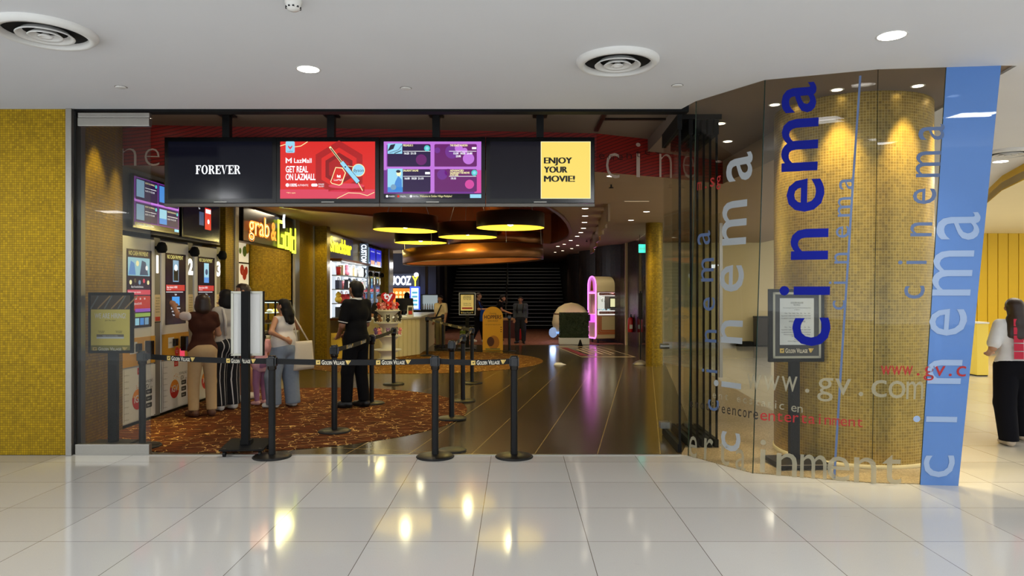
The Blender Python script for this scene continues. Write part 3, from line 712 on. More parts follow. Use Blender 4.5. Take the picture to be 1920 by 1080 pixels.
def serif(s, t, x0, y0, x1, h, m, lay):
    """bold roman capitals with slab serifs"""
    adv = {'F': .8, 'O': .98, 'R': .95, 'E': .84, 'V': .95}; tot = sum(adv[c] for c in t); k = (x1-x0)/tot; x = x0
    st, th, sr = .24*k, .10*h, .09*h
    for c in t:
        w = adv[c]*k*.9; a = x+.08*k
        if c in 'FER':
            s.rect(a, y0, a+st, y0+h, m, lay); s.rect(x, y0, a+st+.07*k, y0+sr, m, lay); s.rect(x, y0+h-sr, a+st, y0+h, m, lay)
        if c in 'FE':
            s.rect(a, y0+h-th, x+w, y0+h, m, lay); s.rect(x+w-.07*k, y0+h*.72, x+w, y0+h, m, lay)
            s.rect(a, y0+h*.47, x+w*.72, y0+h*.47+th, m, lay); s.rect(x+w*.66, y0+h*.36, x+w*.73, y0+h*.68, m, lay)
        if c == 'E': s.rect(a, y0, x+w, y0+th, m, lay); s.rect(x+w-.07*k, y0, x+w, y0+h*.28, m, lay)
        if c == 'V':
            s.poly([(x, y0+h), (x+st, y0+h), (x+w*.55, y0+h*.2), (x+w*.5, y0), (x+w*.42, y0)], m, lay)
            s.poly([(x+w*.5, y0), (x+w*.54, y0+.16*h), (x+w*.88, y0+h), (x+w*.8, y0+h)], m, lay)
            s.rect(x-.05*k, y0+h-sr, x+st+.07*k, y0+h, m, lay); s.rect(x+w*.7, y0+h-sr, x+w+.04*k, y0+h, m, lay)
        if c == 'O':
            n = 32; o = [(x+w*.5+math.cos(2*PI*i/n)*w*.5, y0+h*.5+math.sin(2*PI*i/n)*h*.52) for i in range(n)]
            q = [(x+w*.5+math.cos(2*PI*i/n)*w*.24, y0+h*.5+math.sin(2*PI*i/n)*h*.44) for i in range(n)]
            for i in range(n): s.poly([o[i], o[(i+1) % n], q[(i+1) % n], q[i]], m, lay)
        if c == 'R':
            n = 14; cy, ry = y0+h*.74, h*.26
            o = [(a+st+math.cos(-PI/2+PI*i/n)*w*.42+w*.08, cy+math.sin(-PI/2+PI*i/n)*ry) for i in range(n+1)]
            q = [(a+st+math.cos(-PI/2+PI*i/n)*w*.18+w*.08, cy+math.sin(-PI/2+PI*i/n)*(ry-.08*h)) for i in range(n+1)]
            for i in range(n): s.poly([o[i], o[i+1], q[i+1], q[i]], m, lay)
            s.rect(a+st-.01, y0+h-.08*h, a+st+w*.09, y0+h, m, lay); s.rect(a+st-.01, y0+h*.48, a+st+w*.09, y0+h*.56, m, lay)
            s.poly([(a+st+w*.06, y0+h*.52), (a+st+w*.3, y0+h*.52), (x+w+.03*k, y0+.02*h), (x+w-.2*k, y0)], m, lay)
        x += adv[c]*k
def art1(s, x0, y0, x1, y1):
    s.rect(x0, y0, x1, y1, S_BLACK)
    w, h = x1-x0, y1-y0; serif(s, 'FOREVER', x0+w*.265, y0+h*.43, x0+w*.70, h*.155, S_WHITE, 1)
def art2(s, x0, y0, x1, y1):
    w, h = x1-x0, y1-y0; X = lambda u: x0+w*u; Y = lambda v: y0+h*v
    s.rect(x0, y0, x1, y1, S_RED)
    for r, m in ((.40, S_DRED), (.30, S_RED), (.23, S_DRED2), (.17, S_DRED)):
        s.poly([(X(.62)+math.cos(PI/6+PI/3*i)*w*r*.62*1.15, Y(.52)+math.sin(PI/6+PI/3*i)*h*r*1.25) for i in range(6)], m, 1 if r > .35 else 2 if r > .25 else 3 if r > .2 else 4)
    s.rect(x0, y0, x1, Y(.16), S_PINK, 5)
    s.disc(X(.70), Y(.12), w*.19, S_PINK, 6, ry=h*.045); s.rect(X(.51), Y(.12), X(.89), Y(.22), S_DRED, 6); s.disc(X(.70), Y(.22), w*.19, S_PINK, 7, ry=h*.045)
    s.line([(X(0), Y(.92)), (X(.06), Y(.95)), (X(.14), Y(.90)), (X(.22), Y(.92)), (X(.29), Y(.995))], h*.012, S_CREAM, 7)
    s.line([(X(.60), Y(.0)), (X(.72), Y(.10)), (X(.84), Y(.09)), (X(.92), Y(.05)), (X(.995), Y(.11))], h*.010, S_CREAM, 8)
    s.rrect(X(.06), Y(.80), X(.155), Y(1), h*.02, S_CYAN, 8); s.poly([(X(.085), Y(.93)), (X(.107), Y(.90)), (X(.13), Y(.93)), (X(.13), Y(.90)), (X(.107), Y(.855)), (X(.085), Y(.90))], S_PINK, 9); s.text('LazMall', X(.107), Y(.815), h*.022, S_INK, 9, 'C')
    s.poly([(X(.06), Y(.62)), (X(.06), Y(.72)), (X(.092), Y(.675)), (X(.124), Y(.72)), (X(.124), Y(.62)), (X(.11), Y(.62)), (X(.11), Y(.68)), (X(.092), Y(.645)), (X(.074), Y(.68)), (X(.074), Y(.62))], S_WHITE, 9)
    s.text('LazMall', X(.148), Y(.625), h*.078, S_WHITE, 9, w=w*.185, off=.012)
    s.text('GET REAL', X(.06), Y(.46), h*.105, S_WHITE, 9, w=w*.235, off=.025)
    s.text('ON LAZMALL', X(.06), Y(.325), h*.105, S_WHITE, 9, w=w*.315, off=.025)
    s.disc(X(.078), Y(.235), h*.032, S_WHITE, 9, 14); s.text('100%', X(.105), Y(.21), h*.05, S_WHITE, 9, w=w*.075, off=.03); s.text('AUTHENTIC', X(.185), Y(.215), h*.036, S_WHITE, 9, w=w*.115)
    s.rrect(X(.33), Y(.21), X(.395), Y(.26), h*.02, S_WHITE, 9); s.text('FREE', X(.405), Y(.235), h*.025, S_WHITE, 9, w=w*.06); s.text('DELIVERY', X(.405), Y(.2), h*.022, S_WHITE, 9, w=w*.06)
    s.text('*T&Cs apply', X(.065), Y(.09), h*.022, S_CREAM, 9)
    s.poly([(X(.53), Y(.29)), (X(.545), Y(.26)), (X(.625), Y(.225)), (X(.655), Y(.25)), (X(.695), Y(.45)), (X(.66), Y(.54)), (X(.585), Y(.55))], S_CREAM, 9)
    s.poly([(X(.538), Y(.292)), (X(.55), Y(.27)), (X(.623), Y(.24)), (X(.645), Y(.26)), (X(.685), Y(.45)), (X(.655), Y(.525)), (X(.59), Y(.535))], S_RED, 10)
    s.text('LazMall', X(.57), Y(.31), h*.034, S_WHITE, 11, w=w*.085); s.poly([(X(.60), Y(.37)), (X(.603), Y(.42)), (X(.62), Y(.395)), (X(.637), Y(.415)), (X(.64), Y(.365))], S_WHITE, 11)
    s.line([(X(.65), Y(.52)), (X(.70), Y(.575)), (X(.77), Y(.555)), (X(.81), Y(.49))], h*.008, S_CREAM, 10)
    s.disc(X(.828), Y(.495), h*.112, S_CREAM, 10, ry=h*.112); s.disc(X(.828), Y(.495), h*.10, S_CYAN, 11); s.text('dyson', X(.828), Y(.465), h*.055, S_INK, 12, 'C')
    s.line([(X(.525), Y(.905)), (X(.655), Y(.62))], h*.035, S_CREAM, 12); s.line([(X(.535), Y(.88)), (X(.655), Y(.62))], h*.018, S_INK, 13)
    s.line([(X(.65), Y(.635)), (X(.83), Y(.275))], h*.085, S_INK, 13); s.line([(X(.65), Y(.635)), (X(.825), Y(.285))], h*.07, S_CYAN, 14); s.line([(X(.82), Y(.29)), (X(.872), Y(.135))], h*.014, S_CREAM, 13)
    s.disc(X(.69), Y(.55), h*.014, S_INK, 15, 10)
def art3(s, x0, y0, x1, y1):
    w, h = x1-x0, y1-y0; X = lambda u: x0+w*u; Y = lambda v: y0+h*v
    s.rect(x0, y0, x1, y1, S_PUR); s.rect(x0, Y(.94), x1, y1, S_LIL, 1); s.rect(X(.93), Y(.1), x1, y1, S_LIL, 1); s.rect(X(.93), Y(.1), X(1), Y(.5), S_MAG2, 2); s.rect(X(.0), Y(.5), X(.03), Y(.95), S_LIL, 1)
    s.rect(X(.47), Y(.1), X(.52), Y(.97), S_LIL, 1); s.rect(X(.03), Y(.515), X(.95), Y(.56), S_LIL, 1)
    cell = ((.04, .56, .48, .955, S_DPUR), (.52, .56, .955, .955, S_MAG), (.04, .12, .48, .515, S_DPUR), (.52, .12, .955, .515, S_MAG))
    for a, b_, c, d, m in cell: s.rrect(X(a), Y(b_), X(c), Y(d), h*.025, m, 3)
    for u, v, r, m in ((.385, .68, .095, S_MAG), (.55, .845, .05, S_PUR), (.70, .82, .12, S_PUR), (.77, .88, .07, S_LIL), (.87, .70, .10, S_LIL), (.83, .84, .05, S_LIL), (.60, .42, .09, S_PUR), (.66, .46, .06, S_MAG), (.88, .25, .08, S_MAG2)):
        s.disc(X(u), Y(v), h*r, m, 4 if m != S_LIL else 5)
    s.rect(X(.04), Y(.785), X(.19), Y(.965), S_CYAN, 5); s.poly([(X(.04), Y(.83)), (X(.07), Y(.94)), (X(.12), Y(.955)), (X(.10), Y(.87))], S_INK, 6); s.line([(X(.06), Y(.8)), (X(.15), Y(.85)), (X(.185), Y(.93))], h*.02, S_STEELB, 6); s.line([(X(.11), Y(.79)), (X(.18), Y(.84))], h*.014, S_INK, 6)
    s.rect(X(.04), Y(.11), X(.195), Y(.525), S_CYAN, 5); s.rect(X(.04), Y(.11), X(.195), Y(.2), S_BLUE, 6); s.poly([(X(.09), Y(.13)), (X(.12), Y(.30)), (X(.15), Y(.40)), (X(.185), Y(.33)), (X(.19), Y(.13))], S_BLUE, 6); s.disc(X(.155), Y(.44), h*.04, S_YELE, 6, 12, h*.05); s.disc(X(.15), Y(.475), h*.04, S_INK, 7, 12, h*.025); s.disc(X(.1), Y(.2), h*.05, S_STEELB, 7, 12)
    for t_, u, v, ww in (('PEGASUS 3', .20, .915, .10), ("THE KING'S WARDEN", .68, .915, .18), ('SALAKAT SALNE', .20, .475, .155), ('ADVANCED', .68, .475, .14), ('GUARDIAN THE MOVIE', .68, .435, .20), ('(CHI SUB)', .68, .40, .085)):
        s.text(t_, X(u), Y(v), h*.032, S_CREAM, 6, w=w*ww, off=.03)
    for a, b_ in ((.20, .825), (.67, .825), (.20, .385), (.67, .385)): s.rect(X(a), Y(b_), X(a+.28), Y(b_+.008), S_WHITE, 6)
    for t_, u, v in (('16:25  21:15', .21, .775), ('15:30  18:25  21:00', .715, .775), ('23:00', .74, .725), ('16:00  18:20  21:10', .215, .335), ('19:10', .69, .335)):
        s.text(t_, X(u), Y(v), h*.034, S_WHITE, 6, w=w*len(t_)*.0102, off=.03)
    for u, v in ((.445, .88), (.93, .45)): s.disc(X(u), Y(v), h*.052, S_TEAL, 7); s.disc(X(u), Y(v), h*.028, S_CYAN, 8, 12)
    s.rect(X(.905), Y(.865), X(.95), Y(.9), S_WHITE, 7); s.rect(X(.425), Y(.425), X(.475), Y(.465), S_WHITE, 7)
    s.rect(x0, y0, x1, Y(.085), S_BLACK, 4); s.text('Welcome to Golden Village Multiplex!', X(.37), Y(.025), h*.036, S_CREAM, 6, w=w*.33)
    for u, t_, m in ((.02, 'Available', S_WHITE), (.135, 'Selling Fast', S_RED), (.265, 'Sold Out', S_WHITE)): s.disc(X(u+.015), Y(.04), h*.022, m, 6, 12); s.text(t_, X(u+.035), Y(.028), h*.026, S_WHITE, 6, w=w*.058)
    s.rect(X(.885), Y(.01), X(1), Y(.075), S_CYAN, 6)
def art4(s, x0, y0, x1, y1):
    w, h = x1-x0, y1-y0; s.rect(x0, y0, x1, y1, S_DGREY); u = x0+w*.505
    s.rect(u, y0, x1, y1, S_YELE, 1); s.rect(u+w*.006, y0+w*.006, x1-w*.006, y1-w*.006, S_YEL, 2)
    for i, t_ in enumerate(('ENJOY', 'YOUR', 'MOVIE!')): [s.text(t_, u+w*(.03+dx), y0+h*(.615-.16*i), h*.105, S_TEXTK, 3+k, w=w*(.272, .225, .30)[i]) for k, dx in enumerate((0, .005, .010))]
tvframe(0, 308, 518, 'dark hanging screen showing one word in white serif capitals', art1, pole=419)
tvframe(0, 518, 711, 'hanging screen with a red hair styler advert', art2, pole=617)
tvframe(0, 712, 910, 'hanging screen with a purple film timetable in four boxes', art3, pole=816)
tvframe(0, 911, 1115, 'hanging screen half dark and half yellow reading ENJOY YOUR MOVIE!', art4, pole=1013)
# ================================================================== lobby ceiling lights
dl = [(1147, 330, 'small round downlight under the red lettered fascia', .06), (1097, 391, 'first small downlight of the row along the ceiling recess, nearest the screens', .055), (1097, 405, 'second small downlight of the row along the ceiling recess', .055), (1096, 417, 'third small downlight of the row along the ceiling recess', .055), (1094, 428, 'fourth small downlight of the row along the ceiling recess', .055), (1089, 436, 'fifth small downlight of the row along the ceiling recess', .055), (1082, 443, 'sixth small downlight of the row along the ceiling recess', .055), (1070, 451, 'seventh small downlight of the row along the ceiling recess', .055), (1046, 462, 'eighth small downlight of the row, where the recess ends', .06),
      (1212, 397, 'small downlight close to the slim gold column', .055), (1183, 413, 'small downlight between the hanging fins and the slim gold column', .055)]
for i, (px, py, lab, r) in enumerate(dl):
    downlight(px, py, ZS, lab, r, 40 if i not in (3, 6) else 0, M_LAMPS, None, (1, .82, .55), 1.7)
for i, (px, py) in enumerate(((1129, 463), (1115, 468), (1100, 471), (1087, 473), (1058, 458), (1083, 460), (1072, 466), (1055, 470), (1041, 473))):
    downlight(px, py, ZS, 'tiny distant downlight in the dark ceiling before the stairs', .05, 0, M_LAMPS, 'tiny far downlights before the stairs')
for px, py, lab in ((1146, 346, 'dark sprinkler head near the red fascia'), (1100, 450, 'dark sprinkler head beside the far downlights')):
    t = thing('sprinkler', lab, 'sprinkler', cl(px, py, ZS)); MB(M_DARK).cyl((0, 0, 0), (0, 0, -.03), .012).build('stem', t); MB(M_DARK).lathe([(.0, -.055), (.035, -.05), (.035, -.045), (.012, -.03)], 16).build('deflector', t)
p = cl(1194, 377, ZS); t = thing('linear_light', 'slim flush light strip in the brown ceiling beside the folded leaves', 'ceiling light', p)
MB(pm('dim_diffuser', (170, 150, 120), .5, emit=(220, 200, 160), es=.6)).box(-.2, .2, -.02, .02, -.006, 0).build('diffuser', t); MB(M_GREYP).box(-.22, .22, -.03, .03, -.003, 0).build('trim', t)
# row of hanging fins
for i in range(6):
    k = i/5; a = cl(1138-28*k, 386+62*k, ZS); hgt = .20+.10*k
    t = thing('ceiling_fin', 'bronze fin hanging from the brown ceiling, %s from the screens in its row of six' % ('first', 'second', 'third', 'fourth', 'fifth', 'sixth')[i], 'ceiling fin', a, 0, 'fins hanging in a row below the ceiling')
    MB(M_BRONZE if i > 2 else M_SOFF).box(-.02, .02, -.28-.1*k, .28+.1*k, -hgt-.1, 0, .006).build('blade', t)
# drum pendants and the big rings
M_DIN = pm('gilded_drum_lining', (236, 208, 70), .5, 0, (255, 222, 70), .85)
def drum(px, pyb, Y, d, h, label, tilt=0):
    zb = zw(pyb, Y); t = thing('drum_pendant', label, 'pendant lamp', (xw(px, Y), Y, zb)); r = d/2
    MB(M_DBRONZE).lathe([(r, 0), (r, h), (r-.01, h+.012), (.05, h+.012)], 56).build('drum', t)
    MB(M_DIN).lathe([(r-.008, .002), (r-.012, h*.5), (r*.55, h*.8), (.0, h*.86)], 48).build('lining', t)
    MB(em('pendant_bulb_glow', (255, 244, 196), 22)).ico((0, 0, h*.42), .075, 2).build('bulb', t)
    for k in range(3):
        a = 2*PI*k/3+.5; MB(M_STEEL).cyl((math.cos(a)*r*.8, math.sin(a)*r*.8, h), (math.cos(a)*r*.25, math.sin(a)*r*.25, 3.95-zb), .006, n=6).build('cable', t)
    lamp('POINT', (xw(px, Y), Y, zb+h*.18), 95, GOLDL, .09)
    t.rotation_euler = (0, math.radians(tilt), 0)
    return t
drum(957, 427.5, 12.38, 1.20, .25, 'dark drum pendant nearest the screens, highest of the four lit drums')
drum(760, 432.5, 13.2, 1.20, .27, 'dark lit drum pendant closest to the kiosk wall', 1.5)
drum(877, 445, 14.4, 1.20, .27, 'dark lit drum pendant hanging between the highest drum and the one by the kiosk wall')
drum(789, 455.5, 16.2, 1.20, .24, 'dark lit drum pendant just above the great copper ring, partly hidden by nearer drums')
def ring(px, pyb, Y, d, h, label, tilt):
    zb = zw(pyb, Y); t = thing('ring_pendant', label, 'ring pendant', (xw(px, Y), Y, zb)); r = d/2
    MB(M_BRONZE).lathe([(r-.05, .02), (r-.03, 0), (r, .02), (r, h), (r-.06, h)], 72).build('outer_band', t)
    MB(M_ORANGE).lathe([(r-.06, h), (r-.05, .02)], 72).build('inner_band', t)
    MB(M_STEEL).lathe([(r-.001, -.004), (r-.02, -.008), (r-.05, .0)], 72).build('edge_strip', t)
    for k in range(6):
        a = 2*PI*k/6; MB(M_STEEL).cyl((math.cos(a)*(r-.04), math.sin(a)*(r-.04), h), (math.cos(a)*(r-.04), math.sin(a)*(r-.04), ZS-zb), .006, n=6).build('cable', t)
    t.rotation_euler = (0, math.radians(tilt), 0)
ring(888, 491, 16.6, 3.3, .32, 'great open copper ring pendant, lowest of the hanging lamps', -2.4)
ring(930, 460, 18.6, 2.5, .30, 'smaller brown ring pendant behind the drums, above the great copper ring', 0)
# added lobby lamps without fixtures: copper recess glow, kiosk wash, far floor
for x, y in ((-2.1, 13.2), (-1.05, 12.4), (-1.0, 14.4), (0, 16.5)): lamp('SPOT', (x, y, 3.12), 60, (1, .74, .38), .05, (x+.01, y, 4), 2.4, .9)
for x, y in ((-3.3, 9.0), (-2.0, 10.2), (-1.6, 8.9), (-3.2, 10.8)): lamp('SPOT', (x, y, 3.05), 55, (1, .80, .5), .05, (x, y, 0), 2.2, .9)
for x, y in ((-1.5, 22.5), (.2, 24.5), (-.8, 27), (.3, 21.0)): lamp('SPOT', (x, y, 3.05), 60, (1, .78, .52), .05, (x, y, 0), 2.2, .9)  # last one added to brighten the man in denim
lamp('AREA', (-3.9, 18.6, 3.0), 40, GOLDL, .8, (-4.2, 18.6, 0))
lamp('SPOT', (-4.2, 15.4, 3.0), 50, GOLDL, .05, (-4.35, 16.05, 2.0), 1.2)
lamp('SPOT', (2.75, 14.7, 3.0), 60, GOLDL, .04, (2.95, 15.15, 1.5), .8)
lamp('SPOT', (-4.0, 11.2, 3.0), 40, GOLDL, .05, (-4.6, 11.25, 2.0), .9)
lamp('SPOT', (2.3, 20.9, 3.05), 60, (1, .88, .66), .05, (2.75, 22.3, 1.0), 1.0)  # added spot to brighten the claw machine, no fixture
lamp('SPOT', (1.6, 22.2, 3.05), 40, (1, .9, .72), .05, (1.86, 23.6, .6), 1.0)  # added spot to brighten the egg pod, no fixture
for x, y in ((1.75, 28.0), (2.05, 25.7), (2.4, 23.2)): lamp('SPOT', (x-.15, y, 3.05), 30, (1, .9, .75), .04, (x+.35, y, 1.2), .8)
# fascia writing
b = MB()
PALE = pm('pale_pink_letter_paint', (214, 190, 176), .5); DKR = pm('dark_red_letter_paint', (70, 12, 12), .6)
def fas(px, py, ch, h, m, wd):
    for (ax, ay), (bx, by) in zip(FAS[:-1], FAS[1:]):
        # ray through the pixel column meets this fascia facet
        k = (px-CX)/F; dx, dy = bx-ax, by-ay; den = dx-k*dy
        t_ = (k*ay-ax)/den
        if 0 <= t_ <= 1:
            Y = ay+dy*t_; X = ax+dx*t_; d_ = Vector((dx, dy, 0)).normalized()
            b.frame((X, Y-.01, zw(py, Y)), d_, (0, 0, 1)); b.text(ch, 0, 0, h, m, 1, w=wd, off=-.018 if h > .2 else 0); return
for px, ch in ((1136, 'c'), (1192, 'i'), (1236, 'n'), (1280, 'e')): fas(px, 334, ch, .50, PALE, .20 if ch != 'i' else .07)
for px, ch in ((180, 'i'), (228, 'n'), (272, 'e')): fas(px, 312, ch, .33, PALE, .17)
for i, ch in enumerate('entexcitementec'): fas(985+17.2*i, 292-8*math.sin(i*.5), ch, .10, DKR, .085)
struct(b.build('trim_fascia_lettering'))
# ================================================================== ticket machines
K_GOLD = pm('kiosk_mustard_panel', (206, 152, 50), .5); K_POSTER = pm('kiosk_white_poster', (222, 220, 216), .5)
K_BEIGE = pm('notice_paper', (226, 204, 160), .7); K_RED = pm('print_red', (198, 44, 36), .6); K_INK = pm('print_black', (22, 20, 20), .6); K_ORG = pm('print_orange', (226, 140, 44), .6); K_GREYT = pm('print_grey', (120, 112, 100), .6)
K_SCR = pm('kiosk_dark_display', (24, 18, 18), .15, emit=(38, 28, 28), es=1); K_HEAD = em('kiosk_header_yellow', (224, 214, 120), 1.0)
K_REDL = em('kiosk_banner_red', (190, 40, 40), 1.0); K_LBLUE = em('kiosk_button_blue', (66, 152, 226), 1.05); K_PIC = em('kiosk_picture_blue', (150, 206, 226), 1.0); K_PIC2 = em('kiosk_picture_navy', (40, 66, 110), 1.0); K_VIO = em('kiosk_violet', (150, 80, 190), 1.0); K_GRN = em('kiosk_green', (150, 180, 80), 1.0)
def kiosk(num, variant, label, loc):
    """front faces local +X, width along local Y"""
    t = thing('ticket_kiosk', label, 'ticket machine', loc, 0, 'ticket machines along the mosaic wall'); W2 = .38
    MB(M_WGLOSS).box(-.32, 0, -W2, W2, .70, 2.27, .02).box(-.32, -.01, -W2, W2, .03, .70, .01).build('housing', t)
    s = MB(); s.frame((.003, 0, 0), (0, 1, 0), (0, 0, 1)); x0, x1, y0, y1 = -.285, .285, 1.17, 2.12
    s.rect(x0, y0, x1, y1, M_BPLAS); s.rect(x0+.012, y0+.012, x1-.03, y1-.01, K_SCR, 1)
    s.text('NO CASH PAYMENT', -.02, y1-.075, .05, K_HEAD, 2, 'C', w=.44)
    if variant == 0:
        s.rect(-.26, 1.80, .235, 2.02, K_PIC, 2); s.poly([(-.25, 1.81), (-.2, 1.98), (-.12, 1.95), (-.09, 1.81)], S_BLUE, 3); s.poly([(.0, 1.81), (.05, 1.99), (.14, 1.97), (.2, 1.81)], K_PIC2, 3); s.disc(-.05, 1.95, .035, S_CREAM, 3, 12); s.disc(.16, 1.9, .03, S_WHITE, 4, 12)
        for k in range(5): s.disc(-.2+k*.1, 1.72+.02*(k % 2), .028, (S_CREAM, K_GREYT, S_STEELB, S_PINK, S_CREAM)[k], 2, 12)
        s.text('Buy Food & Drinks', -.05, 1.655, .024, S_WHITE, 2, 'C'); s.rect(-.27, 1.57, .25, 1.63, S_PINK, 2); s.text('Select your movie', -.255, 1.59, .026, S_WHITE, 3)
        s.rect(-.27, 1.38, .25, 1.555, K_REDL, 2)
        for k in range(4): s.text('00', -.2+.1*k, 1.51, .022, S_WHITE, 3)
        s.text('Tonight at 21:15', -.2, 1.45, .025, S_WHITE, 3)
        s.rect(-.1, 1.36, .25, 1.40, K_VIO, 3); s.rect(-.1, 1.30, .25, 1.345, K_GRN, 2)
        for k in range(3): s.rect(-.1+.11*k, 1.2, -.01+.11*k, 1.285, (K_PIC, S_BLUE, S_STEELB)[k], 2)
    else:
        s.rect(-.085, 1.74, .075, 2.03, S_STEELB if variant == 1 else K_PIC, 2); s.rect(-.07, 1.755, .06, 1.9, K_INK, 3) if variant == 1 else s.rect(-.085, 1.74, .075, 1.82, S_BLUE, 3)
        s.disc(-.005, 1.93 if variant == 1 else 1.9, .045, S_WHITE if variant == 1 else K_PIC2, 3, 14)
        s.rect(-.27, 1.62, .25, 1.70, K_REDL, 2); s.text('Buy tickets HERE', -.25, 1.655, .028, S_WHITE, 3); s.text('Tap to start', -.25, 1.63, .016, S_WHITE, 3)
        s.rect(-.27, 1.60, .2, 1.607, S_WHITE, 2); s.text('TAP', -.01, 1.555, .024, S_WHITE, 2, 'C'); s.rect(-.11, 1.42, .10, 1.54, K_LBLUE, 2)
        s.text('Scan the code to', -.01, 1.375, .026, S_WHITE, 2, 'C'); s.text('collect tickets', -.01, 1.335, .026, S_WHITE, 2, 'C'); s.text('Touch Here', -.01, 1.285, .024, S_WHITE, 2, 'C')
    s.build('display', t)
    g = MB(K_GOLD).box(-.0, .006, -W2+.01, W2-.01, .71, 1.05, .002); g.build('mustard_panel', t)
    g = MB(); g.frame((.008, 0, 0), (0, 1, 0), (0, 0, 1)); g.rect(-.22, .86, -.06, 1.0, M_WHITE, 0); g.text('CARD', -.205, .92, .022, K_INK, 1); g.rect(.1, .86, .2, 1.0, K_BEIGE, 0); g.disc(.02, .80, .06, K_RED, 1); g.text('Member', .02, .805, .016, M_WHITE, 2, 'C'); g.text('Perks', .02, .78, .016, M_WHITE, 2, 'C'); g.rect(.1, .715, .24, .83, S_PINK if variant == 1 else K_BEIGE, 1)
    g.build('stickers', t)
    MB(M_BPLAS).box(.006, .05, -.10, -.02, .88, .98, .006).build('card_slot', t)
    q = MB(M_BPLAS).box(.006, .09, .12, .19, .80, 1.0, .01); q.build('card_reader', t)
    p_ = MB(); p_.frame((.004, 0, 0), (0, 1, 0), (0, 0, 1)); p_.rect(-.375, .05, .375, .69, K_POSTER, 0)
    p_.disc(-.04, .30, .125, K_RED, 1); p_.poly([(-.04+math.cos(a_)*.125, .30+math.sin(a_)*.125) for a_ in [PI*i/14-.3 for i in range(15)]], K_ORG, 2); p_.text('iGV', -.04, .265, .085, M_WHITE, 3, 'C', w=.17, off=.015)
    p_.text('DOWNLOAD', .09, .475, .035, K_INK, 1, w=.22); p_.text('iGV', .13, .40, .055, K_INK, 1, w=.10, off=.02); p_.text('app', .245, .40, .03, K_GREYT, 1)
    for k in range(3): p_.rrect(.15, .33-.085*k, .29, .39-.085*k, .01, K_INK, 1); p_.text('Get it', .175, .35-.085*k, .022, M_WHITE, 2)
    p_.rect(-.345, .07, -.338, .69, K_GREYT, 1)
    for k in range(8): p_.rect(-.345, .09+.075*k, -.30, .094+.075*k, K_GREYT, 1); p_.text('%d cm' % (30+k*10), -.295, .082+.075*k, .016, K_GREYT, 1)
    p_.rect(-.05, .60, .06, .68, K_RED, 1); p_.text('GV', -.03, .62, .035, M_WHITE, 2)
    for k in range(14): p_.disc(-.08+.16*random.random(), .43+.08*random.random(), .006, K_ORG, 1, 6)
    p_.build('poster', t)
    # grey pilaster with the number, lamp and notice
    MB(M_GREYP).box(-.32, -.015, W2, W2+.155, .02, 2.30, .004).build('pilaster', t)
    nb = MB(); nb.frame((-.012, W2+.075, 1.95), (0, 1, 0), (0, 0, 1)); nb.M = nb.M
    nb.text(str(num), 0, -.09, .20, em('number_white_glow', (255, 250, 236), 1.6), 2, 'C', off=.05); nb.build('number', t)
    c = MB(M_MATT).lathe([(.0, .075), (.04, .065), (.062, .02), (.065, -.03), (.045, -.065), (.0, -.07)], 20, (.07, W2+.03, 2.17)); c.cyl((-.01, W2+.03, 2.17), (.06, W2+.03, 2.17), .02); c.build('dome_camera', t)
    n_ = MB(); n_.frame((-.010, W2+.08, 1.33), (0, 1, 0), (0, 0, 1)); n_.rrect(-.075, -.12, .075, .24, .02, K_BEIGE, 0); n_.rect(-.06, -.10, .06, -.045, K_RED, 1)
    for k in range(6): n_.text(('PLEASE', 'TAKE YOUR', 'TICKETS', 'before you', 'leave the', 'machine')[k], 0, .185-.035*k, .02, K_INK, 1, 'C', w=.1)
    n_.rect(-.075, -.12, .075, -.105, K_INK, 1); n_.build('notice', t)
    return t
KX = -4.60
kiosk(1, 0, 'ticket machine number 1, nearest the fixed glass leaf, with a bright coloured display', (KX, 8.595, 0))
kiosk(2, 1, 'ticket machine number 2 being touched by the woman in brown', (KX, 9.515, 0))
kiosk(3, 2, 'ticket machine number 3, beside the mosaic pillar', (KX, 10.455, 0))
for i in range(3): kiosk(4+i, 1+i % 2, 'distant ticket machine past the merchandise shelf, number %d' % (4+i), (-4.55, 21.25+.93*i, 0))
# screens over the machines
def artp(s, x0, y0, x1, y1):
    w, h = x1-x0, y1-y0; X = lambda u: x0+w*u; Y = lambda v: y0+h*v
    s.rect(x0, y0, x1, y1, S_PUR); s.rect(x0, Y(.5), x1, Y(.56), S_LIL, 1)
    for a, b_, c, d in ((.02, .54, .49, .98), (.51, .54, .98, .98), (.02, .1, .49, .48), (.51, .1, .98, .48)): s.rect(X(a), Y(b_), X(c), Y(d), S_DPUR, 2)
    s.rect(X(.04), Y(.60), X(.2), Y(.95), S_STEELB, 3); s.rect(X(.04), Y(.13), X(.2), Y(.45), S_STEELB, 3); s.rect(X(.53), Y(.13), X(.7), Y(.45), K_PIC, 3); s.rect(X(.53), Y(.60), X(.7), Y(.95), S_BLUE, 3); s.rect(X(.53), Y(.13), X(.7), Y(.25), S_BLUE, 4)
    for a, b_ in ((.22, .90), (.22, .41), (.72, .41), (.72, .90)): s.text('NOW SHOWING', X(a), Y(b_), h*.032, S_CREAM, 3, w=w*.2); s.rect(X(a), Y(b_-.09), X(a+.24), Y(b_-.08), S_WHITE, 3); s.text('16:30 19:10 21:40', X(a), Y(b_-.16), h*.034, S_WHITE, 3, w=w*.2); s.disc(X(a+.235), Y(b_), h*.04, S_TEAL, 3, 12)
    s.rect(x0, y0, x1, Y(.08), S_BLACK, 4); s.text('Available   Selling Fast', X(.05), Y(.025), h*.03, S_WHITE, 5, w=w*.35); s.rect(X(.88), Y(.01), X(.99), Y(.07), S_CYAN, 5)
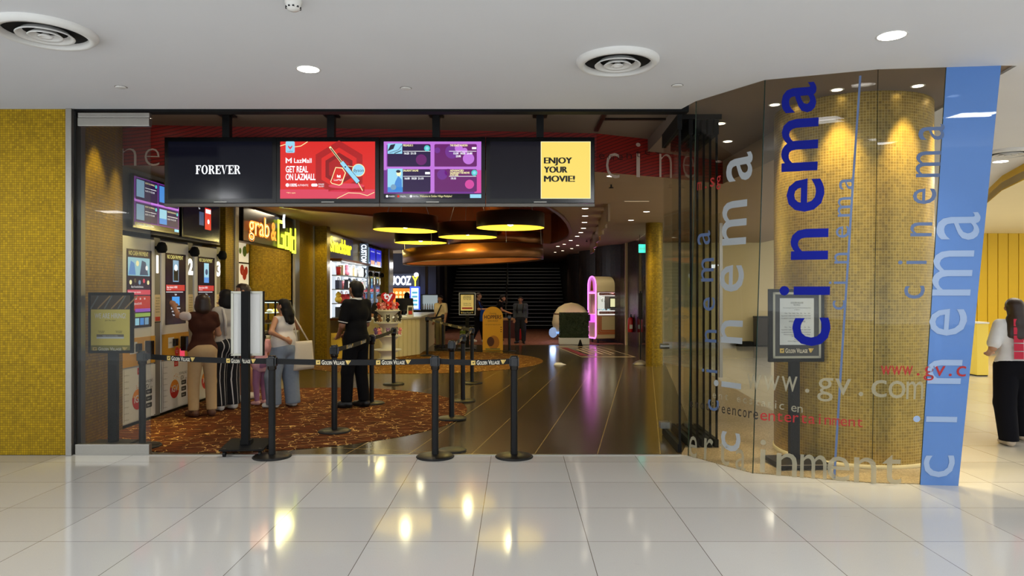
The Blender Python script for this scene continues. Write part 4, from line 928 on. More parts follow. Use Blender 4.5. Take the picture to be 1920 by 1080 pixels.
def artd(s, x0, y0, x1, y1):
    w, h = x1-x0, y1-y0; s.rect(x0, y0, x1, y1, S_BLACK); s.rect(x0+w*.42, y0+h*.3, x0+w*.55, y0+h*.62, K_PIC2, 1); s.rect(x0+w*.58, y0+h*.22, x0+w*.76, y0+h*.75, S_RED, 1); s.rect(x0+w*.6, y0+h*.62, x0+w*.75, y0+h*.72, S_WHITE, 2); s.disc(x0+w*.68, y0+h*.42, h*.06, S_WHITE, 2, 12); s.text('Sips', x0+w*.4, y0+h*.68, h*.04, S_WHITE, 1)
def artb(s, x0, y0, x1, y1):
    w, h = x1-x0, y1-y0; B = em('promo_blue', (36, 40, 196), 1.0); s.rect(x0, y0, x1, y1, S_BLACK)
    for k in range(3): s.rect(x0+w*(.02+.33*k), y0+h*.05, x0+w*(.31+.33*k), y0+h*.96, B if k else S_STEELB, 1); s.rect(x0+w*(.06+.33*k), y0+h*.06, x0+w*(.26+.33*k), y0+h*.28, S_PINK if k == 0 else em('promo_peach', (236, 170, 120), 1.), 2); s.text('PROMO', x0+w*(.07+.33*k), y0+h*.75, h*.06, S_WHITE, 2, w=w*.18)
def walltv(yc, w, z0, h, label, art, x=-4.56):
    t = thing('television', label, 'screen', (x, yc, z0))
    MB(M_BPLAS).box(-.05, 0, -w/2, w/2, 0, h, .006).build('casing', t); MB(M_MATT).box(-.10, -.05, -.15, .15, .15, h-.15).build('wall_bracket', t)
    s = MB(); s.frame((.002, 0, 0), (0, 1, 0), (0, 0, 1)); art(s, -w/2+.025, .03, w/2-.025, h-.03); s.build('display', t)
walltv(8.96, 1.16, 2.37, .65, 'purple timetable screen above ticket machine number 1', artp)
walltv(10.22, 1.20, 2.36, .66, 'dark screen with a red drink advert above ticket machine number 3', artd)
walltv(22.4, 3.0, 2.42, .62, 'wide blue promotion screen above the distant ticket machines', artb)
# ================================================================== grab & Gold booth
t = thing('neon_sign', 'glowing sign with orange and yellow lettering over the booth opening', 'illuminated sign', (-4.52, 13.0, 2.42))
NEON_O = em('neon_orange', (255, 128, 40), 2.4); NEON_P = em('neon_pale_core', (255, 214, 150), 2.6); NEON_Y = em('neon_yellow', (236, 255, 60), 2.3)
MB(M_DBRONZE).box(-.06, -.03, -1.25, 1.35, .04, .62, .01).build('backing', t)
b = MB(); b.frame((0, 0, 0), (0, 1, 0), (0, 0, 1)); b.text('grab', -1.12, .17, .34, NEON_O, 8, w=.98, off=.018, ext=.004); b.text('&', -.03, .15, .32, NEON_O, 8, w=.27, off=.015, ext=.004); b.text('grab', -1.115, .175, .33, NEON_P, 14, w=.97, off=-.02); b.build('orange_lettering', t)
b = MB(); b.frame((0, 0, 0), (0, 1, 0), (0, 0, 1)); L_ = 10
def blk(x0, y0, x1, y1, r): b.mat(NEON_Y); b.box(x0, x1, y0, y1, .0, .012)
for r_ in ((.34, .03, .70, .09), (.34, .03, .40, .56), (.34, .50, .58, .56), (.64, .03, .70, .30), (.54, .24, .70, .30),
           (.76, .02, 1.0, .075), (.76, .02, .815, .36), (.945, .02, 1.0, .36), (.76, .305, 1.0, .36), (1.065, .0, 1.12, .46),
           (1.18, -.03, 1.42, .025), (1.18, -.03, 1.235, .31), (1.365, -.03, 1.42, .48), (1.18, .255, 1.42, .31)): blk(*r_, 0)
b.build('yellow_lettering', t)
b = MB(em('neon_white_straw', (236, 246, 255), 2.0)); b.tube([(.03, .62, .42), (.03, .60, .60), (.03, .66, .74)], .022); b.build('straw', t)
lamp('AREA', (-4.3, 13.0, 2.7), 14, (1, .9, .3), .8, (-3.0, 13.0, 1.8), shape=.3)
t = thing('food_menu_board', 'framed panel of three food pictures on the back of the booth', 'menu board', (-5.47, 12.95, 1.15))
y0b, y1b = -.0, 1.1
s = MB(); s.frame((.0, 0, 0), (0, 1, 0), (0, 0, 1)); s.rect(-.05, 0, 1.45, 1.55, pm('menu_lit_cream', (230, 220, 196), .5, emit=(226, 214, 186), es=.55))
FOODC = [(pm('food_brown', (96, 60, 34), .6), pm('food_cream', (236, 220, 170), .6)), (pm('food_red', (190, 52, 34), .6), pm('food_white', (240, 236, 228), .6)), (pm('food_yellow', (226, 184, 60), .6), pm('food_green', (110, 140, 60), .6))]
for k in range(3):
    for j in range(7): s.disc(.5+.9*random.random(), .25+.5*k+.16*random.random(), .06+.06*random.random(), FOODC[k][j % 2], 1+j, 12)
    s.rect(.0, .02+.5*k, 1.45, .05+.5*k, M_DBRONZE, 12)
s.build('picture_panel', t); MB(M_DBRONZE).box(-.03, 0, -.09, -.05, -.03, 1.58).box(-.03, 0, 1.45, 1.49, -.03, 1.58).box(-.03, 0, -.05, 1.45, 1.55, 1.58).box(-.03, 0, -.05, 1.45, -.03, 0).build('frame', t)
t = thing('service_counter', 'cream counter of the booth below the display case', 'counter', (-4.62, 13.0, 0))
MB(M_CREAM).box(-.5, .12, -1.4, 1.42, 0, .78, .008).build('body', t); MB(M_WGLOSS).box(-.52, .15, -1.42, 1.44, .78, .82, .008).build('worktop', t); MB(M_STEEL).box(.12, .13, -1.4, 1.42, 0, .1).build('plinth', t)
lamp('AREA', (-4.9, 12.8, 3.05), 55, (1, .86, .6), 1.0, (-4.9, 12.8, 0))
t = thing('display_case', 'lit glass display case standing on the booth counter', 'display case', (-4.55, 13.25, .82))
MB(M_BLACK).box(.155, .18, -.45, -.42, 0, .62).box(.155, .18, .42, .45, 0, .62).box(-.28, -.255, -.45, -.42, 0, .62).box(-.28, -.255, .42, .45, 0, .62).box(-.28, .18, -.45, .45, .60, .63).box(-.28, .18, -.45, .45, 0, .03).build('frame', t)
MB(M_GLASS).box(.165, .175, -.42, .42, .03, .60).box(-.28, .16, -.437, -.432, .03, .60).build('glass', t)
MB(M_STEEL).box(-.24, .15, -.41, .41, .20, .21).box(-.24, .15, -.41, .41, .39, .40).build('shelf', t)
MB(em('case_strip_light', (214, 240, 236), 2.0)).box(-.2, .12, -.40, .40, .585, .595).build('light_strip', t)
lamp('AREA', (-4.6, 13.25, 1.38), 6, (.85, 1, .97), .5, (-4.6, 13.25, 0))
def extra(m, r, pos, lab):
    t = thing('pastry', lab, 'pastry', pos); MB(m).ico((0, 0, r*.55), r, 2, (1, 1, .6)).build('bun', t); MB(M_WHITE).lathe([(r*1.3, 0), (r*1.35, .008), (0, .008)], 16).build('tray', t)
for j, (y, z, m, lab) in enumerate(((13.0, 1.03, FOODC[0][0], 'brown bun on the lower shelf of the display case, nearer the sign stand'), (13.25, 1.03, FOODC[2][0], 'golden bun in the middle of the lower display case shelf'), (13.5, 1.03, FOODC[0][1], 'pale bun at the far end of the lower display case shelf'), (13.1, 1.22, FOODC[0][1], 'pale bun on the upper shelf of the display case'), (13.4, 1.22, FOODC[2][0], 'golden bun on the upper shelf of the display case'))): extra(m, .06, (-4.58, y, z), lab)
# ================================================================== merchandise shelf
S0, S1, SZ0, SZ1 = 17.05, 20.35, .98, 2.36
t = thing('merchandise_shelf', 'brightly lit merchandise shelf with white posts set in the mosaic wall', 'display shelf', (-4.57, (S0+S1)/2, SZ0)); L = (S1-S0)/2; Hh = SZ1-SZ0
MB(em('lit_shelf_back', (226, 238, 250), .75)).box(0, .02, -L, L, 0, Hh).build('lit_back', t)
for k in range(5): MB(em('lit_shelf_post', (238, 246, 255), 1.6)).box(.02, .10, -L+k*2*L/4-.035, -L+k*2*L/4+.035, 0, Hh).build('post', t)
for k in range(5): MB(M_STEEL).box(.02, .34, -L, L, k*Hh/4.0-.012, k*Hh/4.0+.008).build('shelf', t)
MB(M_BRONZE).box(.0, .36, -L-.02, L+.02, -.06, -.015).box(.0, .36, -L-.02, L+.02, Hh+.012, Hh+.06).build('frame', t)
lamp('AREA', (-3.95, 18.7, 2.3), 30, (.86, .93, 1), 2.4, (-4.5, 18.7, 1.4), shape=.2)
GC = [('red', (196, 36, 40)), ('black', (28, 26, 30)), ('beige', (200, 178, 136)), ('navy', (38, 44, 76)), ('grey', (120, 118, 120)), ('pink', (222, 128, 146)), ('yellow', (222, 178, 50)), ('white', (228, 226, 222))]
def good(kind, m):
    b = MB(m)
    if kind == 'tote bag': b.box(-.05, .05, -.14, .14, 0, .22, .015); b2 = MB(m).tube([(0, -.08, .21), (0, -.07, .28), (0, .07, .28), (0, .08, .21)], .01, 6); return b, ('strap', b2)
    if kind == 'tumbler': b.lathe([(0, 0), (.05, 0), (.065, .2), (0, .2)], 18); b2 = MB(M_WHITE).lathe([(.068, .2), (.068, .225), (0, .23)], 18).cyl((0, 0, .22), (.0, .01, .29), .006, n=6); return b, ('lid', b2)
    if kind == 'boxed figure': b.box(-.06, .06, -.09, .09, 0, .25, .004); b2 = MB(M_WHITE).box(.06, .064, -.07, .07, .04, .2); return b, ('window_card', b2)
    b.ico((0, 0, .09), .09, 2); b.ico((0, 0, .2), .07, 2); b2 = MB(m).ico((0, .05, .265), .025, 1).ico((0, -.05, .265), .025, 1); return b, ('ears', b2)
KN = ['tote bag', 'tumbler', 'boxed figure', 'plush toy']; lay = [(1, 3, 0, 2), (0, 2, 3, 1), (3, 0, 1, 3), (2, 1, 2, 0)]
ORD = ('first', 'second', 'third', 'fourth')
for r in range(4):
    for c in range(4):
        for k in range(2):
            kind = KN[(lay[r][c]+k) % 4]; cn, cc = GC[(r*3+c*5+k*2+r*c) % 8]
            if (r, c, k) == (2, 1, 0): kind, cn, cc = 'tote bag', *GC[0]
            if (r, c, k) == (2, 2, 0): kind, cn, cc = 'boxed figure', *GC[6]
            y = -L+(c+.32+.38*k)*2*L/4
            tt = thing(kind.replace(' ', '_'), '%s %s on the %s lit merchandise shelf, %s bay, %s of its pair' % (cn, kind, ('top', 'second', 'third', 'lowest')[r], ORD[c], ('nearer', 'farther')[k]), kind, (-4.57+.2, (S0+S1)/2+y, SZ0+(3-r)*Hh/4.0+.009), 0, 'goods on the lit merchandise shelf')
            b1, (n2, b2) = good(kind, pm('goods_'+cn, cc, .6)); b1.build('body', tt); b2.build(n2, tt)
t = thing('shop_sign', 'dark sign panel with chunky yellow lettering above the merchandise shelf', 'illuminated sign', (-4.55, 18.35, 2.45))
MB(pm('dusk_sign_panel', (40, 34, 54), .3, emit=(26, 22, 40), es=1)).box(-.04, 0, -1.25, 1.3, 0, .60, .006).build('panel', t)
b = MB(); b.frame((.01, 0, 0), (0, 1, 0), (0, 0, 1)); SY = em('sign_lemon', (250, 240, 40), 1.5); b.text('Snackbar', -1.18, .17, .34, SY, 2, w=2.25, off=.035, ext=.004); b.build('lettering', t)
t = thing('projecting_sign', 'tall white projecting sign reading CUSTOMER SERVICE downwards', 'illuminated sign', (-4.44, 20.56, 1.74))
MB(pm('sign_grey_box', (110, 116, 126), .4, emit=(70, 84, 104), es=.6)).box(-.12, .12, -.03, .03, 0, 1.28, .005).build('box', t); MB(M_STEEL).box(-.16, -.13, -.02, .02, .2, .25).box(-.16, -.13, -.02, .02, 1.0, 1.05).build('bracket', t)
b = MB(); b.frame((0, -.034, 0), (0, 0, -1), (1, 0, 0)); b.text('CUSTOMER SERVICE', -1.25, -.07, .14, em('sign_white_glow', (225, 240, 255), 2.0), 1, w=1.22, off=.03); b.build('lettering', t)
t = thing('wet_floor_sign', 'yellow folding caution sign standing against the mosaic wall', 'caution sign', (-4.35, 17.0, 0), .5)
MB(pm('caution_yellow', (224, 186, 40), .5)).add([(-.16, -.1, 0), (.16, -.1, 0), (.12, -.01, .62), (-.12, -.01, .62), (-.16, -.08, 0), (.16, -.08, 0), (.12, .01, .62), (-.12, .01, .62)], [(0, 1, 2, 3), (5, 4, 7, 6), (0, 3, 7, 4), (1, 5, 6, 2), (3, 2, 6, 7), (0, 4, 5, 1)]).build('front_leaf', t)
MB(pm('caution_yellow', (0, 0, 0))).add([(-.16, .12, 0), (.16, .12, 0), (.12, .02, .6), (-.12, .02, .6), (-.16, .1, 0), (.16, .1, 0), (.12, .01, .6), (-.12, .01, .6)], [(1, 0, 3, 2), (4, 5, 6, 7), (0, 4, 7, 3), (1, 2, 6, 5), (3, 7, 6, 2), (0, 1, 5, 4)]).build('rear_leaf', t)
b = MB(); b.frame((0, -.085, .1), (1, 0, 0), (0, .145, .99)); b.text('CAUTION', 0, .36, .05, K_INK, 4, 'C', w=.2); b.poly([(-.09, .08), (.09, .08), (0, .26)], K_INK, 4); b.poly([(-.06, .1), (.06, .1), (0, .22)], pm('caution_yellow', (0, 0, 0)), 5); b.build('print', t)
# ================================================================== customer counter, toy stand, stall
t = thing('customer_counter', 'large cream counter with vertical slats and a pale top', 'counter', (0, 0, 0))
cp = [(-3.25, 16.75), (-2.48, 18.1), (-2.55, 22), (-3.2, 22), (-3.1, 18.6), (-3.75, 17.0)]
M_CTR = pm('counter_cream', (214, 200, 152), .5)
MB(M_CTR).prism(cp, .006, .94).build('body', t); MB(M_WGLOSS).prism([(x+(.03 if i in (1, 2) else -.0), y-(.04 if i < 2 else 0)) for i, (x, y) in enumerate(cp)], .94, .98).build('top', t)
sl = MB(pm('counter_slat', (228, 214, 168), .5)); a, b2 = Vector((*cp[0], 0)), Vector((*cp[1], 0)); d = (b2-a).normalized(); nn = Vector((d.y, -d.x, 0))
for i in range(9):
    p = a.lerp(b2, (i+.5)/9); sl.add([p-d*.06+nn*.012, p+d*.06+nn*.012, p+d*.06, p-d*.06]+[v+Vector((0, 0, .9)) for v in (p-d*.06+nn*.012, p+d*.06+nn*.012, p+d*.06, p-d*.06)], [(0, 1, 5, 4), (1, 2, 6, 5), (3, 0, 4, 7), (4, 5, 6, 7)])
sl.build('slats', t)
t = thing('monitor', 'black checkout monitor on the cream counter', 'monitor', (-3.05, 19.2, .98))
MB(M_BPLAS).box(-.24, .24, -.02, .02, .12, .46, .01).build('screen_housing', t); MB(M_BLACK).cyl((0, 0, .01), (0, 0, .15), .03).lathe([(.1, 0), (.1, .012), (0, .015)], 20).build('stand', t)
t = thing('leaflet_holder', 'white leaflet holder with a red picture on the cream counter', 'leaflet holder', (-2.70, 17.95, .98), .2)
MB(M_WHITE).add([(-.09, 0, 0), (.09, 0, 0), (.065, .05, .28), (-.065, .05, .28), (-.09, .02, 0), (.09, .02, 0), (.065, .07, .28), (-.065, .07, .28)], [(0, 1, 2, 3), (5, 4, 7, 6), (0, 3, 7, 4), (1, 5, 6, 2), (3, 2, 6, 7), (0, 4, 5, 1)]).build('stand', t)
b = MB(); b.frame((0, -.003, .0), (1, 0, 0), (0, .175, .98)); b.rect(-.05, .05, .05, .24, K_INK, 1); b.rect(-.045, .06, .045, .15, K_RED, 2); b.build('leaflet', t)
TSX, TSY = xw(727, 16.1), 16.1
t = thing('toy_stand', 'white waisted display stand with three round tiers of soft toys', 'display stand', (TSX, TSY, .01))
TIERS = (.88, .60, .28, 1.16)
MB(M_WGLOSS).lathe([(.26, 0), (.26, .05), (.17, .09), (.15, .18), (.24, .25), (.25, .27)], 36).lathe([(.25, .27), (.13, .31), (.12, .42), (.23, .56), (.24, .58)], 36).lathe([(.24, .58), (.12, .63), (.12, .76), (.23, .86), (.24, .88)], 36).lathe([(.24, .88), (.11, .93), (.10, 1.02), (.24, 1.14), (.25, 1.16), (0, 1.16)], 36).build('pedestal', t)
for z in (.27, .585, .885): MB(M_WHITE).lathe([(.31, z), (.32, z+.01), (.31, z+.022), (.1, z+.022)], 40).build('tier', t)
MB(M_WHITE).lathe([(.28, 1.16), (.29, 1.17), (.28, 1.182), (0, 1.182)], 40).build('tier', t)
t2 = thing('heart_sign', 'red heart sign with white lettering on top of the toy stand', 'sign', (TSX+.01, TSY, 1.29))
hp = []
for i in range(40):
    a = 2*PI*i/40; hp.append((.0105*16*math.sin(a)**3, .0105*(13*math.cos(a)-5*math.cos(2*a)-2*math.cos(3*a)-math.cos(4*a))+.18))
b = MB(pm('heart_red', (204, 30, 40), .35)); b.frame((0, .015, 0), (1, 0, 0), (0, 0, 1)); n = len(hp)
b.add([(x, y, -.015) for x, y in hp]+[(x, y, .015) for x, y in hp], [tuple(range(n-1, -1, -1)), tuple(range(n, 2*n))]+[(i, (i+1) % n, n+(i+1) % n, n+i) for i in range(n)]); b.build('heart', t2)
b = MB(); b.frame((0, -.003, 0), (1, 0, 0), (0, 0, 1)); b.text('ty', 0, .16, .15, em('heart_letter_white', (250, 244, 236), .7), 2, 'C', off=.03, w=.21); b.build('lettering', t2)
MB(M_WHITE).cyl((0, .015, -.08), (0, .015, .03), .012).build('stem', t2)
PC = [('red and white', (200, 50, 50), (238, 226, 216)), ('black and white', (30, 28, 30), (232, 230, 226)), ('pink', (226, 140, 150), (240, 220, 214)), ('brown', (120, 82, 54), (226, 206, 176)), ('grey', (110, 108, 112), (224, 222, 220)), ('cream', (226, 208, 170), (246, 236, 214)), ('violet', (126, 90, 150), (226, 214, 230))]
def plush(cm, cw, loc, rz, lab):
    tt = thing('plush_toy', lab, 'soft toy', loc, rz, 'soft toys on the tiered stand')
    MB(cm).ico((0, 0, .055), .05, 2).ico((0, -.025, .125), .045, 2).ico((-.03, -.02, .168), .016, 1).ico((.03, -.02, .168), .016, 1).build('body', tt)
    MB(cw).ico((0, -.06, .118), .02, 1).ico((-.035, -.05, .02), .018, 1).ico((.035, -.05, .02), .018, 1).build('muzzle_and_paws', tt)
for ti, (z, rr, cnt, nmz) in enumerate(((1.192, .19, 9, 'top'), (.917, .255, 8, 'second'), (.617, .255, 8, 'third'))):
    for k in range(cnt):
        a = 2*PI*k/cnt-PI/2+.2; cn, c1, c2 = PC[(0, 2, 0, 5, 0, 2, 3, 0, 2)[k] if ti == 0 else ((1, 4, 1, 3, 1, 4, 1, 3)[k] if ti == 1 else (6, 4, 2, 6, 3, 4, 6, 2)[k])]
        plush(pm('plush_'+cn, c1, .9), pm('plush_trim_'+cn, c2, .9), (TSX+math.cos(a)*rr, TSY+math.sin(a)*rr, z+.002), a+PI/2, '%s soft toy on the %s tier, place %s from the front' % (cn, nmz, ('one', 'two', 'three', 'four', 'five', 'six', 'seven', 'eight', 'nine')[k]))
# bright stall at the far end
t = thing('shop_sign', 'glowing white lettered stall sign with a yellow end', 'illuminated sign', (xw(758, 27.1), 27.13, 1.85))
MB(pm('stall_sign_rail', (60, 66, 86), .5)).box(-.56, .56, 0, .06, -.06, .46).build('backing', t)
b = MB(); b.frame((0, -.02, 0), (1, 0, 0), (0, 0, 1)); b.text('UOOZ', -.54, .04, .32, em('stall_white', (236, 242, 255), 3.2), 1, w=.80, off=.03, ext=.02); b.text('Y', .30, .0, .36, em('stall_yellow', (250, 224, 60), 2.2), 1, w=.24, off=.02, ext=.02); b.disc(.46, .42, .09, em('stall_white', (0, 0, 0)), 1); b.build('lettering', t)
t = thing('menu_screen', 'glowing orange menu panel below the stall sign', 'illuminated menu', (xw(752, 27.1), 27.15, 1.0))
MB(em('stall_orange', (238, 132, 36), 1.3)).box(-.42, .36, 0, .04, .0, .75, .004).build('panel', t)
b = MB(); b.frame((0, -.004, 0), (1, 0, 0), (0, 0, 1))
for k in range(5):
    for j in range(2): b.disc(-.33+.15*k, .42+.16*j, .055, em('stall_cup_cream', (255, 226, 150), 1.6), 1, 12)
b.rect(-.38, .06, .3, .22, em('stall_deep_orange', (206, 70, 24), 1.0), 1); b.text('TEA', -.3, .09, .1, em('stall_cup_cream', (0, 0, 0)), 2); b.build('menu_print', t)
t = thing('order_screen', 'tall pale blue order screen with a blue frame beside the orange menu', 'screen', (xw(777, 26.5), 26.6, .9))
MB(em('stall_blue_frame', (54, 84, 226), 1.6)).box(-.19, .19, 0, .05, .0, .92, .02).build('frame', t); MB(M_STEEL).box(-.04, .04, .01, .05, -.89, 0).box(-.15, .15, -.05, .15, -.896, -.87).build('stand', t)
b = MB(); b.frame((0, -.004, 0), (1, 0, 0), (0, 0, 1)); b.rect(-.14, .08, .14, .86, em('stall_pale_screen', (206, 238, 250), 1.6), 1)
for k in range(4): b.rect(-.1, .2+.15*k, .1, .27+.15*k, em('stall_teal_print', (90, 170, 200), 1.2), 2)
b.build('display', t)
t = thing('stall_counter', 'dark stall counter under the orange menu', 'counter', (xw(758, 25.9), 26.0, 0))
MB(M_BLACK).box(-.8, .75, -.2, .25, 0, .92, .01).build('body', t); MB(M_STEEL).box(-.83, .78, -.24, .28, .92, .96).build('worktop', t)
lamp('AREA', (xw(760, 26.3), 26.3, 2.6), 18, (.8, .86, 1), .8, (xw(760, 26), 25.8, .5))
# glass cabinet of white bottles beyond the counter
t = thing('display_cabinet', 'dark cabinet with a lit upper case of small white bottles', 'display cabinet', (xw(806, 24.5), 24.6, 0))
MB(M_BLACK).box(-.30, .30, -.2, .2, 0, 1.0, .005).box(-.30, -.28, -.2, .2, 1.0, 1.5).box(.28, .30, -.2, .2, 1.0, 1.5).box(-.30, .30, -.2, .2, 1.5, 1.53).build('case', t); MB(em('cabinet_glow', (200, 214, 216), .5)).box(-.28, .28, .17, .19, 1.0, 1.5).build('lit_back', t)
for k in range(7):
    tt = thing('bottle', 'small white bottle in the lit cabinet, place %s along' % ('one', 'two', 'three', 'four', 'five', 'six', 'seven')[k], 'bottle', (xw(806, 24.5)-.24+.08*k, 24.5, 1.0), 0, 'bottles in the lit cabinet')
    MB(M_WHITE).lathe([(0, 0), (.025, 0), (.025, .12), (.01, .16), (.01, .17)], 12).build('body', tt); MB(M_DARK).lathe([(.012, .17), (.012, .2), (0, .2)], 10).build('cap', tt)
# ================================================================== queue posts and belts
GVG = pm('belt_gold_print', (226, 196, 110), .6); GVW = pm('belt_white_print', (232, 226, 208), .6)
def gvlogo(b, x, y, h, lay=1, mc=None, mw=None, w=None):
    """square emblem, GOLDEN VILLAGE, triangle emblem; h = emblem height; returns drawn width"""
    mc = mc or GVG; mw = mw or GVW; w = w or h*7.2; k = w/7.2/h
    def X(u): return x+u*h*k
    b.rect(X(0), y, X(.9), y+h, mc, lay); b.poly([(X(.45), y+h*.32), (X(.65), y+h*.5), (X(.45), y+h*.68), (X(.25), y+h*.5)], M_BELT, lay+1); b.rect(X(.6), y+h*.62, X(.9), y+h*.72, M_BELT, lay+1)
    b.text('G', X(1.15), y+h*.02, h*.95, mw, lay, w=h*k*.55, off=.02); b.text('OLDEN', X(1.75), y+h*.02, h*.74, mw, lay, w=h*k*1.55, off=.02)
    b.text('V', X(3.55), y+h*.02, h*.95, mw, lay, w=h*k*.55, off=.02); b.text('ILLAGE', X(4.12), y+h*.02, h*.74, mw, lay, w=h*k*1.75, off=.02)
    b.poly([(X(6.05), y+h), (X(6.85), y+h), (X(6.45), y)], mc, lay); b.poly([(X(6.92), y+h), (X(7.2), y+h), (X(6.62), y), (X(6.55), y+h*.12)], mc, lay)
POSTS = {}
def stanchion(key, px, py, label, h=.985):
    p = fl(px, py); p.z = .0 if p.y < Y0 else (.0105 if (p.x+3.1)**2/2.44**2+(p.y-9.38)**2/2.38**2 < 1 or (p.x+2.2)**2/2.82**2+(p.y-16.4)**2/2.6**2 < 1 else .0045)
    t = thing('belt_stanchion', label, 'queue barrier post', p, 0, 'black belt posts of the queue')
    if 'b' in POSTS.get('_m', {}):
        for nme in ('base', 'rubber_ring', 'post', 'belt_head'):
            o = bpy.data.objects.new(nme, POSTS['_m'][nme]); COL.objects.link(o); o.parent = t
    else:
        m = {}
        m['base'] = MB(M_BLACK).lathe([(.175, .004), (.178, .012), (.17, .02), (.06, .03), (.0, .032)], 44).build('base', t).data
        m['rubber_ring'] = MB(M_RUBBER).lathe([(.0, 0), (.18, 0), (.185, .006), (.18, .013), (.17, .014)], 44).build('rubber_ring', t).data
        m['post'] = MB(M_BLACK).cyl((0, 0, .02), (0, 0, .86), .033, n=24).build('post', t).data
        m['belt_head'] = MB(M_BPLAS).lathe([(.033, .845), (.042, .855), (.042, .905)], 24).box(-.03, .03, -.047, -.03, .885, .965, .004).box(-.03, .03, .03, .047, .885, .965, .004).box(-.047, -.03, -.03, .03, .885, .965, .004).box(.03, .047, -.03, .03, .885, .965, .004).lathe([(.040, .90), (.040, .972), (.036, .985), (0, .987)], 24).build('belt_head', t).data
        m['b'] = 1; POSTS['_m'] = m
    POSTS[key] = t; return t
def belt(ka, kb, logos, sag=.012, name='belt', tape=None, z=.93):
    a = Vector(POSTS[ka].location); b2 = Vector(POSTS[kb].location); a.z += z; b2.z += z; o0 = Vector(POSTS[ka].location)
    d = b2-a; L = d.length; u = d.normalized(); a2 = a+u*.045; L2 = L-.09
    up = Vector((0, 0, 1)); nrm = u.cross(up).normalized()
    def P(s, dz): return a2+u*s+up*(dz-sag*4*(s/L2)*(1-s/L2))-o0
    m = MB(M_BELT); N = 14; h = .027
    vs = []
    for i in range(N+1):
        s = L2*i/N
        for off in (-.0012, .0012): vs += [P(s, -h)+nrm*off, P(s, h)+nrm*off]
    fs = []
    for i in range(N):
        k = 4*i; fs += [(k, k+1, k+5, k+4), (k+2, k+6, k+7, k+3), (k+1, k+3, k+7, k+5), (k, k+4, k+6, k+2)]
    m.add(vs, fs); bo = m.build(name, POSTS[ka])
    if logos:
        q = MB()
        flip = 1 if nrm.y < 0 else -1             # face the concourse
        for c in logos:
            w = .34; s0 = c*L2
            mid = P(s0, 0); tdir = (P(min(s0+.1, L2), 0)-P(max(s0-.1, 0), 0)).normalized()*flip
            q.frame(mid+nrm*flip*.0025-tdir*(w/2), tdir, up); gvlogo(q, 0, -.021, .042, 1, w=w)
        q.build('lettering', bo)
    return bo
stanchion('a', 267, 839, 'black belt post standing behind the fixed glass leaf')
stanchion('b', 510, 857, 'black belt post in front of the girl in pink, next to the wheeled sign stand')
stanchion('c', 816, 857, 'black belt post on the threshold in the middle of the front belt row')
stanchion('d', 964, 857, 'black belt post ending the front belt row, alone on the pale tiles')
stanchion('e', 627, 811, 'black belt post on the rust carpet in front of the man in black')
stanchion('f', 697, 758, 'black belt post just behind the man in black')
stanchion('g', 738, 721, 'black belt post in front of the toy stand')
stanchion('h', 847, 787, 'first black belt post of the row leading into the lobby, at the carpet edge')
stanchion('i', 868, 753, 'second black belt post of the row leading into the lobby')
stanchion('j', 885, 719, 'third black belt post of the row leading into the lobby')
stanchion('k', 830, 656, 'distant black belt post in front of the person in the pale shirt')
stanchion('l', 955, 659, 'distant black belt post beside the yellow arched standee')
stanchion('m', 801, 668, 'distant black belt post beside the end of the cream counter')
belt('a', 'b', (.30, .79)); belt('b', 'c', (.37, .76)); belt('c', 'd', (.70,))
belt('e', 'f', (.35, .75)); belt('f', 'g', ()); belt('h', 'i', (.3, .8)); belt('i', 'j', (.3, .8)); belt('m', 'k', ()); belt('j', 'm', (.2, .4, .6, .8))
# notched second base plate seen beside the middle post
t = thing('base_plate', 'spare black base plate tucked against the middle belt post', 'base plate', fl(833, 853)+Vector((.06, .16, .005)))
MB(M_BLACK).lathe([(.0, 0), (.14, 0), (.14, .01), (.13, .016), (0, .018)], 36).build('plate', t); MB(M_RUBBER).lathe([(.145, 0), (.147, .008), (.14, .011)], 36).build('ring', t)
# ================================================================== sign stands
M_PAPER = pm('notice_white_paper', (214, 222, 232), .6); M_SILVER = pm('silver_snap_frame', (186, 182, 166), .3, .8)
def stand_base(t, w=.42, d=.36, m=M_MATT):
    MB(m).add([(-w/2, -d/2, .06), (w/2, -d/2, .06), (w/2, d/2, .10), (-w/2, d/2, .10), (-w/2, -d/2, .075), (w/2, -d/2, .075), (w/2, d/2, .115), (-w/2, d/2, .115)], [(3, 2, 1, 0), (4, 5, 6, 7), (0, 1, 5, 4), (1, 2, 6, 5), (2, 3, 7, 6), (3, 0, 4, 7)]).box(-.05, .05, -.05, .05, .07, .14).build('base_plate', t)
    for x in (-w/2+.04, w/2-.04):
        for y in (-d/2+.04, d/2-.04):
            c = MB(M_BLACK).cyl((x-.012, y, .027), (x+.012, y, .027), .027, n=16).box(x-.014, x+.014, y-.012, y+.012, .045, .08 if y < 0 else .10); o = c.build('caster', t)
def plinth_base(t, w, d):
    MB(M_BLACK).box(-w/2, w/2, -d/2, d/2, .012, .05, .005).build('base_plate', t); MB(M_STEEL).box(-w/2, w/2, -d/2-.004, -d/2, .045, .052).build('base_edge', t)
    for x in (-w/2+.03, w/2-.03): MB(M_RUBBER).cyl((x, -d/2+.03, 0), (x, -d/2+.03, .013), .02).build('foot', t); 
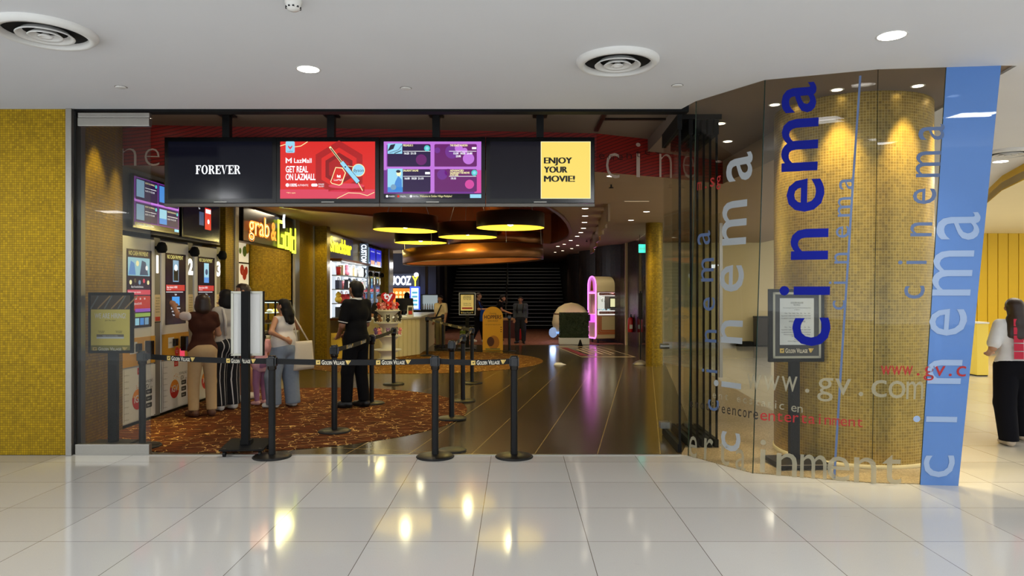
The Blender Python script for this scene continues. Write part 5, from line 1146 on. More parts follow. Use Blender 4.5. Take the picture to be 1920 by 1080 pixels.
# seen from behind: white back with a black pole
Yb = 7.0
t = thing('sign_stand', 'back of a white sign board on a black pole with a wheeled black base', 'sign stand', (xw(463, Yb), Yb, 0), .06)
zb0, zb1 = zw(665, Yb), zw(548, Yb); hw = 27*Yb/F
MB(pm('board_back_white', (216, 216, 212), .5)).box(-hw, hw, 0, .012, zb0, zb1).build('board', t)
fr = MB(M_SILVER); fw = .03
fr.box(-hw-.01, hw+.01, -.008, .016, zb1-.012, zb1+.01).box(-hw-.01, hw+.01, -.008, .016, zb0-.01, zb0+.012).box(-hw-.01, -hw+.012, -.008, .016, zb0, zb1).box(hw-.012, hw+.012, -.008, .016, zb0, zb1); fr.build('frame', t)
MB(M_MATT).box(hw+.012, hw+.022, -.01, .03, zb0-.01, zb1+.01).box(-hw, hw, .012, .03, zb0, zb1).build('front_case', t)
MB(M_MATT).box(-.037, .037, -.07, -.008, .1, zb1+.01, .004).build('pole', t)
stand_base(t)
t['label'] = 'white sign board seen from behind on a black pole with a wheeled black base'
# we are hiring
Yh = 7.25
t = thing('sign_stand', 'yellow WE ARE HIRING! notice in a black frame behind the fixed glass leaf', 'sign stand', (xw(207, Yh), Yh, .004))
zb0, zb1 = zw(663, Yh), zw(549, Yh); hw = 42*Yh/F
MB(M_MATT).box(-hw, hw, 0, .03, zb0, zb1, .003).build('frame', t)
s = MB(); s.frame((0, -.001, zb0), (1, 0, 0), (0, 0, 1)); H = zb1-zb0; w = hw-.03
OLV = pm('poster_mustard', (236, 218, 112), .6); OLG = pm('poster_olive_band', (140, 132, 52), .6)
s.rect(-w, .03, w, H-.03, OLV, 0); s.rect(-w, H*.72, w, H-.03, pm('poster_film_brown', (84, 70, 56), .6), 1)
for k in range(6): s.line([(-w+.07*k, H*.73), (-w+.07*k+.13*(1 if k % 2 else .6), H-.035)], .014, pm('poster_film_tan', (176, 140, 92), .6) if k % 2 else pm('poster_film_grey', (120, 124, 122), .6), 2)
s.text('WE ARE HIRING!', 0, H*.575, .05, pm('hiring_white_print', (250, 248, 240), .5), 2, 'C', w=w*1.6, off=.012); s.text('Join the team', 0, H*.53, .014, K_INK, 2, 'C')
s.rect(-w*.7, H*.27, w*.7, H*.31, K_GREYT, 2); s.rect(-w*.7, H*.24, w*.7, H*.27, M_PAPER, 2); s.text('Apply in person today', 0, H*.28, .012, M_PAPER, 3, 'C')
for k in (-1, 1): s.text('Scan here', k*w*.45, H*.355, .012, K_INK, 2, 'C'); s.text('to apply', k*w*.45, H*.335, .012, K_INK, 2, 'C')
s.rect(-w, .03, w, H*.13, OLG, 2); gvlogo(s, -w*.9, H*.045, .034, 3, w=w*1.8); s.build('poster', t)
MB(M_MATT).box(-.045, .045, .03, .08, .05, zb1-.05).build('pole', t); plinth_base(t, .42, .34)
# opening hours notice behind the lettered glass
Yo = 6.5
t = thing('sign_stand', 'opening hours notice in a black and silver frame behind the curved glass', 'sign stand', (xw(1494, Yo), Yo, .006), .05)
zb0, zb1 = zw(680, Yo), zw(543, Yo); hw = 53*Yo/F
MB(M_BLACK).box(-hw, hw, 0, .035, zb0, zb1, .004).build('frame', t)
s = MB(M_SILVER); g = hw-.035; z0_, z1_ = zb0+.035, zb1-.03
s.box(-g, g, -.006, 0, z1_-.02, z1_).box(-g, g, -.006, 0, z0_, z0_+.02).box(-g, -g+.02, -.006, 0, z0_, z1_).box(g-.02, g, -.006, 0, z0_, z1_); s.build('silver_trim', t)
s = MB(); s.frame((0, -.001, zb0), (1, 0, 0), (0, 0, 1)); H = zb1-zb0; w = hw-.055
s.rect(-w, .055, w, H-.05, pm('notice_slate', (62, 64, 68), .5), 0); s.rect(-w*.78, H*.235, w*.78, H-.085, M_PAPER, 1)
s.text('GOLDEN VILLAGE', 0, H*.80, .016, K_INK, 2, 'C', w=w*.58); s.text('MULTIPLEX', 0, H*.77, .014, K_INK, 2, 'C', w=w*.3)
for v, t_ in ((.735, 'Our opening hours vary with the screening times'), (.71, 'as follows'), (.30, 'Thank you'), (.28, 'Golden Village Multiplex Pte Ltd'), (.37, 'Show times and sessions are subject to change'), (.35, 'without prior notice')): s.text(t_, 0, H*v, .009, K_INK, 2, 'C')
s.text('VIVOCITY GOLD CLASS', 0, H*.545, .014, K_INK, 2, 'C', w=w*.75)
for blk0 in (.66, .47):
    for r in range(3):
        for c in range(7): s.text(('Mon Tue Wed Thu Fri Sat Sun'.split()[c], '10:00', '23:30')[r], -w*.50+c*w*.175, H*(blk0-.035*r), .010, K_INK, 2, 'C')
        if r: s.text(('Open', 'Close')[r-1], -w*.72, H*(blk0-.035*r), .010, K_INK, 2)
gvlogo(s, -w*.78, H*.125, .042, 2, w=w*1.55); s.build('notice', t)
MB(M_BLACK).box(-.045, .045, .035, .085, .04, zb1-.05).build('pole', t); plinth_base(t, .47, .40)
# notice stand in the lobby
Yl = 19.7
t = thing('sign_stand', 'distant black framed yellow notice on a black pole beside the yellow arched standee', 'sign stand', (xw(876, Yl), Yl, .004))
zb0, zb1 = zw(591, Yl), zw(549, Yl); hw = 15.5*Yl/F
MB(M_SILVER).box(-hw, hw, 0, .03, zb0, zb1, .003).mat(M_MATT).box(-hw+.018, hw-.018, -.004, 0, zb0+.018, zb1-.018).build('frame', t)
s = MB(); s.frame((0, -.006, zb0), (1, 0, 0), (0, 0, 1)); H = zb1-zb0; w = hw-.05
s.rect(-w, H*.2, w, H-.06, pm('lobby_notice_cream', (232, 208, 130), .6, emit=(232, 208, 130), es=.25), 0)
for v, t_, hh in ((.80, 'ADVANCE', .045), (.73, 'BOOKING', .045), (.67, 'ON THE APP', .03), (.50, 'Members first', .03), (.42, 'Weekend sale', .03)): s.text(t_, 0, H*v, hh, K_INK, 1, 'C', w=w*1.2)
s.rect(-w*.8, H*.27, w*.8, H*.34, K_RED, 1); gvlogo(s, -w*.95, H*.07, .045, 1, w=w*1.9); s.build('notice', t)
MB(M_MATT).box(-.05, .05, .03, .08, .03, zb1-.05).build('pole', t); plinth_base(t, .5, .42)
# arched standee
Ys = 19.3
t = thing('standee', 'yellow arched cardboard standee with a dark brown heading', 'standee', (xw(924, Ys), Ys, .0105)); hw = 19*Ys/F; zt = zw(575, Ys)-.01
arch = [(-hw, 0), (hw, 0)]+[(math.cos(a_)*hw, zt-hw+math.sin(a_)*hw) for a_ in [PI*i/24 for i in range(25)]]
b = MB(pm('standee_yellow', (226, 164, 30), .6)); b.frame((0, 0, 0), (1, 0, 0), (0, 0, 1)); n = len(arch); b.add([(x, y, -.02) for x, y in arch]+[(x, y, 0) for x, y in arch], [tuple(range(n-1, -1, -1)), tuple(range(n, 2*n))]+[(i, (i+1) % n, n+(i+1) % n, n+i) for i in range(n)]); b.build('board', t)
s = MB(); s.frame((0, 0, 0), (1, 0, 0), (0, 0, 1)); s.text('HOPPERS', 0, zt*.72, .10, pm('standee_brown', (74, 34, 16), .6), 2, 'C', w=hw*1.7, off=.02); s.text('Coming', 0, zt*.83, .04, MATS['standee_brown'], 2, 'C'); s.text('SOON ON FILM', 0, zt*.655, .04, MATS['standee_brown'], 2, 'C', w=hw); s.text('A new adventure begins this season', 0, zt*.58, .025, MATS['standee_brown'], 2, 'C', w=hw*1.6)
for k in range(3): s.rect(hw*.75, zt*(.52-.05*k), hw*.9, zt*(.535-.05*k), MATS['standee_brown'], 2)
s.disc(.02, zt*.18, .16, pm('standee_ochre', (176, 112, 30), .6), 2, 24, .19); s.disc(-.06, zt*.2, .10, MATS['standee_brown'], 3, 20, .13); s.rect(-.2, .02, .2, .05, pm('standee_green', (110, 120, 60), .6), 3)
s.build('print', t); MB(M_MATT).box(-hw*.8, hw*.8, .02, .30, 0, .012).box(-.02, .02, .02, .28, 0, .5).build('rear_strut', t)
# thin stands with heavy feet near the slim column
for px, py, hh, lab in ((1201, 684, 1.62, 'slender chrome-footed sign pole beside the slim gold column'), (1184, 646, 1.45, 'slender chrome-footed pole against the dark curved wall')):
    p = fl(px, py); t = thing('sign_pole', lab, 'sign pole', (p.x, p.y, .004))
    MB(M_STEEL).lathe([(.0, 0), (.17, 0), (.175, .02), (.10, .07), (.03, .10), (0, .11)], 28).build('foot', t); MB(M_BLACK).cyl((0, 0, .08), (0, 0, hh), .016).build('pole', t); MB(M_MATT).box(-.014, .014, -.17, .17, hh-.62, hh-.04, .004).build('sign_plate', t)
# ================================================================== far side: grabber machine, pod, hedge
p = fl(1125, 642); Yc = 22.4
t = thing('claw_machine', 'cream arched claw machine with a glowing pink edge', 'claw machine', (xw(1131, Yc), Yc, .08), -math.radians(0))
M_CLAW = pm('claw_cream', (228, 210, 160), .45); NP = em('neon_pink', (248, 120, 240), 2.4); KOR = pm('claw_orange_stripe', (206, 96, 40), .5)
import mathutils
R_ = Matrix.Rotation(math.radians(34), 4, 'Z')    # pink face turned to the open floor
def sec(y0, y1, z0, z1, hw, arch=True, n=14):
    pts = [(-hw, z0), (hw, z0)]+([(math.cos(PI*i/n)*hw, z1-hw+math.sin(PI*i/n)*hw) for i in range(n+1)] if arch else [(hw, z1), (-hw, z1)])
    return pts
cw, cd, ct = .28, .38, 2.02
def extr(b, pts, x0, x1):
    n = len(pts); vs = [(x0, y, z) for y, z in pts]+[(x1, y, z) for y, z in pts]
    return b.add(vs, [tuple(range(n)), tuple(range(2*n-1, n-1, -1))]+[(i, n+i, n+(i+1) % n, (i+1) % n) for i in range(n)])
b = MB(M_CLAW)
top = [(-cw, 1.52), (cw, 1.52), (cw, ct-cw)]+[(math.cos(PI*i/14)*cw, ct-cw+math.sin(PI*i/14)*cw) for i in range(1, 14)]+[(-cw, ct-cw)]
extr(b, top, -cd, cd); b.box(-cd, cd, -cw, cw, .06, .80, .03); b.box(-cd, -cd+.05, -cw, cw, .8, 1.52).box(cd-.05, cd, -cw, cw, .8, 1.52); b.build('cabinet', t)
b = MB(M_GLASS); b.box(-cd+.05, cd-.05, -cw, -cw+.01, .95, 1.40); b.build('window', t)
b = MB(em('claw_header_white', (246, 240, 232), .9)); b.box(-cd+.05, cd-.05, -cw, -cw+.03, 1.40, 1.52).box(-cd+.05, cd-.05, -cw, -cw+.03, .80, .95); b.box(-cd+.05, cd-.05, cw-.02, cw, .8, 1.52); b.build('light_band', t)
s = MB(); s.frame((0, -cw-.003, 0), (1, 0, 0), (0, 0, 1)); RB = pm('claw_maroon', (140, 60, 52), .5)
for zz in (1.43, .845): s.rrect(-.28, zz-.005, .28, zz+.075, .03, RB, 1); s.text('CATCH-A-TREAT', 0, zz+.012, .045, M_WHITE, 2, 'C', w=.48)
s.rect(-cd+.02, 1.515, cd-.02, 1.54, RB, 1); s.rect(-cd+.02, .775, cd-.02, .80, RB, 1)
for k in range(3):
    o_ = .05*k; s.rect(-.33+o_, .2+o_, -.295+o_, .76, KOR, 1); s.rect(-.33+o_, .2+o_, cd-.02, .235+o_, KOR, 1)
s.rect(.08, 1.02, .32, 1.36, M_DARK, 1); s.rect(.11, 1.06, .29, 1.32, em('claw_poster_glow', (240, 236, 180), .9), 2); s.build('print', t)
fx = -cd
b = MB(NP); loop = [(fx-.015, -cw, .15), (fx-.015, -cw, ct-cw)]+[(fx-.015, -math.cos(PI*i/14)*cw, ct-cw+math.sin(PI*i/14)*cw) for i in range(1, 14)]+[(fx-.015, cw, ct-cw), (fx-.015, cw, .15), (fx-.015, cw-.06, .08), (fx-.015, -cw+.06, .08), (fx-.015, -cw, .15)]
b.tube(loop, .021); b.tube([(fx-.015, -cw, 1.5), (fx-.015, cw, 1.5)], .022); b.build('neon_edge', t)
b = MB(em('claw_arch_pink', (236, 120, 226), .8)); extr(b, [(y*.9, z) for y, z in top], fx-.012, fx); b.build('arch_panel', t)
b = MB(M_BRONZE); b.frame((fx-.02, 0, 0), (0, -1, 0), (0, 0, 1)); b.poly([(-.12, 1.56), (.12, 1.56), (.07, 1.84), (0, 1.93), (-.07, 1.84)], KOR, 1); b.poly([(-.06, 1.6), (.06, 1.6), (0, 1.82)], M_BRONZE, 2); b.build('arch_print', t)
MB(M_GLASS).box(fx-.006, fx, -cw+.05, cw-.05, .85, 1.46).build('door_glass', t)
MB(em('claw_console_pink', (222, 96, 226), 1.3)).box(fx-.14, fx, -cw+.02, cw-.02, .58, .82, .02).build('console', t); MB(M_BPLAS).box(fx-.2, fx-.14, -.16, .06, .62, .82, .01).cyl((fx-.10, .14, .82), (fx-.10, .14, .92), .012).ico((fx-.10, .14, .93), .03, 1).build('controls', t)
MB(M_STEEL).cyl((0, 0, 1.52), (0, 0, 1.36), .012).tube([(0, 0, 1.36), (.07, 0, 1.3), (.04, 0, 1.22)], .008).tube([(0, 0, 1.36), (-.07, 0, 1.3), (-.04, 0, 1.22)], .008).tube([(0, 0, 1.36), (0, .07, 1.3), (0, .04, 1.22)], .008).build('claw', t)
for x in (-.28, .28):
    for y in (-.2, .2): MB(M_DARK).cyl((x-.015, y, -.035), (x+.015, y, -.035), .045, n=16).box(x-.02, x+.02, y-.02, y+.02, -.02, .07).build('caster', t)
t.rotation_euler = (0, 0, math.radians(19))
CM = Matrix.Translation(t.location) @ Matrix.Rotation(math.radians(19), 4, 'Z')
for k in range(9):
    c_ = CM @ Vector((-.26+.065*k, -.10+.16*(k % 3)/2, .952-.0)); cn, c1, c2 = [('pale blue', (150, 190, 214), (236, 240, 240)), ('white', (236, 236, 232), (190, 200, 210)), ('sky blue', (110, 160, 206), (240, 240, 240))][k % 3]
    plush(pm('plush_'+cn, c1, .9), pm('plush_trim_'+cn, c2, .9), c_-Vector((0, 0, .14)), 0, '%s soft toy inside the claw machine, place %s along' % (cn, ('one', 'two', 'three', 'four', 'five', 'six', 'seven', 'eight', 'nine')[k]))
MB(M_CLAW).box(-cd+.05, cd-.05, -cw+.03, cw-.03, .78, .81).build('toy_floor', t)
lamp('AREA', CM @ Vector((.05, 0, 1.5)), 10, (.95, .97, 1), .5, CM @ Vector((.05, 0, 0)))
lamp('POINT', CM @ Vector((-cd-.3, -.2, .9)), 9, (1, .35, .95), .12)
t = thing('egg_pod', 'cream egg-shaped pod with a blue light strip behind the hedge', 'pod', (1.86, 23.9, .01))
b = MB(M_CLAW); b.lathe([(.0, .03), (.5, .04), (.86, .25), (.98, .55), (.90, .85), (.66, 1.08), (.34, 1.2), (0, 1.24)], 48, sx=.66, sy=.66); b.build('shell', t)
MB(M_BRONZE).lathe([(.905, .84), (.915, .87), (.885, .885)], 48, sx=.66, sy=.66).build('rim_band', t)
MB(em('pod_blue_glow', (120, 160, 255), 1.6)).lathe([(.88, .2), (.90, .23), (.93, .27)], 48, sx=.665, sy=.665).build('light_strip', t)
MB(em('pod_fin_white', (170, 196, 240), .6)).ico((-.62, -.25, .24), .15, 2, (1.0, .5, 1.2)).build('side_lamp', t)
lamp('POINT', (xw(1036, 22.6), 22.4, .3), 4, (.45, .6, 1), .1)
Yp = 21.6
t = thing('hedge_planter', 'clipped dark green hedge in a long white planter', 'planter', (xw(1076, Yp), Yp, .011))
MB(M_WHITE).box(-.46, .46, -.18, .18, 0, .20, .01).build('trough', t)
M_LEAF = pm('hedge_leaf', (44, 58, 26), .6, noise=.5, nscale=40)
b = MB(M_LEAF); b.box(-.43, .43, -.15, .15, .2, .95)
rnd = random.Random(3)
for k in range(2600):
    f_ = rnd.random()
    if f_ < .62: c_ = Vector((rnd.uniform(-.44, .44), -.16, rnd.uniform(.2, .97)))
    elif f_ < .8: c_ = Vector((rnd.uniform(-.44, .44), rnd.uniform(-.16, .16), .96))
    else: c_ = Vector((rnd.choice((-.44, .44)), rnd.uniform(-.16, .16), rnd.uniform(.2, .97)))
    u_ = Vector((rnd.gauss(0, 1), rnd.gauss(0, 1), rnd.gauss(0, 1))).normalized()*.018; v_ = u_.orthogonal().normalized()*.012
    b.add([c_-u_, c_+v_, c_+u_, c_-v_], [(0, 1, 2, 3)])
b.build('foliage', t)
t = thing('bollard_light', 'small dark cone standing in front of the hedge', 'cone', (xw(1088, 20.9), 20.9, .004)); MB(M_MATT).lathe([(.0, 0), (.07, 0), (.06, .05), (.02, .18), (.0, .2)], 20).build('cone', t); MB(M_RUBBER).lathe([(.08, 0), (.08, .012), (.05, .014)], 20).build('foot', t)
# exit sign, extinguisher, floor print, paper
p = at(1204, 466, 18.4)
t = thing('exit_sign', 'small green exit sign hanging on two rods near the slim column', 'exit sign', p)
MB(em('exit_green', (70, 220, 190), 1.6)).box(-.09, .09, -.02, .02, -.11, .11, .004).build('lit_box', t); MB(M_BLACK).cyl((-.06, 0, .11), (-.06, 0, ZS-p.z), .006).cyl((.06, 0, .11), (.06, 0, ZS-p.z), .006).build('rods', t)
b = MB(); b.frame((0, -.022, 0), (1, 0, 0), (0, 0, 1)); b.text('EXIT', 0, -.03, .05, M_WHITE, 1, 'C', w=.13); b.build('lettering', t)
p = at(1177, 612, 20.9)
t = thing('fire_extinguisher', 'red fire extinguisher on the dark curved wall', 'fire extinguisher', (p.x+.06, 20.75, p.z-.16))
MB(pm('extinguisher_red', (190, 24, 28), .3)).lathe([(0, 0), (.075, 0), (.08, .02), (.08, .36), (.06, .42), (.03, .44), (0, .44)], 24).build('cylinder', t); MB(M_BLACK).box(-.02, .02, -.05, .03, .44, .50).box(-.015, .015, -.09, .0, .50, .53).tube([(.02, 0, .46), (.09, -.02, .4), (.095, -.02, .2)], .012).build('valve_and_hose', t); b = MB(); b.frame((0, -.083, 0), (1, 0, 0), (0, 0, 1)); b.rect(-.045, .10, .045, .22, M_WHITE, 0); b.build('label', t)
MB(M_STEEL).box(-.03, .2, .07, .1, .2, .26).build('bracket', t)
c4 = [fl(1091, 670), fl(1193, 670), fl(1126, 650), fl(1041, 650)]
t = thing('floor_graphic', 'slanted floor sticker with cream outline and red and cream bars', 'floor sticker', (0, 0, .0045))
def q4(u, v): return c4[0].lerp(c4[1], u).lerp(c4[3].lerp(c4[2], u), v)
b = MB(); CRM = pm('sticker_cream', (226, 200, 150), .5); CRD = pm('sticker_red', (150, 40, 34), .5)
def qr(u0, v0, u1, v1, m, lay): b.mat(m); b.add([q4(u0, v0)+Vector((0, 0, lay*.0012)), q4(u1, v0)+Vector((0, 0, lay*.0012)), q4(u1, v1)+Vector((0, 0, lay*.0012)), q4(u0, v1)+Vector((0, 0, lay*.0012))], [(0, 1, 2, 3)])
for r_ in ((0, 0, 1, .04), (0, .96, 1, 1), (0, 0, .02, 1), (.98, 0, 1, 1)): qr(*r_, CRM, 1)
qr(.06, .12, .2, .88, CRD, 1); qr(.28, .2, .34, .7, CRM, 1); qr(.4, .3, .46, .8, CRM, 1); qr(.52, .25, .58, .85, CRM, 1); qr(.66, .2, .70, .8, CRM, 1); qr(.78, .3, .82, .85, CRM, 1)
b.build('print', t)
p = fl(1050, 684); t = thing('paper_scrap', 'small white scrap of paper on the dark floor', 'paper', (p.x, p.y, .005)); MB(M_WHITE).add([(-.14, -.03, 0), (.0, -.05, .0), (.14, .0, .0), (.02, .06, .03), (-.1, .05, .04), (0, 0, .045)], [(0, 1, 5), (1, 2, 5), (2, 3, 5), (3, 4, 5), (4, 0, 5), (4, 3, 2, 1, 0)]).build('scrap', t); MB(M_PAPER).add([(-.05, .02, .036), (.06, .02, .036), (.05, .06, .036), (-.05, .06, .036)], [(0, 1, 2, 3)]).build('fold', t)
t = thing('low_counter', 'low dark red counter with a pale rim in front of the stairs', 'counter', (xw(950, 24.5), 24.6, .011)); MB(pm('counter_oxblood', (74, 24, 22), .5)).box(-.55, .35, -.25, .25, 0, .62).build('body', t); MB(pm('counter_oak_rim', (176, 132, 76), .5)).box(-.58, .38, -.28, .28, .62, .68).build('rim', t)
# corridor bin and yellow pedestal beyond the glass
p = fl(1425, 648); t = thing('litter_bin', 'dark square litter bin against the cream corridor wall', 'bin', (p.x, 20.95, 0)); MB(pm('bin_bronze', (46, 40, 36), .5)).box(-.2, .2, -.2, .2, .03, .84, .01).build('body', t); MB(M_BLACK).box(-.21, .21, -.21, .21, .84, .89, .008).build('lid', t); MB(M_RUBBER).box(-.19, .19, -.19, .19, 0, .03).build('plinth', t)
t = thing('barrier_box', 'low dark box beside the bin in the corridor', 'box', (p.x-.5, 20.95, 0)); MB(M_MATT).box(-.22, .22, -.15, .15, 0, .14, .01).build('body', t); MB(M_RUBBER).box(-.23, .23, -.16, .16, 0, .02).build('foot', t)
p = fl(1834, 704); t = thing('pedestal', 'slim yellow pedestal by the yellow ribbed wall', 'pedestal', (p.x, p.y, 0)); MB(pm('pedestal_yellow', (240, 214, 90), .5)).box(-.10, .12, -.12, .16, .02, 1.0, .006).build('body', t); MB(M_WHITE).box(-.11, .13, -.13, .17, 1.0, 1.03).build('top', t); MB(M_RUBBER).box(-.09, .11, -.11, .15, 0, .02).build('plinth', t)
# ================================================================== people
def surface_nets(d, org, h):
    nx, ny, nz = d.shape; s = d < 0
    cc = np.zeros((nx-1, ny-1, nz-1), np.int8)
    for i in (0, 1):
        for j in (0, 1):
            for k in (0, 1): cc += s[i:nx-1+i, j:ny-1+j, k:nz-1+k]
    act = np.argwhere((cc > 0) & (cc < 8)); n = len(act)
    if n == 0: return [], []
    idx = -np.ones(cc.shape, np.int64); idx[act[:, 0], act[:, 1], act[:, 2]] = np.arange(n)
    acc = np.zeros((n, 3)); cnt = np.zeros(n)
    cor = [(i, j, k) for i in (0, 1) for j in (0, 1) for k in (0, 1)]
    val = {c: d[act[:, 0]+c[0], act[:, 1]+c[1], act[:, 2]+c[2]] for c in cor}
    for a in cor:
        for ax in range(3):
            if a[ax]: continue
            b = list(a); b[ax] = 1; b = tuple(b); va, vb = val[a], val[b]; m = (va < 0) != (vb < 0)
            t = np.where(m, va/np.where(m, va-vb, 1), 0); p = np.tile(np.array(a, float), (n, 1)); p[:, ax] += t
            acc[m] += p[m]; cnt[m] += 1
    verts = (act+acc/cnt[:, None])*h+np.array(org)
    faces = []
    for ax in range(3):
        u, v = (ax+1) % 3, (ax+2) % 3
        sl0 = [slice(1, -1)]*3; sl0[ax] = slice(0, -1); sl1 = list(sl0); sl1[ax] = slice(1, None)
        A = s[tuple(sl0)]; B = s[tuple(sl1)]
        e = np.argwhere(A != B)
        if len(e) == 0: continue
        sg = A[e[:, 0], e[:, 1], e[:, 2]]
        base = e.copy(); base[:, u] += 1; base[:, v] += 1
        def I(du, dv):
            q = base.copy(); q[:, u] -= du; q[:, v] -= dv; return idx[q[:, 0], q[:, 1], q[:, 2]]
        q = np.stack([I(1, 1), I(0, 1), I(0, 0), I(1, 0)], 1)
        q[~sg] = q[~sg][:, ::-1]; faces.append(q)
    return verts, np.concatenate(faces)
def V3(*a): return np.array(a, float)
def prim_d(p, X):
    k = p[0]
    if k == 'c':
        _, a, b, ra, rb, sc = p; sc = np.array(sc); a = a/sc; b = b/sc; P = X/sc
        ba = b-a; L = float(ba@ba) or 1e-9; t = np.clip(((P-a)@ba)/L, 0, 1); q = P-a-t[..., None]*ba
        return (np.sqrt((q*q).sum(-1))-(ra+(rb-ra)*t))*sc.min()
    _, c, r = p; r = np.array(r); q = (X-c)/r; k0 = np.sqrt((q*q).sum(-1)); k1 = np.sqrt(((q/r)**2).sum(-1))+1e-9
    return k0*(k0-1)/k1
def prim_bb(p):
    if p[0] == 'c':
        _, a, b, ra, rb, sc = p; r = max(ra, rb)*np.array(sc); return np.minimum(a, b)-r, np.maximum(a, b)+r
    _, c, r = p; r = np.array(r); return c-r, c+r
def C(a, b, ra, rb=None, sc=(1, 1, 1)): return ('c', np.array(a, float), np.array(b, float), ra, ra if rb is None else rb, sc)
def E(c, r): return ('e', np.array(c, float), r)
def sdf_mesh(prims, h, k=.03, cuts=()):
    lo = np.min([prim_bb(p)[0] for p in prims], 0)-.03-h; hi = np.max([prim_bb(p)[1] for p in prims], 0)+.03+h
    n = np.ceil((hi-lo)/h).astype(int)+1
    d = np.full(n, .3, np.float32)
    ax = [lo[i]+h*np.arange(n[i]) for i in range(3)]
    for p in prims:
        a, b = prim_bb(p); i0 = np.maximum(((a-.06-lo)/h).astype(int), 0); i1 = np.minimum(((b+.06-lo)/h).astype(int)+2, n)
        X = np.stack(np.meshgrid(ax[0][i0[0]:i1[0]], ax[1][i0[1]:i1[1]], ax[2][i0[2]:i1[2]], indexing='ij'), -1)
        v = prim_d(p, X); sl = tuple(slice(i0[q], i1[q]) for q in range(3)); o = d[sl]
        hh = np.maximum(k-np.abs(o-v), 0)/k; d[sl] = np.minimum(o, v)-hh*hh*k*.25
    if cuts:
        X = np.stack(np.meshgrid(*ax, indexing='ij'), -1)
        for c in cuts: d = np.maximum(d, c(X))
    d[0], d[-1], d[:, 0], d[:, -1], d[:, :, 0], d[:, :, -1] = .3, .3, .3, .3, .3, .3
    return surface_nets(d, lo, h)
def sdf_obj(name, parent, mat, prims, h, k=.03, cuts=(), label=None):
    vs, fs = sdf_mesh(prims, h, k, cuts)
    me = bpy.data.meshes.new(name); me.from_pydata([tuple(v) for v in vs], [], [tuple(int(i) for i in f) for f in fs]); me.materials.append(mat)
    me.polygons.foreach_set('use_smooth', [True]*len(me.polygons)); me.update()
    o = bpy.data.objects.new(name, me); COL.objects.link(o); o.parent = parent
    if label: o['label'] = label
    return o
UPZ = V3(0, 0, 1)
def unit(v): return v/(np.linalg.norm(v) or 1)
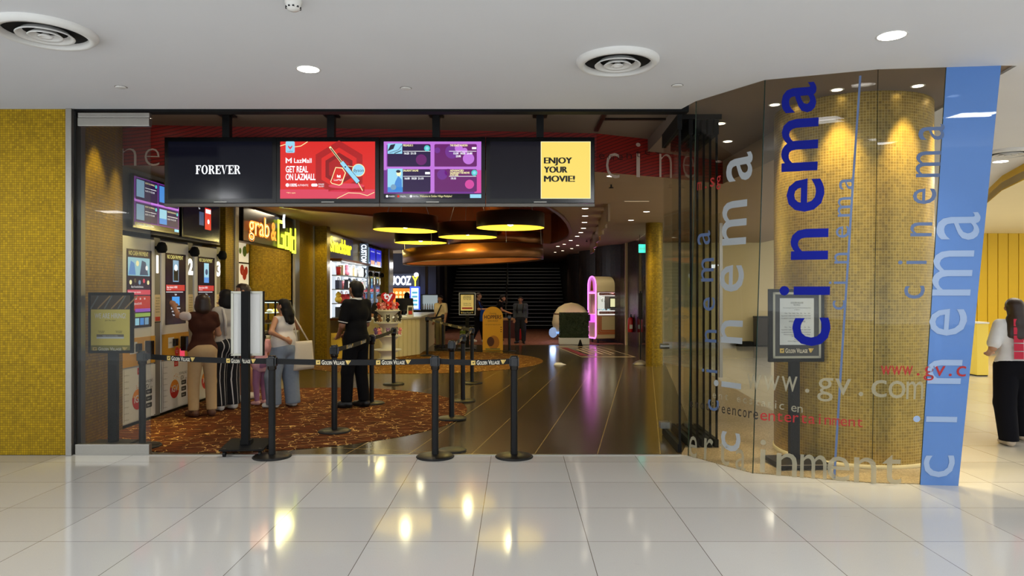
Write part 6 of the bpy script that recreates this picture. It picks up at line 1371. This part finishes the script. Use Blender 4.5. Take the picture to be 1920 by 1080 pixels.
def person(label, loc, head_deg, H, la, ra, legs, top, bottom, shoe, hair, skin=None, female=True, head=(0, 0, 0), yaw=0, h=.010, face=False, lean=(0, 0), extra=(), build=1.0):
    """local frame: +y is the way the person faces, x<0 is the person's own left arm. joints for a 1.70 m figure"""
    t = thing('person', label, 'person', loc, math.radians(head_deg)); s = H/1.70; skin = skin or M_SKIN
    lx, ly = lean
    def S(p): p = np.array(p, float); f = np.clip((p[2]-.9)/.55, 0, 1.3); return V3(p[0]+lx*f, p[1]+ly*f, p[2])*s
    sw = (.155 if female else .185)*build; B = build
    hip = .085
    # ---- bare body
    torso = [C(S((-.05, 0, .93)), S((.05, 0, .93)), .135*s*B, .135*s*B, (1, .78, 1)), C(S((-.02, 0, 1.08)), S((.02, 0, 1.08)), (.112 if female else .128)*s*B, None, (1, .74, 1)),
             C(S((-.05, .0, 1.27)), S((.05, .0, 1.27)), (.118 if female else .135)*s*B, None, (1, .76, 1)), C(S((-sw+.035, -.01, 1.385)), S((sw-.035, -.01, 1.385)), .058*s, None, (1, .9, 1)), C(S((0, -.005, 1.36)), S((0, 0, 1.49)), .062*s, .05*s)]
    if female: torso += [E(S((-.065, .085, 1.26)), (.055*s, .05*s, .06*s)), E(S((.065, .085, 1.26)), (.055*s, .05*s, .06*s))]
    hc = S((0, .015, 1.595))+V3(*head)*s; a = math.radians(yaw); fd = V3(-math.sin(a), math.cos(a), 0); sd = V3(math.cos(a), math.sin(a), 0)
    fd = unit(fd+V3(0, 0, head[2]*0))
    hd = [C(hc-fd*.018*s, hc-fd*.005*s, .082*s, .08*s), C(hc+fd*.03*s-UPZ*.03*s, hc+fd*.042*s-UPZ*.085*s, .062*s, .036*s), C(hc+fd*.088*s-UPZ*.0*s, hc+fd*.103*s-UPZ*.035*s, .010*s, .013*s),
          C(hc-UPZ*.05*s-fd*.02*s, S((0, 0, 1.45)), .05*s, .05*s), E(hc+sd*.083*s-UPZ*.015*s, (.02*s, .02*s, .03*s)), E(hc-sd*.083*s-UPZ*.015*s, (.02*s, .02*s, .03*s)), C(hc+fd*.083*s-UPZ*.062*s+sd*.012*s, hc+fd*.083*s-UPZ*.062*s-sd*.012*s, .011*s)]
    arms = []; sleeves = []; hands = {}
    for sgn, arm in ((-1, la), (1, ra)):
        sh = S((sgn*sw, -.01, 1.385)); el = S(arm[0]); wr = S(arm[1])
        # keep true limb lengths
        el = sh+unit(el-sh)*.285*s; wr = el+unit(wr-el)*.245*s
        arms += [C(sh, el, .047*s*B, .037*s*B), C(el, wr, .038*s*B, .026*s)]
        dd = unit(wr-el); ref = V3(0, 1, 0) if abs(dd[1]) < .8 else V3(0, 0, 1); side = unit(np.cross(dd, ref)); nn = unit(np.cross(side, dd))*(1 if len(arm) < 3 else arm[2])
        arms += [C(wr-dd*.01*s, wr+dd*.075*s, .024*s, .033*s, (1, 1, 1))]
        for i in range(4):
            b0 = wr+dd*.085*s+side*(i-1.5)*.021*s; ln = (.034, .042, .038, .03)[i]*s
            b1 = b0+unit(dd+nn*.25)*ln; b2 = b1+unit(dd+nn*.9)*ln*.8; arms += [C(b0, b1, .0098*s, .009*s), C(b1, b2, .009*s, .0075*s)]
        th = wr+dd*.03*s-side*sgn*.028*s; t1 = th+unit(dd-side*sgn*.9+nn*.3)*.035*s; arms += [C(th, t1, .0115*s, .010*s), C(t1, t1+unit(dd*1.2-side*sgn*.2+nn*.5)*.03*s, .010*s, .008*s)]
        hands[sgn] = wr+dd*.10*s
        f = top.get('sleeve', .6)
        if f > 0:
            r0, r1 = top.get('sr', (.062, .058))
            if f <= 1: sleeves.append(C(sh, sh+(el-sh)*f, r0*s*B, r1*s*B))
            else: sleeves += [C(sh, el, r0*s*B, r1*s*B), C(el, el+(wr-el)*(f-1), r1*s*B, r1*.78*s*B)]
    lg = []; tr = []; sh_ = []
    wr_ = bottom.get('r', (.105, .085, .085))
    for sgn, leg in ((-1, legs[0]), (1, legs[1])):
        hp = S((sgn*hip, 0, .90)); kn = np.array(leg[0], float)*s; an = np.array(leg[1], float)*s
        lg += [C(hp, kn, .085*s*B, .055*s*B), C(kn, an, .054*s*B, .036*s), C(kn+(an-kn)*.2-V3(0, .012, 0)*s, kn+(an-kn)*.5, .05*s*B, .042*s)]
        tr += [C(hp, kn, wr_[0]*s*B, wr_[1]*s*B), C(kn, an, wr_[1]*s*B, wr_[2]*s)]
        fa = math.radians(leg[2] if len(leg) > 2 else 0); ff = V3(-math.sin(fa), math.cos(fa), 0)
        heel = V3(an[0], an[1], 0)-ff*.035*s; zt = an[2]-.075*s
        lg += [C(an, heel+UPZ*(zt+.045*s), .034*s, .038*s), C(heel+UPZ*(zt+.04*s), heel+ff*.17*s+UPZ*(zt+.03*s), .036*s, .03*s)]
        sh_.append([C(heel+UPZ*(zt+.045*s), heel+ff*.1*s+UPZ*(zt+.045*s), .047*s, .047*s), C(heel+ff*.08*s+UPZ*(zt+.035*s), heel+ff*.185*s+UPZ*(zt+.03*s), .048*s, .04*s), C(an, heel+UPZ*(zt+.05*s), .045*s, .048*s)])
    sdf_obj('body', t, skin, torso+hd+arms+lg, h, .022*s)
    # ---- clothes
    zh = top.get('hem', .86)*s; gr = top.get('grow', .016)*s; neck = top.get('neck', 1.455)*s
    tp = []
    for q in torso[:4]+(torso[5:] if female else []):
        tp.append(('c', q[1], q[2], q[3]+gr, q[4]+gr, q[5]) if q[0] == 'c' else ('e', q[1], tuple(r+gr*.6 for r in q[2])))
    tp.append(C(S((0, -.005, 1.36)), S((0, 0, 1.44)), .085*s, .066*s))
    bl = top.get('blouse', 0)
    if bl: tp.append(C(S((-.06, 0, top['hem']+.12)), S((.06, 0, top['hem']+.12)), .15*s*B+bl*s, None, (1, .8, 1)))
    if top.get('long'): tp.append(C(S((-.06, 0, .9)), S((.06, 0, top['hem'])), .145*s*B, .16*s*B, (1, .85, 1)))
    if top.get('under'): sdf_obj('undershirt_sleeve', t, top['under'], [C(S((-sw, -.01, 1.385)), S((-sw, -.01, 1.385))+unit(S(la[0])-S((-sw, -.01, 1.385)))*.16*s, .066*s*B, .06*s*B)], h, .02*s)
    nk = S((0, .01, 1.47))
    sdf_obj('top', t, top['mat'], tp+sleeves, h, .03*s, (lambda X: zh-X[..., 2], lambda X: X[..., 2]-neck, lambda X: .072*s-np.sqrt(((X-nk)**2).sum(-1))), top.get('label'))
    if top.get('cuff'):
        cf = []
        for q in sleeves[:2] if top['sleeve'] <= 1 else sleeves[1::2]: dq = unit(q[2]-q[1]); e_ = q[2]+dq*q[4]*.45; sdf_obj('sleeve_trim', t, top['cuff'], [C(e_-dq*.02, e_+dq*.02, q[4]*.98)], .006, .005, (lambda X: np.abs((X-e_)@dq)-.007,))
        sdf_obj('collar', t, top['cuff'], [C(S((0, -.01, 1.44)), S((0, 0, 1.465)), .07*s, .062*s)], h, .01, (lambda X: S((0, 0, 1.44))[2]-X[..., 2], lambda X: X[..., 2]-S((0, 0, 1.472))[2]))
    bw = bottom.get('waist', .98)*s; bh = bottom.get('hem', .09)*s
    pel = [C(S((-.05, 0, .92)), S((.05, 0, .92)), .145*s*B, None, (1, .82, 1)), C(S((-.04, -.02, .90)), S((.04, -.02, .90)), .135*s*B, None, (1, .9, 1))]
    sdf_obj('trousers' if bh < .5*s else 'shorts', t, bottom['mat'], pel+tr, h, .02*s, (lambda X: X[..., 2]-bw, lambda X: bh-X[..., 2]), bottom.get('label'))
    for q in sh_:
        sdf_obj('shoe', t, shoe, q, h*.9, .02*s, (lambda X: .004-X[..., 2],))
    # ---- hair
    st = hair.get('style', 'short'); hm = hair.get('mat', M_HAIR); front = hair.get('front', .035)
    hp_ = [C(hc-fd*.022*s+UPZ*.012*s, hc+fd*.004*s+UPZ*.02*s, .095*s, .088*s)]
    cut = [lambda X: np.minimum((X-hc)@fd-front*s, (hc[2]+hair.get('fringe', .045)*s)-X[..., 2]), lambda X: (hc[2]-hair.get('nape', .115)*s)-X[..., 2] if st == 'short' else np.full(X.shape[:3], -1.0)]
    if st == 'short': hp_ += [C(hc-fd*.035*s-UPZ*.01*s, hc-fd*.042*s-UPZ*.075*s, .086*s, .066*s)]
    if st == 'bob': hp_ += [C(hc-fd*.03*s, hc-fd*.025*s-UPZ*.10*s, .094*s, .098*s, (1, 1, 1)), C(hc-fd*.02*s-UPZ*.07*s-sd*.03*s, hc-fd*.02*s-UPZ*.07*s+sd*.03*s, .08*s)]
    if st == 'long':
        L = hair.get('len', .28); hp_ += [C(hc-fd*.04*s, hc-fd*.085*s-UPZ*L*.55*s, .09*s, .088*s), C(hc-fd*.09*s-UPZ*L*.5*s, hc-fd*.125*s-UPZ*L*s, .085*s, .055*s, (1.2, .85, 1)), C(hc-fd*.07*s-UPZ*L*.4*s-sd*.06*s, hc-fd*.11*s-UPZ*L*.95*s-sd*.08*s, .05*s, .034*s), C(hc-fd*.07*s-UPZ*L*.4*s+sd*.06*s, hc-fd*.11*s-UPZ*L*1.02*s+sd*.07*s, .05*s, .03*s)]
    if st == 'tail': hp_ += [C(hc-fd*.095*s+UPZ*.01*s, hc-fd*.135*s-UPZ*.06*s, .03*s, .036*s), C(hc-fd*.135*s-UPZ*.06*s, hc-fd*.12*s-UPZ*.22*s, .038*s, .014*s)]
    sdf_obj('hair', t, hm, hp_, h*.9, .02*s, cut)
    if face:
        e = MB(pm('eye_dark', (22, 16, 14), .3))
        for q in (-1, 1):
            c = hc+fd*.078*s+sd*q*.031*s+UPZ*.002*s; e.ico(tuple(c), .009*s, 1, (1.3, 1, .8))
        e.build('eyes', t)
        m_ = MB(pm('lip_tone', (150, 84, 74), .5)); c = hc+fd*.092*s-UPZ*.062*s; m_.ico(tuple(c), .012*s, 1, (1.7, .6, .5)); m_.build('lips', t)
        eb = MB(M_HAIR)
        for q in (-1, 1):
            c = hc+fd*.079*s+sd*q*.032*s+UPZ*.022*s; eb.ico(tuple(c), .011*s, 1, (1.7, .6, .35))
        eb.build('eyebrows', t)
    for f in extra: f(t, s, S, hands, hc, fd, sd)
    return t
def leg(x, y=0, kx=None, ky=.03, foot=0, z=.08): return ((kx if kx is not None else x*1.0, ky+y*.4, .48), (x, y, z), foot)
STAND = (leg(-.10), leg(.10))
HANG_L = ((-.21, -.03, 1.10), (-.22, .06, .86)); HANG_R = ((.21, -.03, 1.10), (.22, .06, .86))
CL = lambda n, c, r=.85, nz=.06: pm('cloth_'+n, c, r, noise=nz, nscale=25, spec=.15)
ZF = .0105
def bag(name, m, w, d, hgt, strap, off):
    """soft bag with a strap, off = top centre in the wearer's frame"""
    def f(t, s, S, hands, hc, fd, sd):
        o = off(S, hands); bt = thing(name[0], name[1], 'bag', t.matrix_basis @ Vector(o-V3(0, 0, hgt)), t.rotation_euler.z)
        b = MB(m); n = 10; rows = []
        for i in range(n+1):
            u = i/n; k = .55+.45*math.sin(min(1, u*1.6)*PI/2) if u > .0 else .7; k2 = 1-.55*u**3
            rows.append((w/2*(1.05-.18*u), d/2*k2*(1 if u > .02 else .8), hgt*u))
        vs = []; M_ = 16
        for a, b_, z in rows:
            for j in range(M_):
                th = 2*PI*j/M_; cx = math.copysign(abs(math.cos(th))**.6, math.cos(th)); sy = math.copysign(abs(math.sin(th))**.7, math.sin(th)); vs.append((a*cx, b_*sy, z))
        fs = [(i*M_+j, i*M_+(j+1) % M_, (i+1)*M_+(j+1) % M_, (i+1)*M_+j) for i in range(n) for j in range(M_)]+[tuple(range(M_-1, -1, -1)), tuple(n*M_+j for j in range(M_))]
        b.add(vs, fs, True); b.build('body', bt)
        top_ = strap(S, hands)-(o-V3(0, 0, hgt)) if strap else V3(0, 0, hgt+.12)
        st_ = MB(m)
        for q in (-1, 1): st_.tube([(q*w*.28, 0, hgt*.97), ((q*w*.28+top_[0])*.5, top_[1]*.5, (hgt+top_[2])*.5), (top_[0]+q*.012, top_[1], top_[2])], .011, 6)
        st_.build('strap', bt)
    return f
def in_dir(deg): return deg
# -- at the machines
person('woman in brown top and beige trousers reaching up to ticket machine number 2', (-4.02, 9.03, ZF), 38, 1.57, ((-.26, .26, 1.40), (-.26, .50, 1.52)), ((.24, .10, 1.12), (.10, .32, 1.16)),
       (leg(-.11, .02, foot=18), leg(.11, -.04, foot=-8)), dict(mat=CL('chocolate', (66, 36, 26)), under=CL('white', (232, 226, 218)), sleeve=.42, hem=.90, blouse=.0, sr=(.06, .058), grow=.016), dict(mat=CL('beige', (184, 156, 116)), r=(.105, .08, .068), waist=1.0), pm('shoe_brown', (84, 50, 34), .6), dict(style='bob', mat=M_HAIRB), build=.98,
       extra=(lambda t, s, S, hands, hc, fd, sd: MB(pm('phone_black', (16, 16, 18), .2)).box(hands[1][0]-.035, hands[1][0]+.035, hands[1][1]+.01, hands[1][1]+.02, hands[1][2]-.05, hands[1][2]+.09, .004).build('phone_in_hand', t),))
person('black-haired person in pale tee and striped wide trousers beside the woman in brown', (-3.93, 9.55, ZF), 52, 1.63, HANG_L, ((.22, -.02, 1.10), (.23, .08, .88)),
       STAND, dict(mat=CL('pale_grey', (176, 172, 166)), sleeve=.68, hem=.96, sr=(.062, .066)), dict(mat=striped('navy_white_stripes', (14, 14, 22), (206, 204, 200), 17, .14), r=(.115, .105, .10), hem=.07, waist=1.03), pm('shoe_white', (220, 216, 208), .6), dict(style='bob'),
       extra=(lambda t, s, S, hands, hc, fd, sd: [MB(CL('strap_white', (206, 202, 194))).tube([tuple(S((q*.075, -.115, 1.05))), tuple(S((q*.085, -.13, 1.27))), tuple(S((q*.09, -.075, 1.42))), tuple(S((q*.09, .01, 1.452))), tuple(S((q*.08, .13, 1.30)))], .018, 8).build('strap', t) for q in (-1, 1)],))
person('tall person in cream shirt and dark red shorts hidden behind the white sign board', (xw(463, 10.35), 10.35, ZF), 120, 1.74, ((-.25, .06, 1.14), (-.22, .26, 1.24)), ((.30, .05, 1.20), (.28, .26, 1.34)),
       (leg(-.11, .1, foot=-10), leg(.13, -.12, foot=8)), dict(mat=CL('cream', (222, 208, 178)), sleeve=1.25, hem=.86, sr=(.066, .058)), dict(mat=CL('brick', (126, 50, 36)), r=(.115, .105, .085), hem=.52), pm('shoe_white', (0, 0, 0)), dict(style='short', mat=M_HAIRB), female=False, head=(0, .05, -.02), face=True)
person('small girl in pink top and mauve leggings, with a black ponytail', (xw(489, 9.97), 9.97, ZF), 60, 1.08, ((-.20, .02, 1.12), (-.16, .16, .95)), ((.21, .02, 1.10), (.2, .12, .90)),
       STAND, dict(mat=CL('pink', (228, 172, 184)), sleeve=.6, hem=.74, blouse=.0, long=True, sr=(.068, .07)), dict(mat=CL('mauve', (170, 118, 152)), r=(.095, .068, .05)), pm('shoe_pink', (220, 170, 172), .6), dict(style='tail'), head=(0, .01, -.02), h=.008, build=1.12)
person('woman in white sleeveless top and baggy pale jeans with a hand on her hip', (xw(532, 9.78), 9.78, ZF), 58, 1.50, ((-.36, -.13, 1.17), (-.16, -.16, 1.10)), ((.36, .08, 1.24), (.22, .28, 1.22)),
       (leg(-.14, .06, kx=-.17, foot=30), leg(.13, -.06, kx=.14, foot=-10)), dict(mat=CL('white', (232, 226, 218)), sleeve=0, hem=.93, blouse=.012, neck=1.43), dict(mat=CL('pale_denim', (132, 144, 160), .9, .12), r=(.125, .125, .115), hem=.05, waist=1.0), pm('shoe_white', (0, 0, 0)), dict(style='long', len=.25), yaw=25, face=True,
       extra=(bag(('tote_bag', 'white cloth tote bag on the shoulder of the woman in baggy jeans'), CL('canvas', (214, 204, 186)), .36, .12, .40, lambda S, h: S((.17, -.02, 1.42)), lambda S, h: S((.30, -.10, 1.02))),))
POL = CL('black', (12, 12, 14), .8)
person('man in black polo shirt and black trousers standing with his back turned', (xw(668, 9.72), 9.72, ZF), 58, 1.75, ((-.225, .03, 1.12), (-.10, .22, .98)), ((.225, .03, 1.12), (.10, .22, .98)),
       (leg(-.10, .08, foot=28), leg(.10, -.05, foot=8)), dict(mat=POL, sleeve=.72, hem=.84, sr=(.064, .066), grow=.018, cuff=pm('cuff_white', (226, 224, 218), .7)), dict(mat=CL('black_twill', (13, 13, 16), .85), r=(.108, .085, .075)), pm('shoe_black', (12, 12, 13), .45), dict(style='short', nape=.12), female=False, build=1.0, skin=M_SKIN2)
# -- right edge of the picture
RP = CL('white_tee', (230, 228, 226))
def tee_print(t, s, S, hands, hc, fd, sd):
    b = MB(); b.frame(tuple(S((.14, -.155, .98))), (-1, 0, 0), (0, .02, 1)); R2 = pm('tee_crimson', (196, 30, 62), .7)
    for k in range(5): b.rect(.10, .02+.085*k, .19, .095+.085*k, R2, 1); b.text('Cake' if k % 2 else 'Milk', .11, .045+.085*k, .03, M_WHITE, 2, w=.07)
    for k in range(2): b.rect(.02, .0+.085*k, .075, .07+.085*k, R2, 1)
    b.build('back_print', t)
person('long-haired woman in white printed tee and black trousers walking away', (xw(1902, 7.42), 7.42, 0), -12, 1.54, ((-.25, -.06, 1.12), (-.20, .14, 1.06)), HANG_R,
       (((-.10, .0, .48), (-.10, -.10, .08), 6), ((.12, .14, .50), (.20, .26, .09), -6)), dict(mat=RP, sleeve=.78, hem=.93, sr=(.064, .07), grow=.018), dict(mat=CL('ink', (13, 13, 20), .9), r=(.125, .11, .10), hem=.06), pm('shoe_taupe', (196, 180, 160), .6), dict(style='long', len=.34, mat=M_HAIRB), build=1.05, extra=(tee_print,))
# -- further inside
person('shop assistant with tied black hair reaching to the toy stand from behind the counter', (-3.44, 17.75, .0105), 215, 1.56, HANG_L, HANG_R, STAND, dict(mat=CL('charcoal', (34, 32, 36)), sleeve=.7, hem=.86), dict(mat=CL('black_twill', (0, 0, 0)), r=(.105, .08, .07)), pm('shoe_black', (0, 0, 0)), dict(style='tail'), yaw=-40, face=True, h=.014)
person('person in pale shirt with a shoulder bag strap standing by the far belt posts', (xw(826, 20.2), 20.2, ZF), 150, 1.50, HANG_L, HANG_R, STAND, dict(mat=CL('oatmeal', (206, 184, 150)), sleeve=.75, hem=.84), dict(mat=CL('khaki', (120, 108, 78)), r=(.105, .08, .07)), pm('shoe_black', (0, 0, 0)), dict(style='short'), female=False, face=True, h=.015, skin=M_SKIN2,
       extra=(lambda t, s, S, hands, hc, fd, sd: MB(M_BLACK).tube([tuple(S((-.12, .12, 1.40))), tuple(S((-.03, .14, 1.2))), tuple(S((.14, .10, .95)))], .018, 6).build('bag_strap', t),))
person('woman in dark clothes walking past the distant notice with a blue bag', (xw(897, 22.3), 22.3, .0105), 250, 1.58, HANG_L, ((.22, .10, 1.12), (.12, .30, 1.14)), (((-.10, .08, .48), (-.10, .16, .08), 0), ((.10, -.02, .48), (.10, -.2, .10), 0)), dict(mat=CL('plum_black', (40, 30, 32)), sleeve=.7, hem=.84), dict(mat=CL('ink', (0, 0, 0)), r=(.105, .08, .07)), pm('shoe_white', (0, 0, 0)), dict(style='tail', mat=M_HAIRB), face=True, h=.015,
       extra=(bag(('shoulder_bag', 'blue bag carried by the woman in dark clothes near the distant notice'), CL('royal', (24, 66, 150)), .34, .14, .36, lambda S, h: S((.10, .05, 1.40)), lambda S, h: S((.12, .22, 1.12))),))
person('person in black leaning over behind the yellow arched standee', (xw(934, 23.0), 23.0, .0105), 255, 1.52, HANG_L, ((.20, .16, 1.14), (.14, .42, 1.04)), STAND, dict(mat=CL('black', (0, 0, 0)), sleeve=.5, hem=.84), dict(mat=CL('black_twill', (0, 0, 0)), r=(.105, .08, .07)), pm('shoe_black', (0, 0, 0)), dict(style='short', mat=M_HAIR), lean=(0, .10), head=(0, .04, -.02), face=True, h=.015, female=False)
person('man in grey denim shirt and dark jeans with a backpack facing the entrance', (xw(976, 21.9), 21.9, ZF), 172, 1.46, HANG_L, HANG_R, (leg(-.12, .05, foot=15), leg(.12, 0, foot=-25)), dict(mat=CL('slate_denim', (70, 74, 84), .9, .12), sleeve=1.7, hem=.86, sr=(.066, .06)), dict(mat=CL('dark_jeans', (40, 40, 48), .9, .12), r=(.11, .085, .075)), pm('shoe_black', (0, 0, 0)), dict(style='short'), female=False, face=True, h=.013, build=1.08, skin=M_SKIN2,
       extra=(lambda t, s, S, hands, hc, fd, sd: [MB(M_BLACK).tube([tuple(S((q*.10, .14, 1.10))), tuple(S((q*.11, .155, 1.28))), tuple(S((q*.11, .08, 1.42))), tuple(S((q*.11, -.06, 1.43)))], .02, 8).build('backpack_strap', t) for q in (-1, 1)],
              lambda t, s, S, hands, hc, fd, sd: MB(M_MATT).ico(tuple(S((0, -.2, 1.2))), .16*s, 2, (1, .6, 1.35)).build('backpack', t)))
person('dark-haired person standing at the stall counter, facing the orange menu', (xw(763, 24.6), 24.6, .0045), 10, 1.60, HANG_L, HANG_R, STAND, dict(mat=CL('black', (0, 0, 0)), sleeve=.6, hem=.84), dict(mat=CL('black_twill', (0, 0, 0)), r=(.105, .08, .07)), pm('shoe_black', (0, 0, 0)), dict(style='bob'), h=.016)
for px, Y, z, nm_, lab, c, wd in ((871, 22.6, .011, 'shopping_bag', 'green patterned bag on the floor left of the distant notice pole', (96, 112, 40), .30), (976, 23.6, .011, 'gift_bag', 'red and white bag on the floor behind the man in denim', (168, 40, 40), .3)):
    t = thing(nm_, lab.replace('left of', 'beside'), 'bag', (xw(px, Y), Y, z)); b = MB(CL('bag_%d' % px, c)); b.box(-wd/2, wd/2, -.09, .09, 0, .36, .03); b.build('body', t); MB(M_WHITE).tube([(-.08, 0, .34), (-.06, 0, .48), (.06, 0, .48), (.08, 0, .34)], .012, 6).build('strap', t)
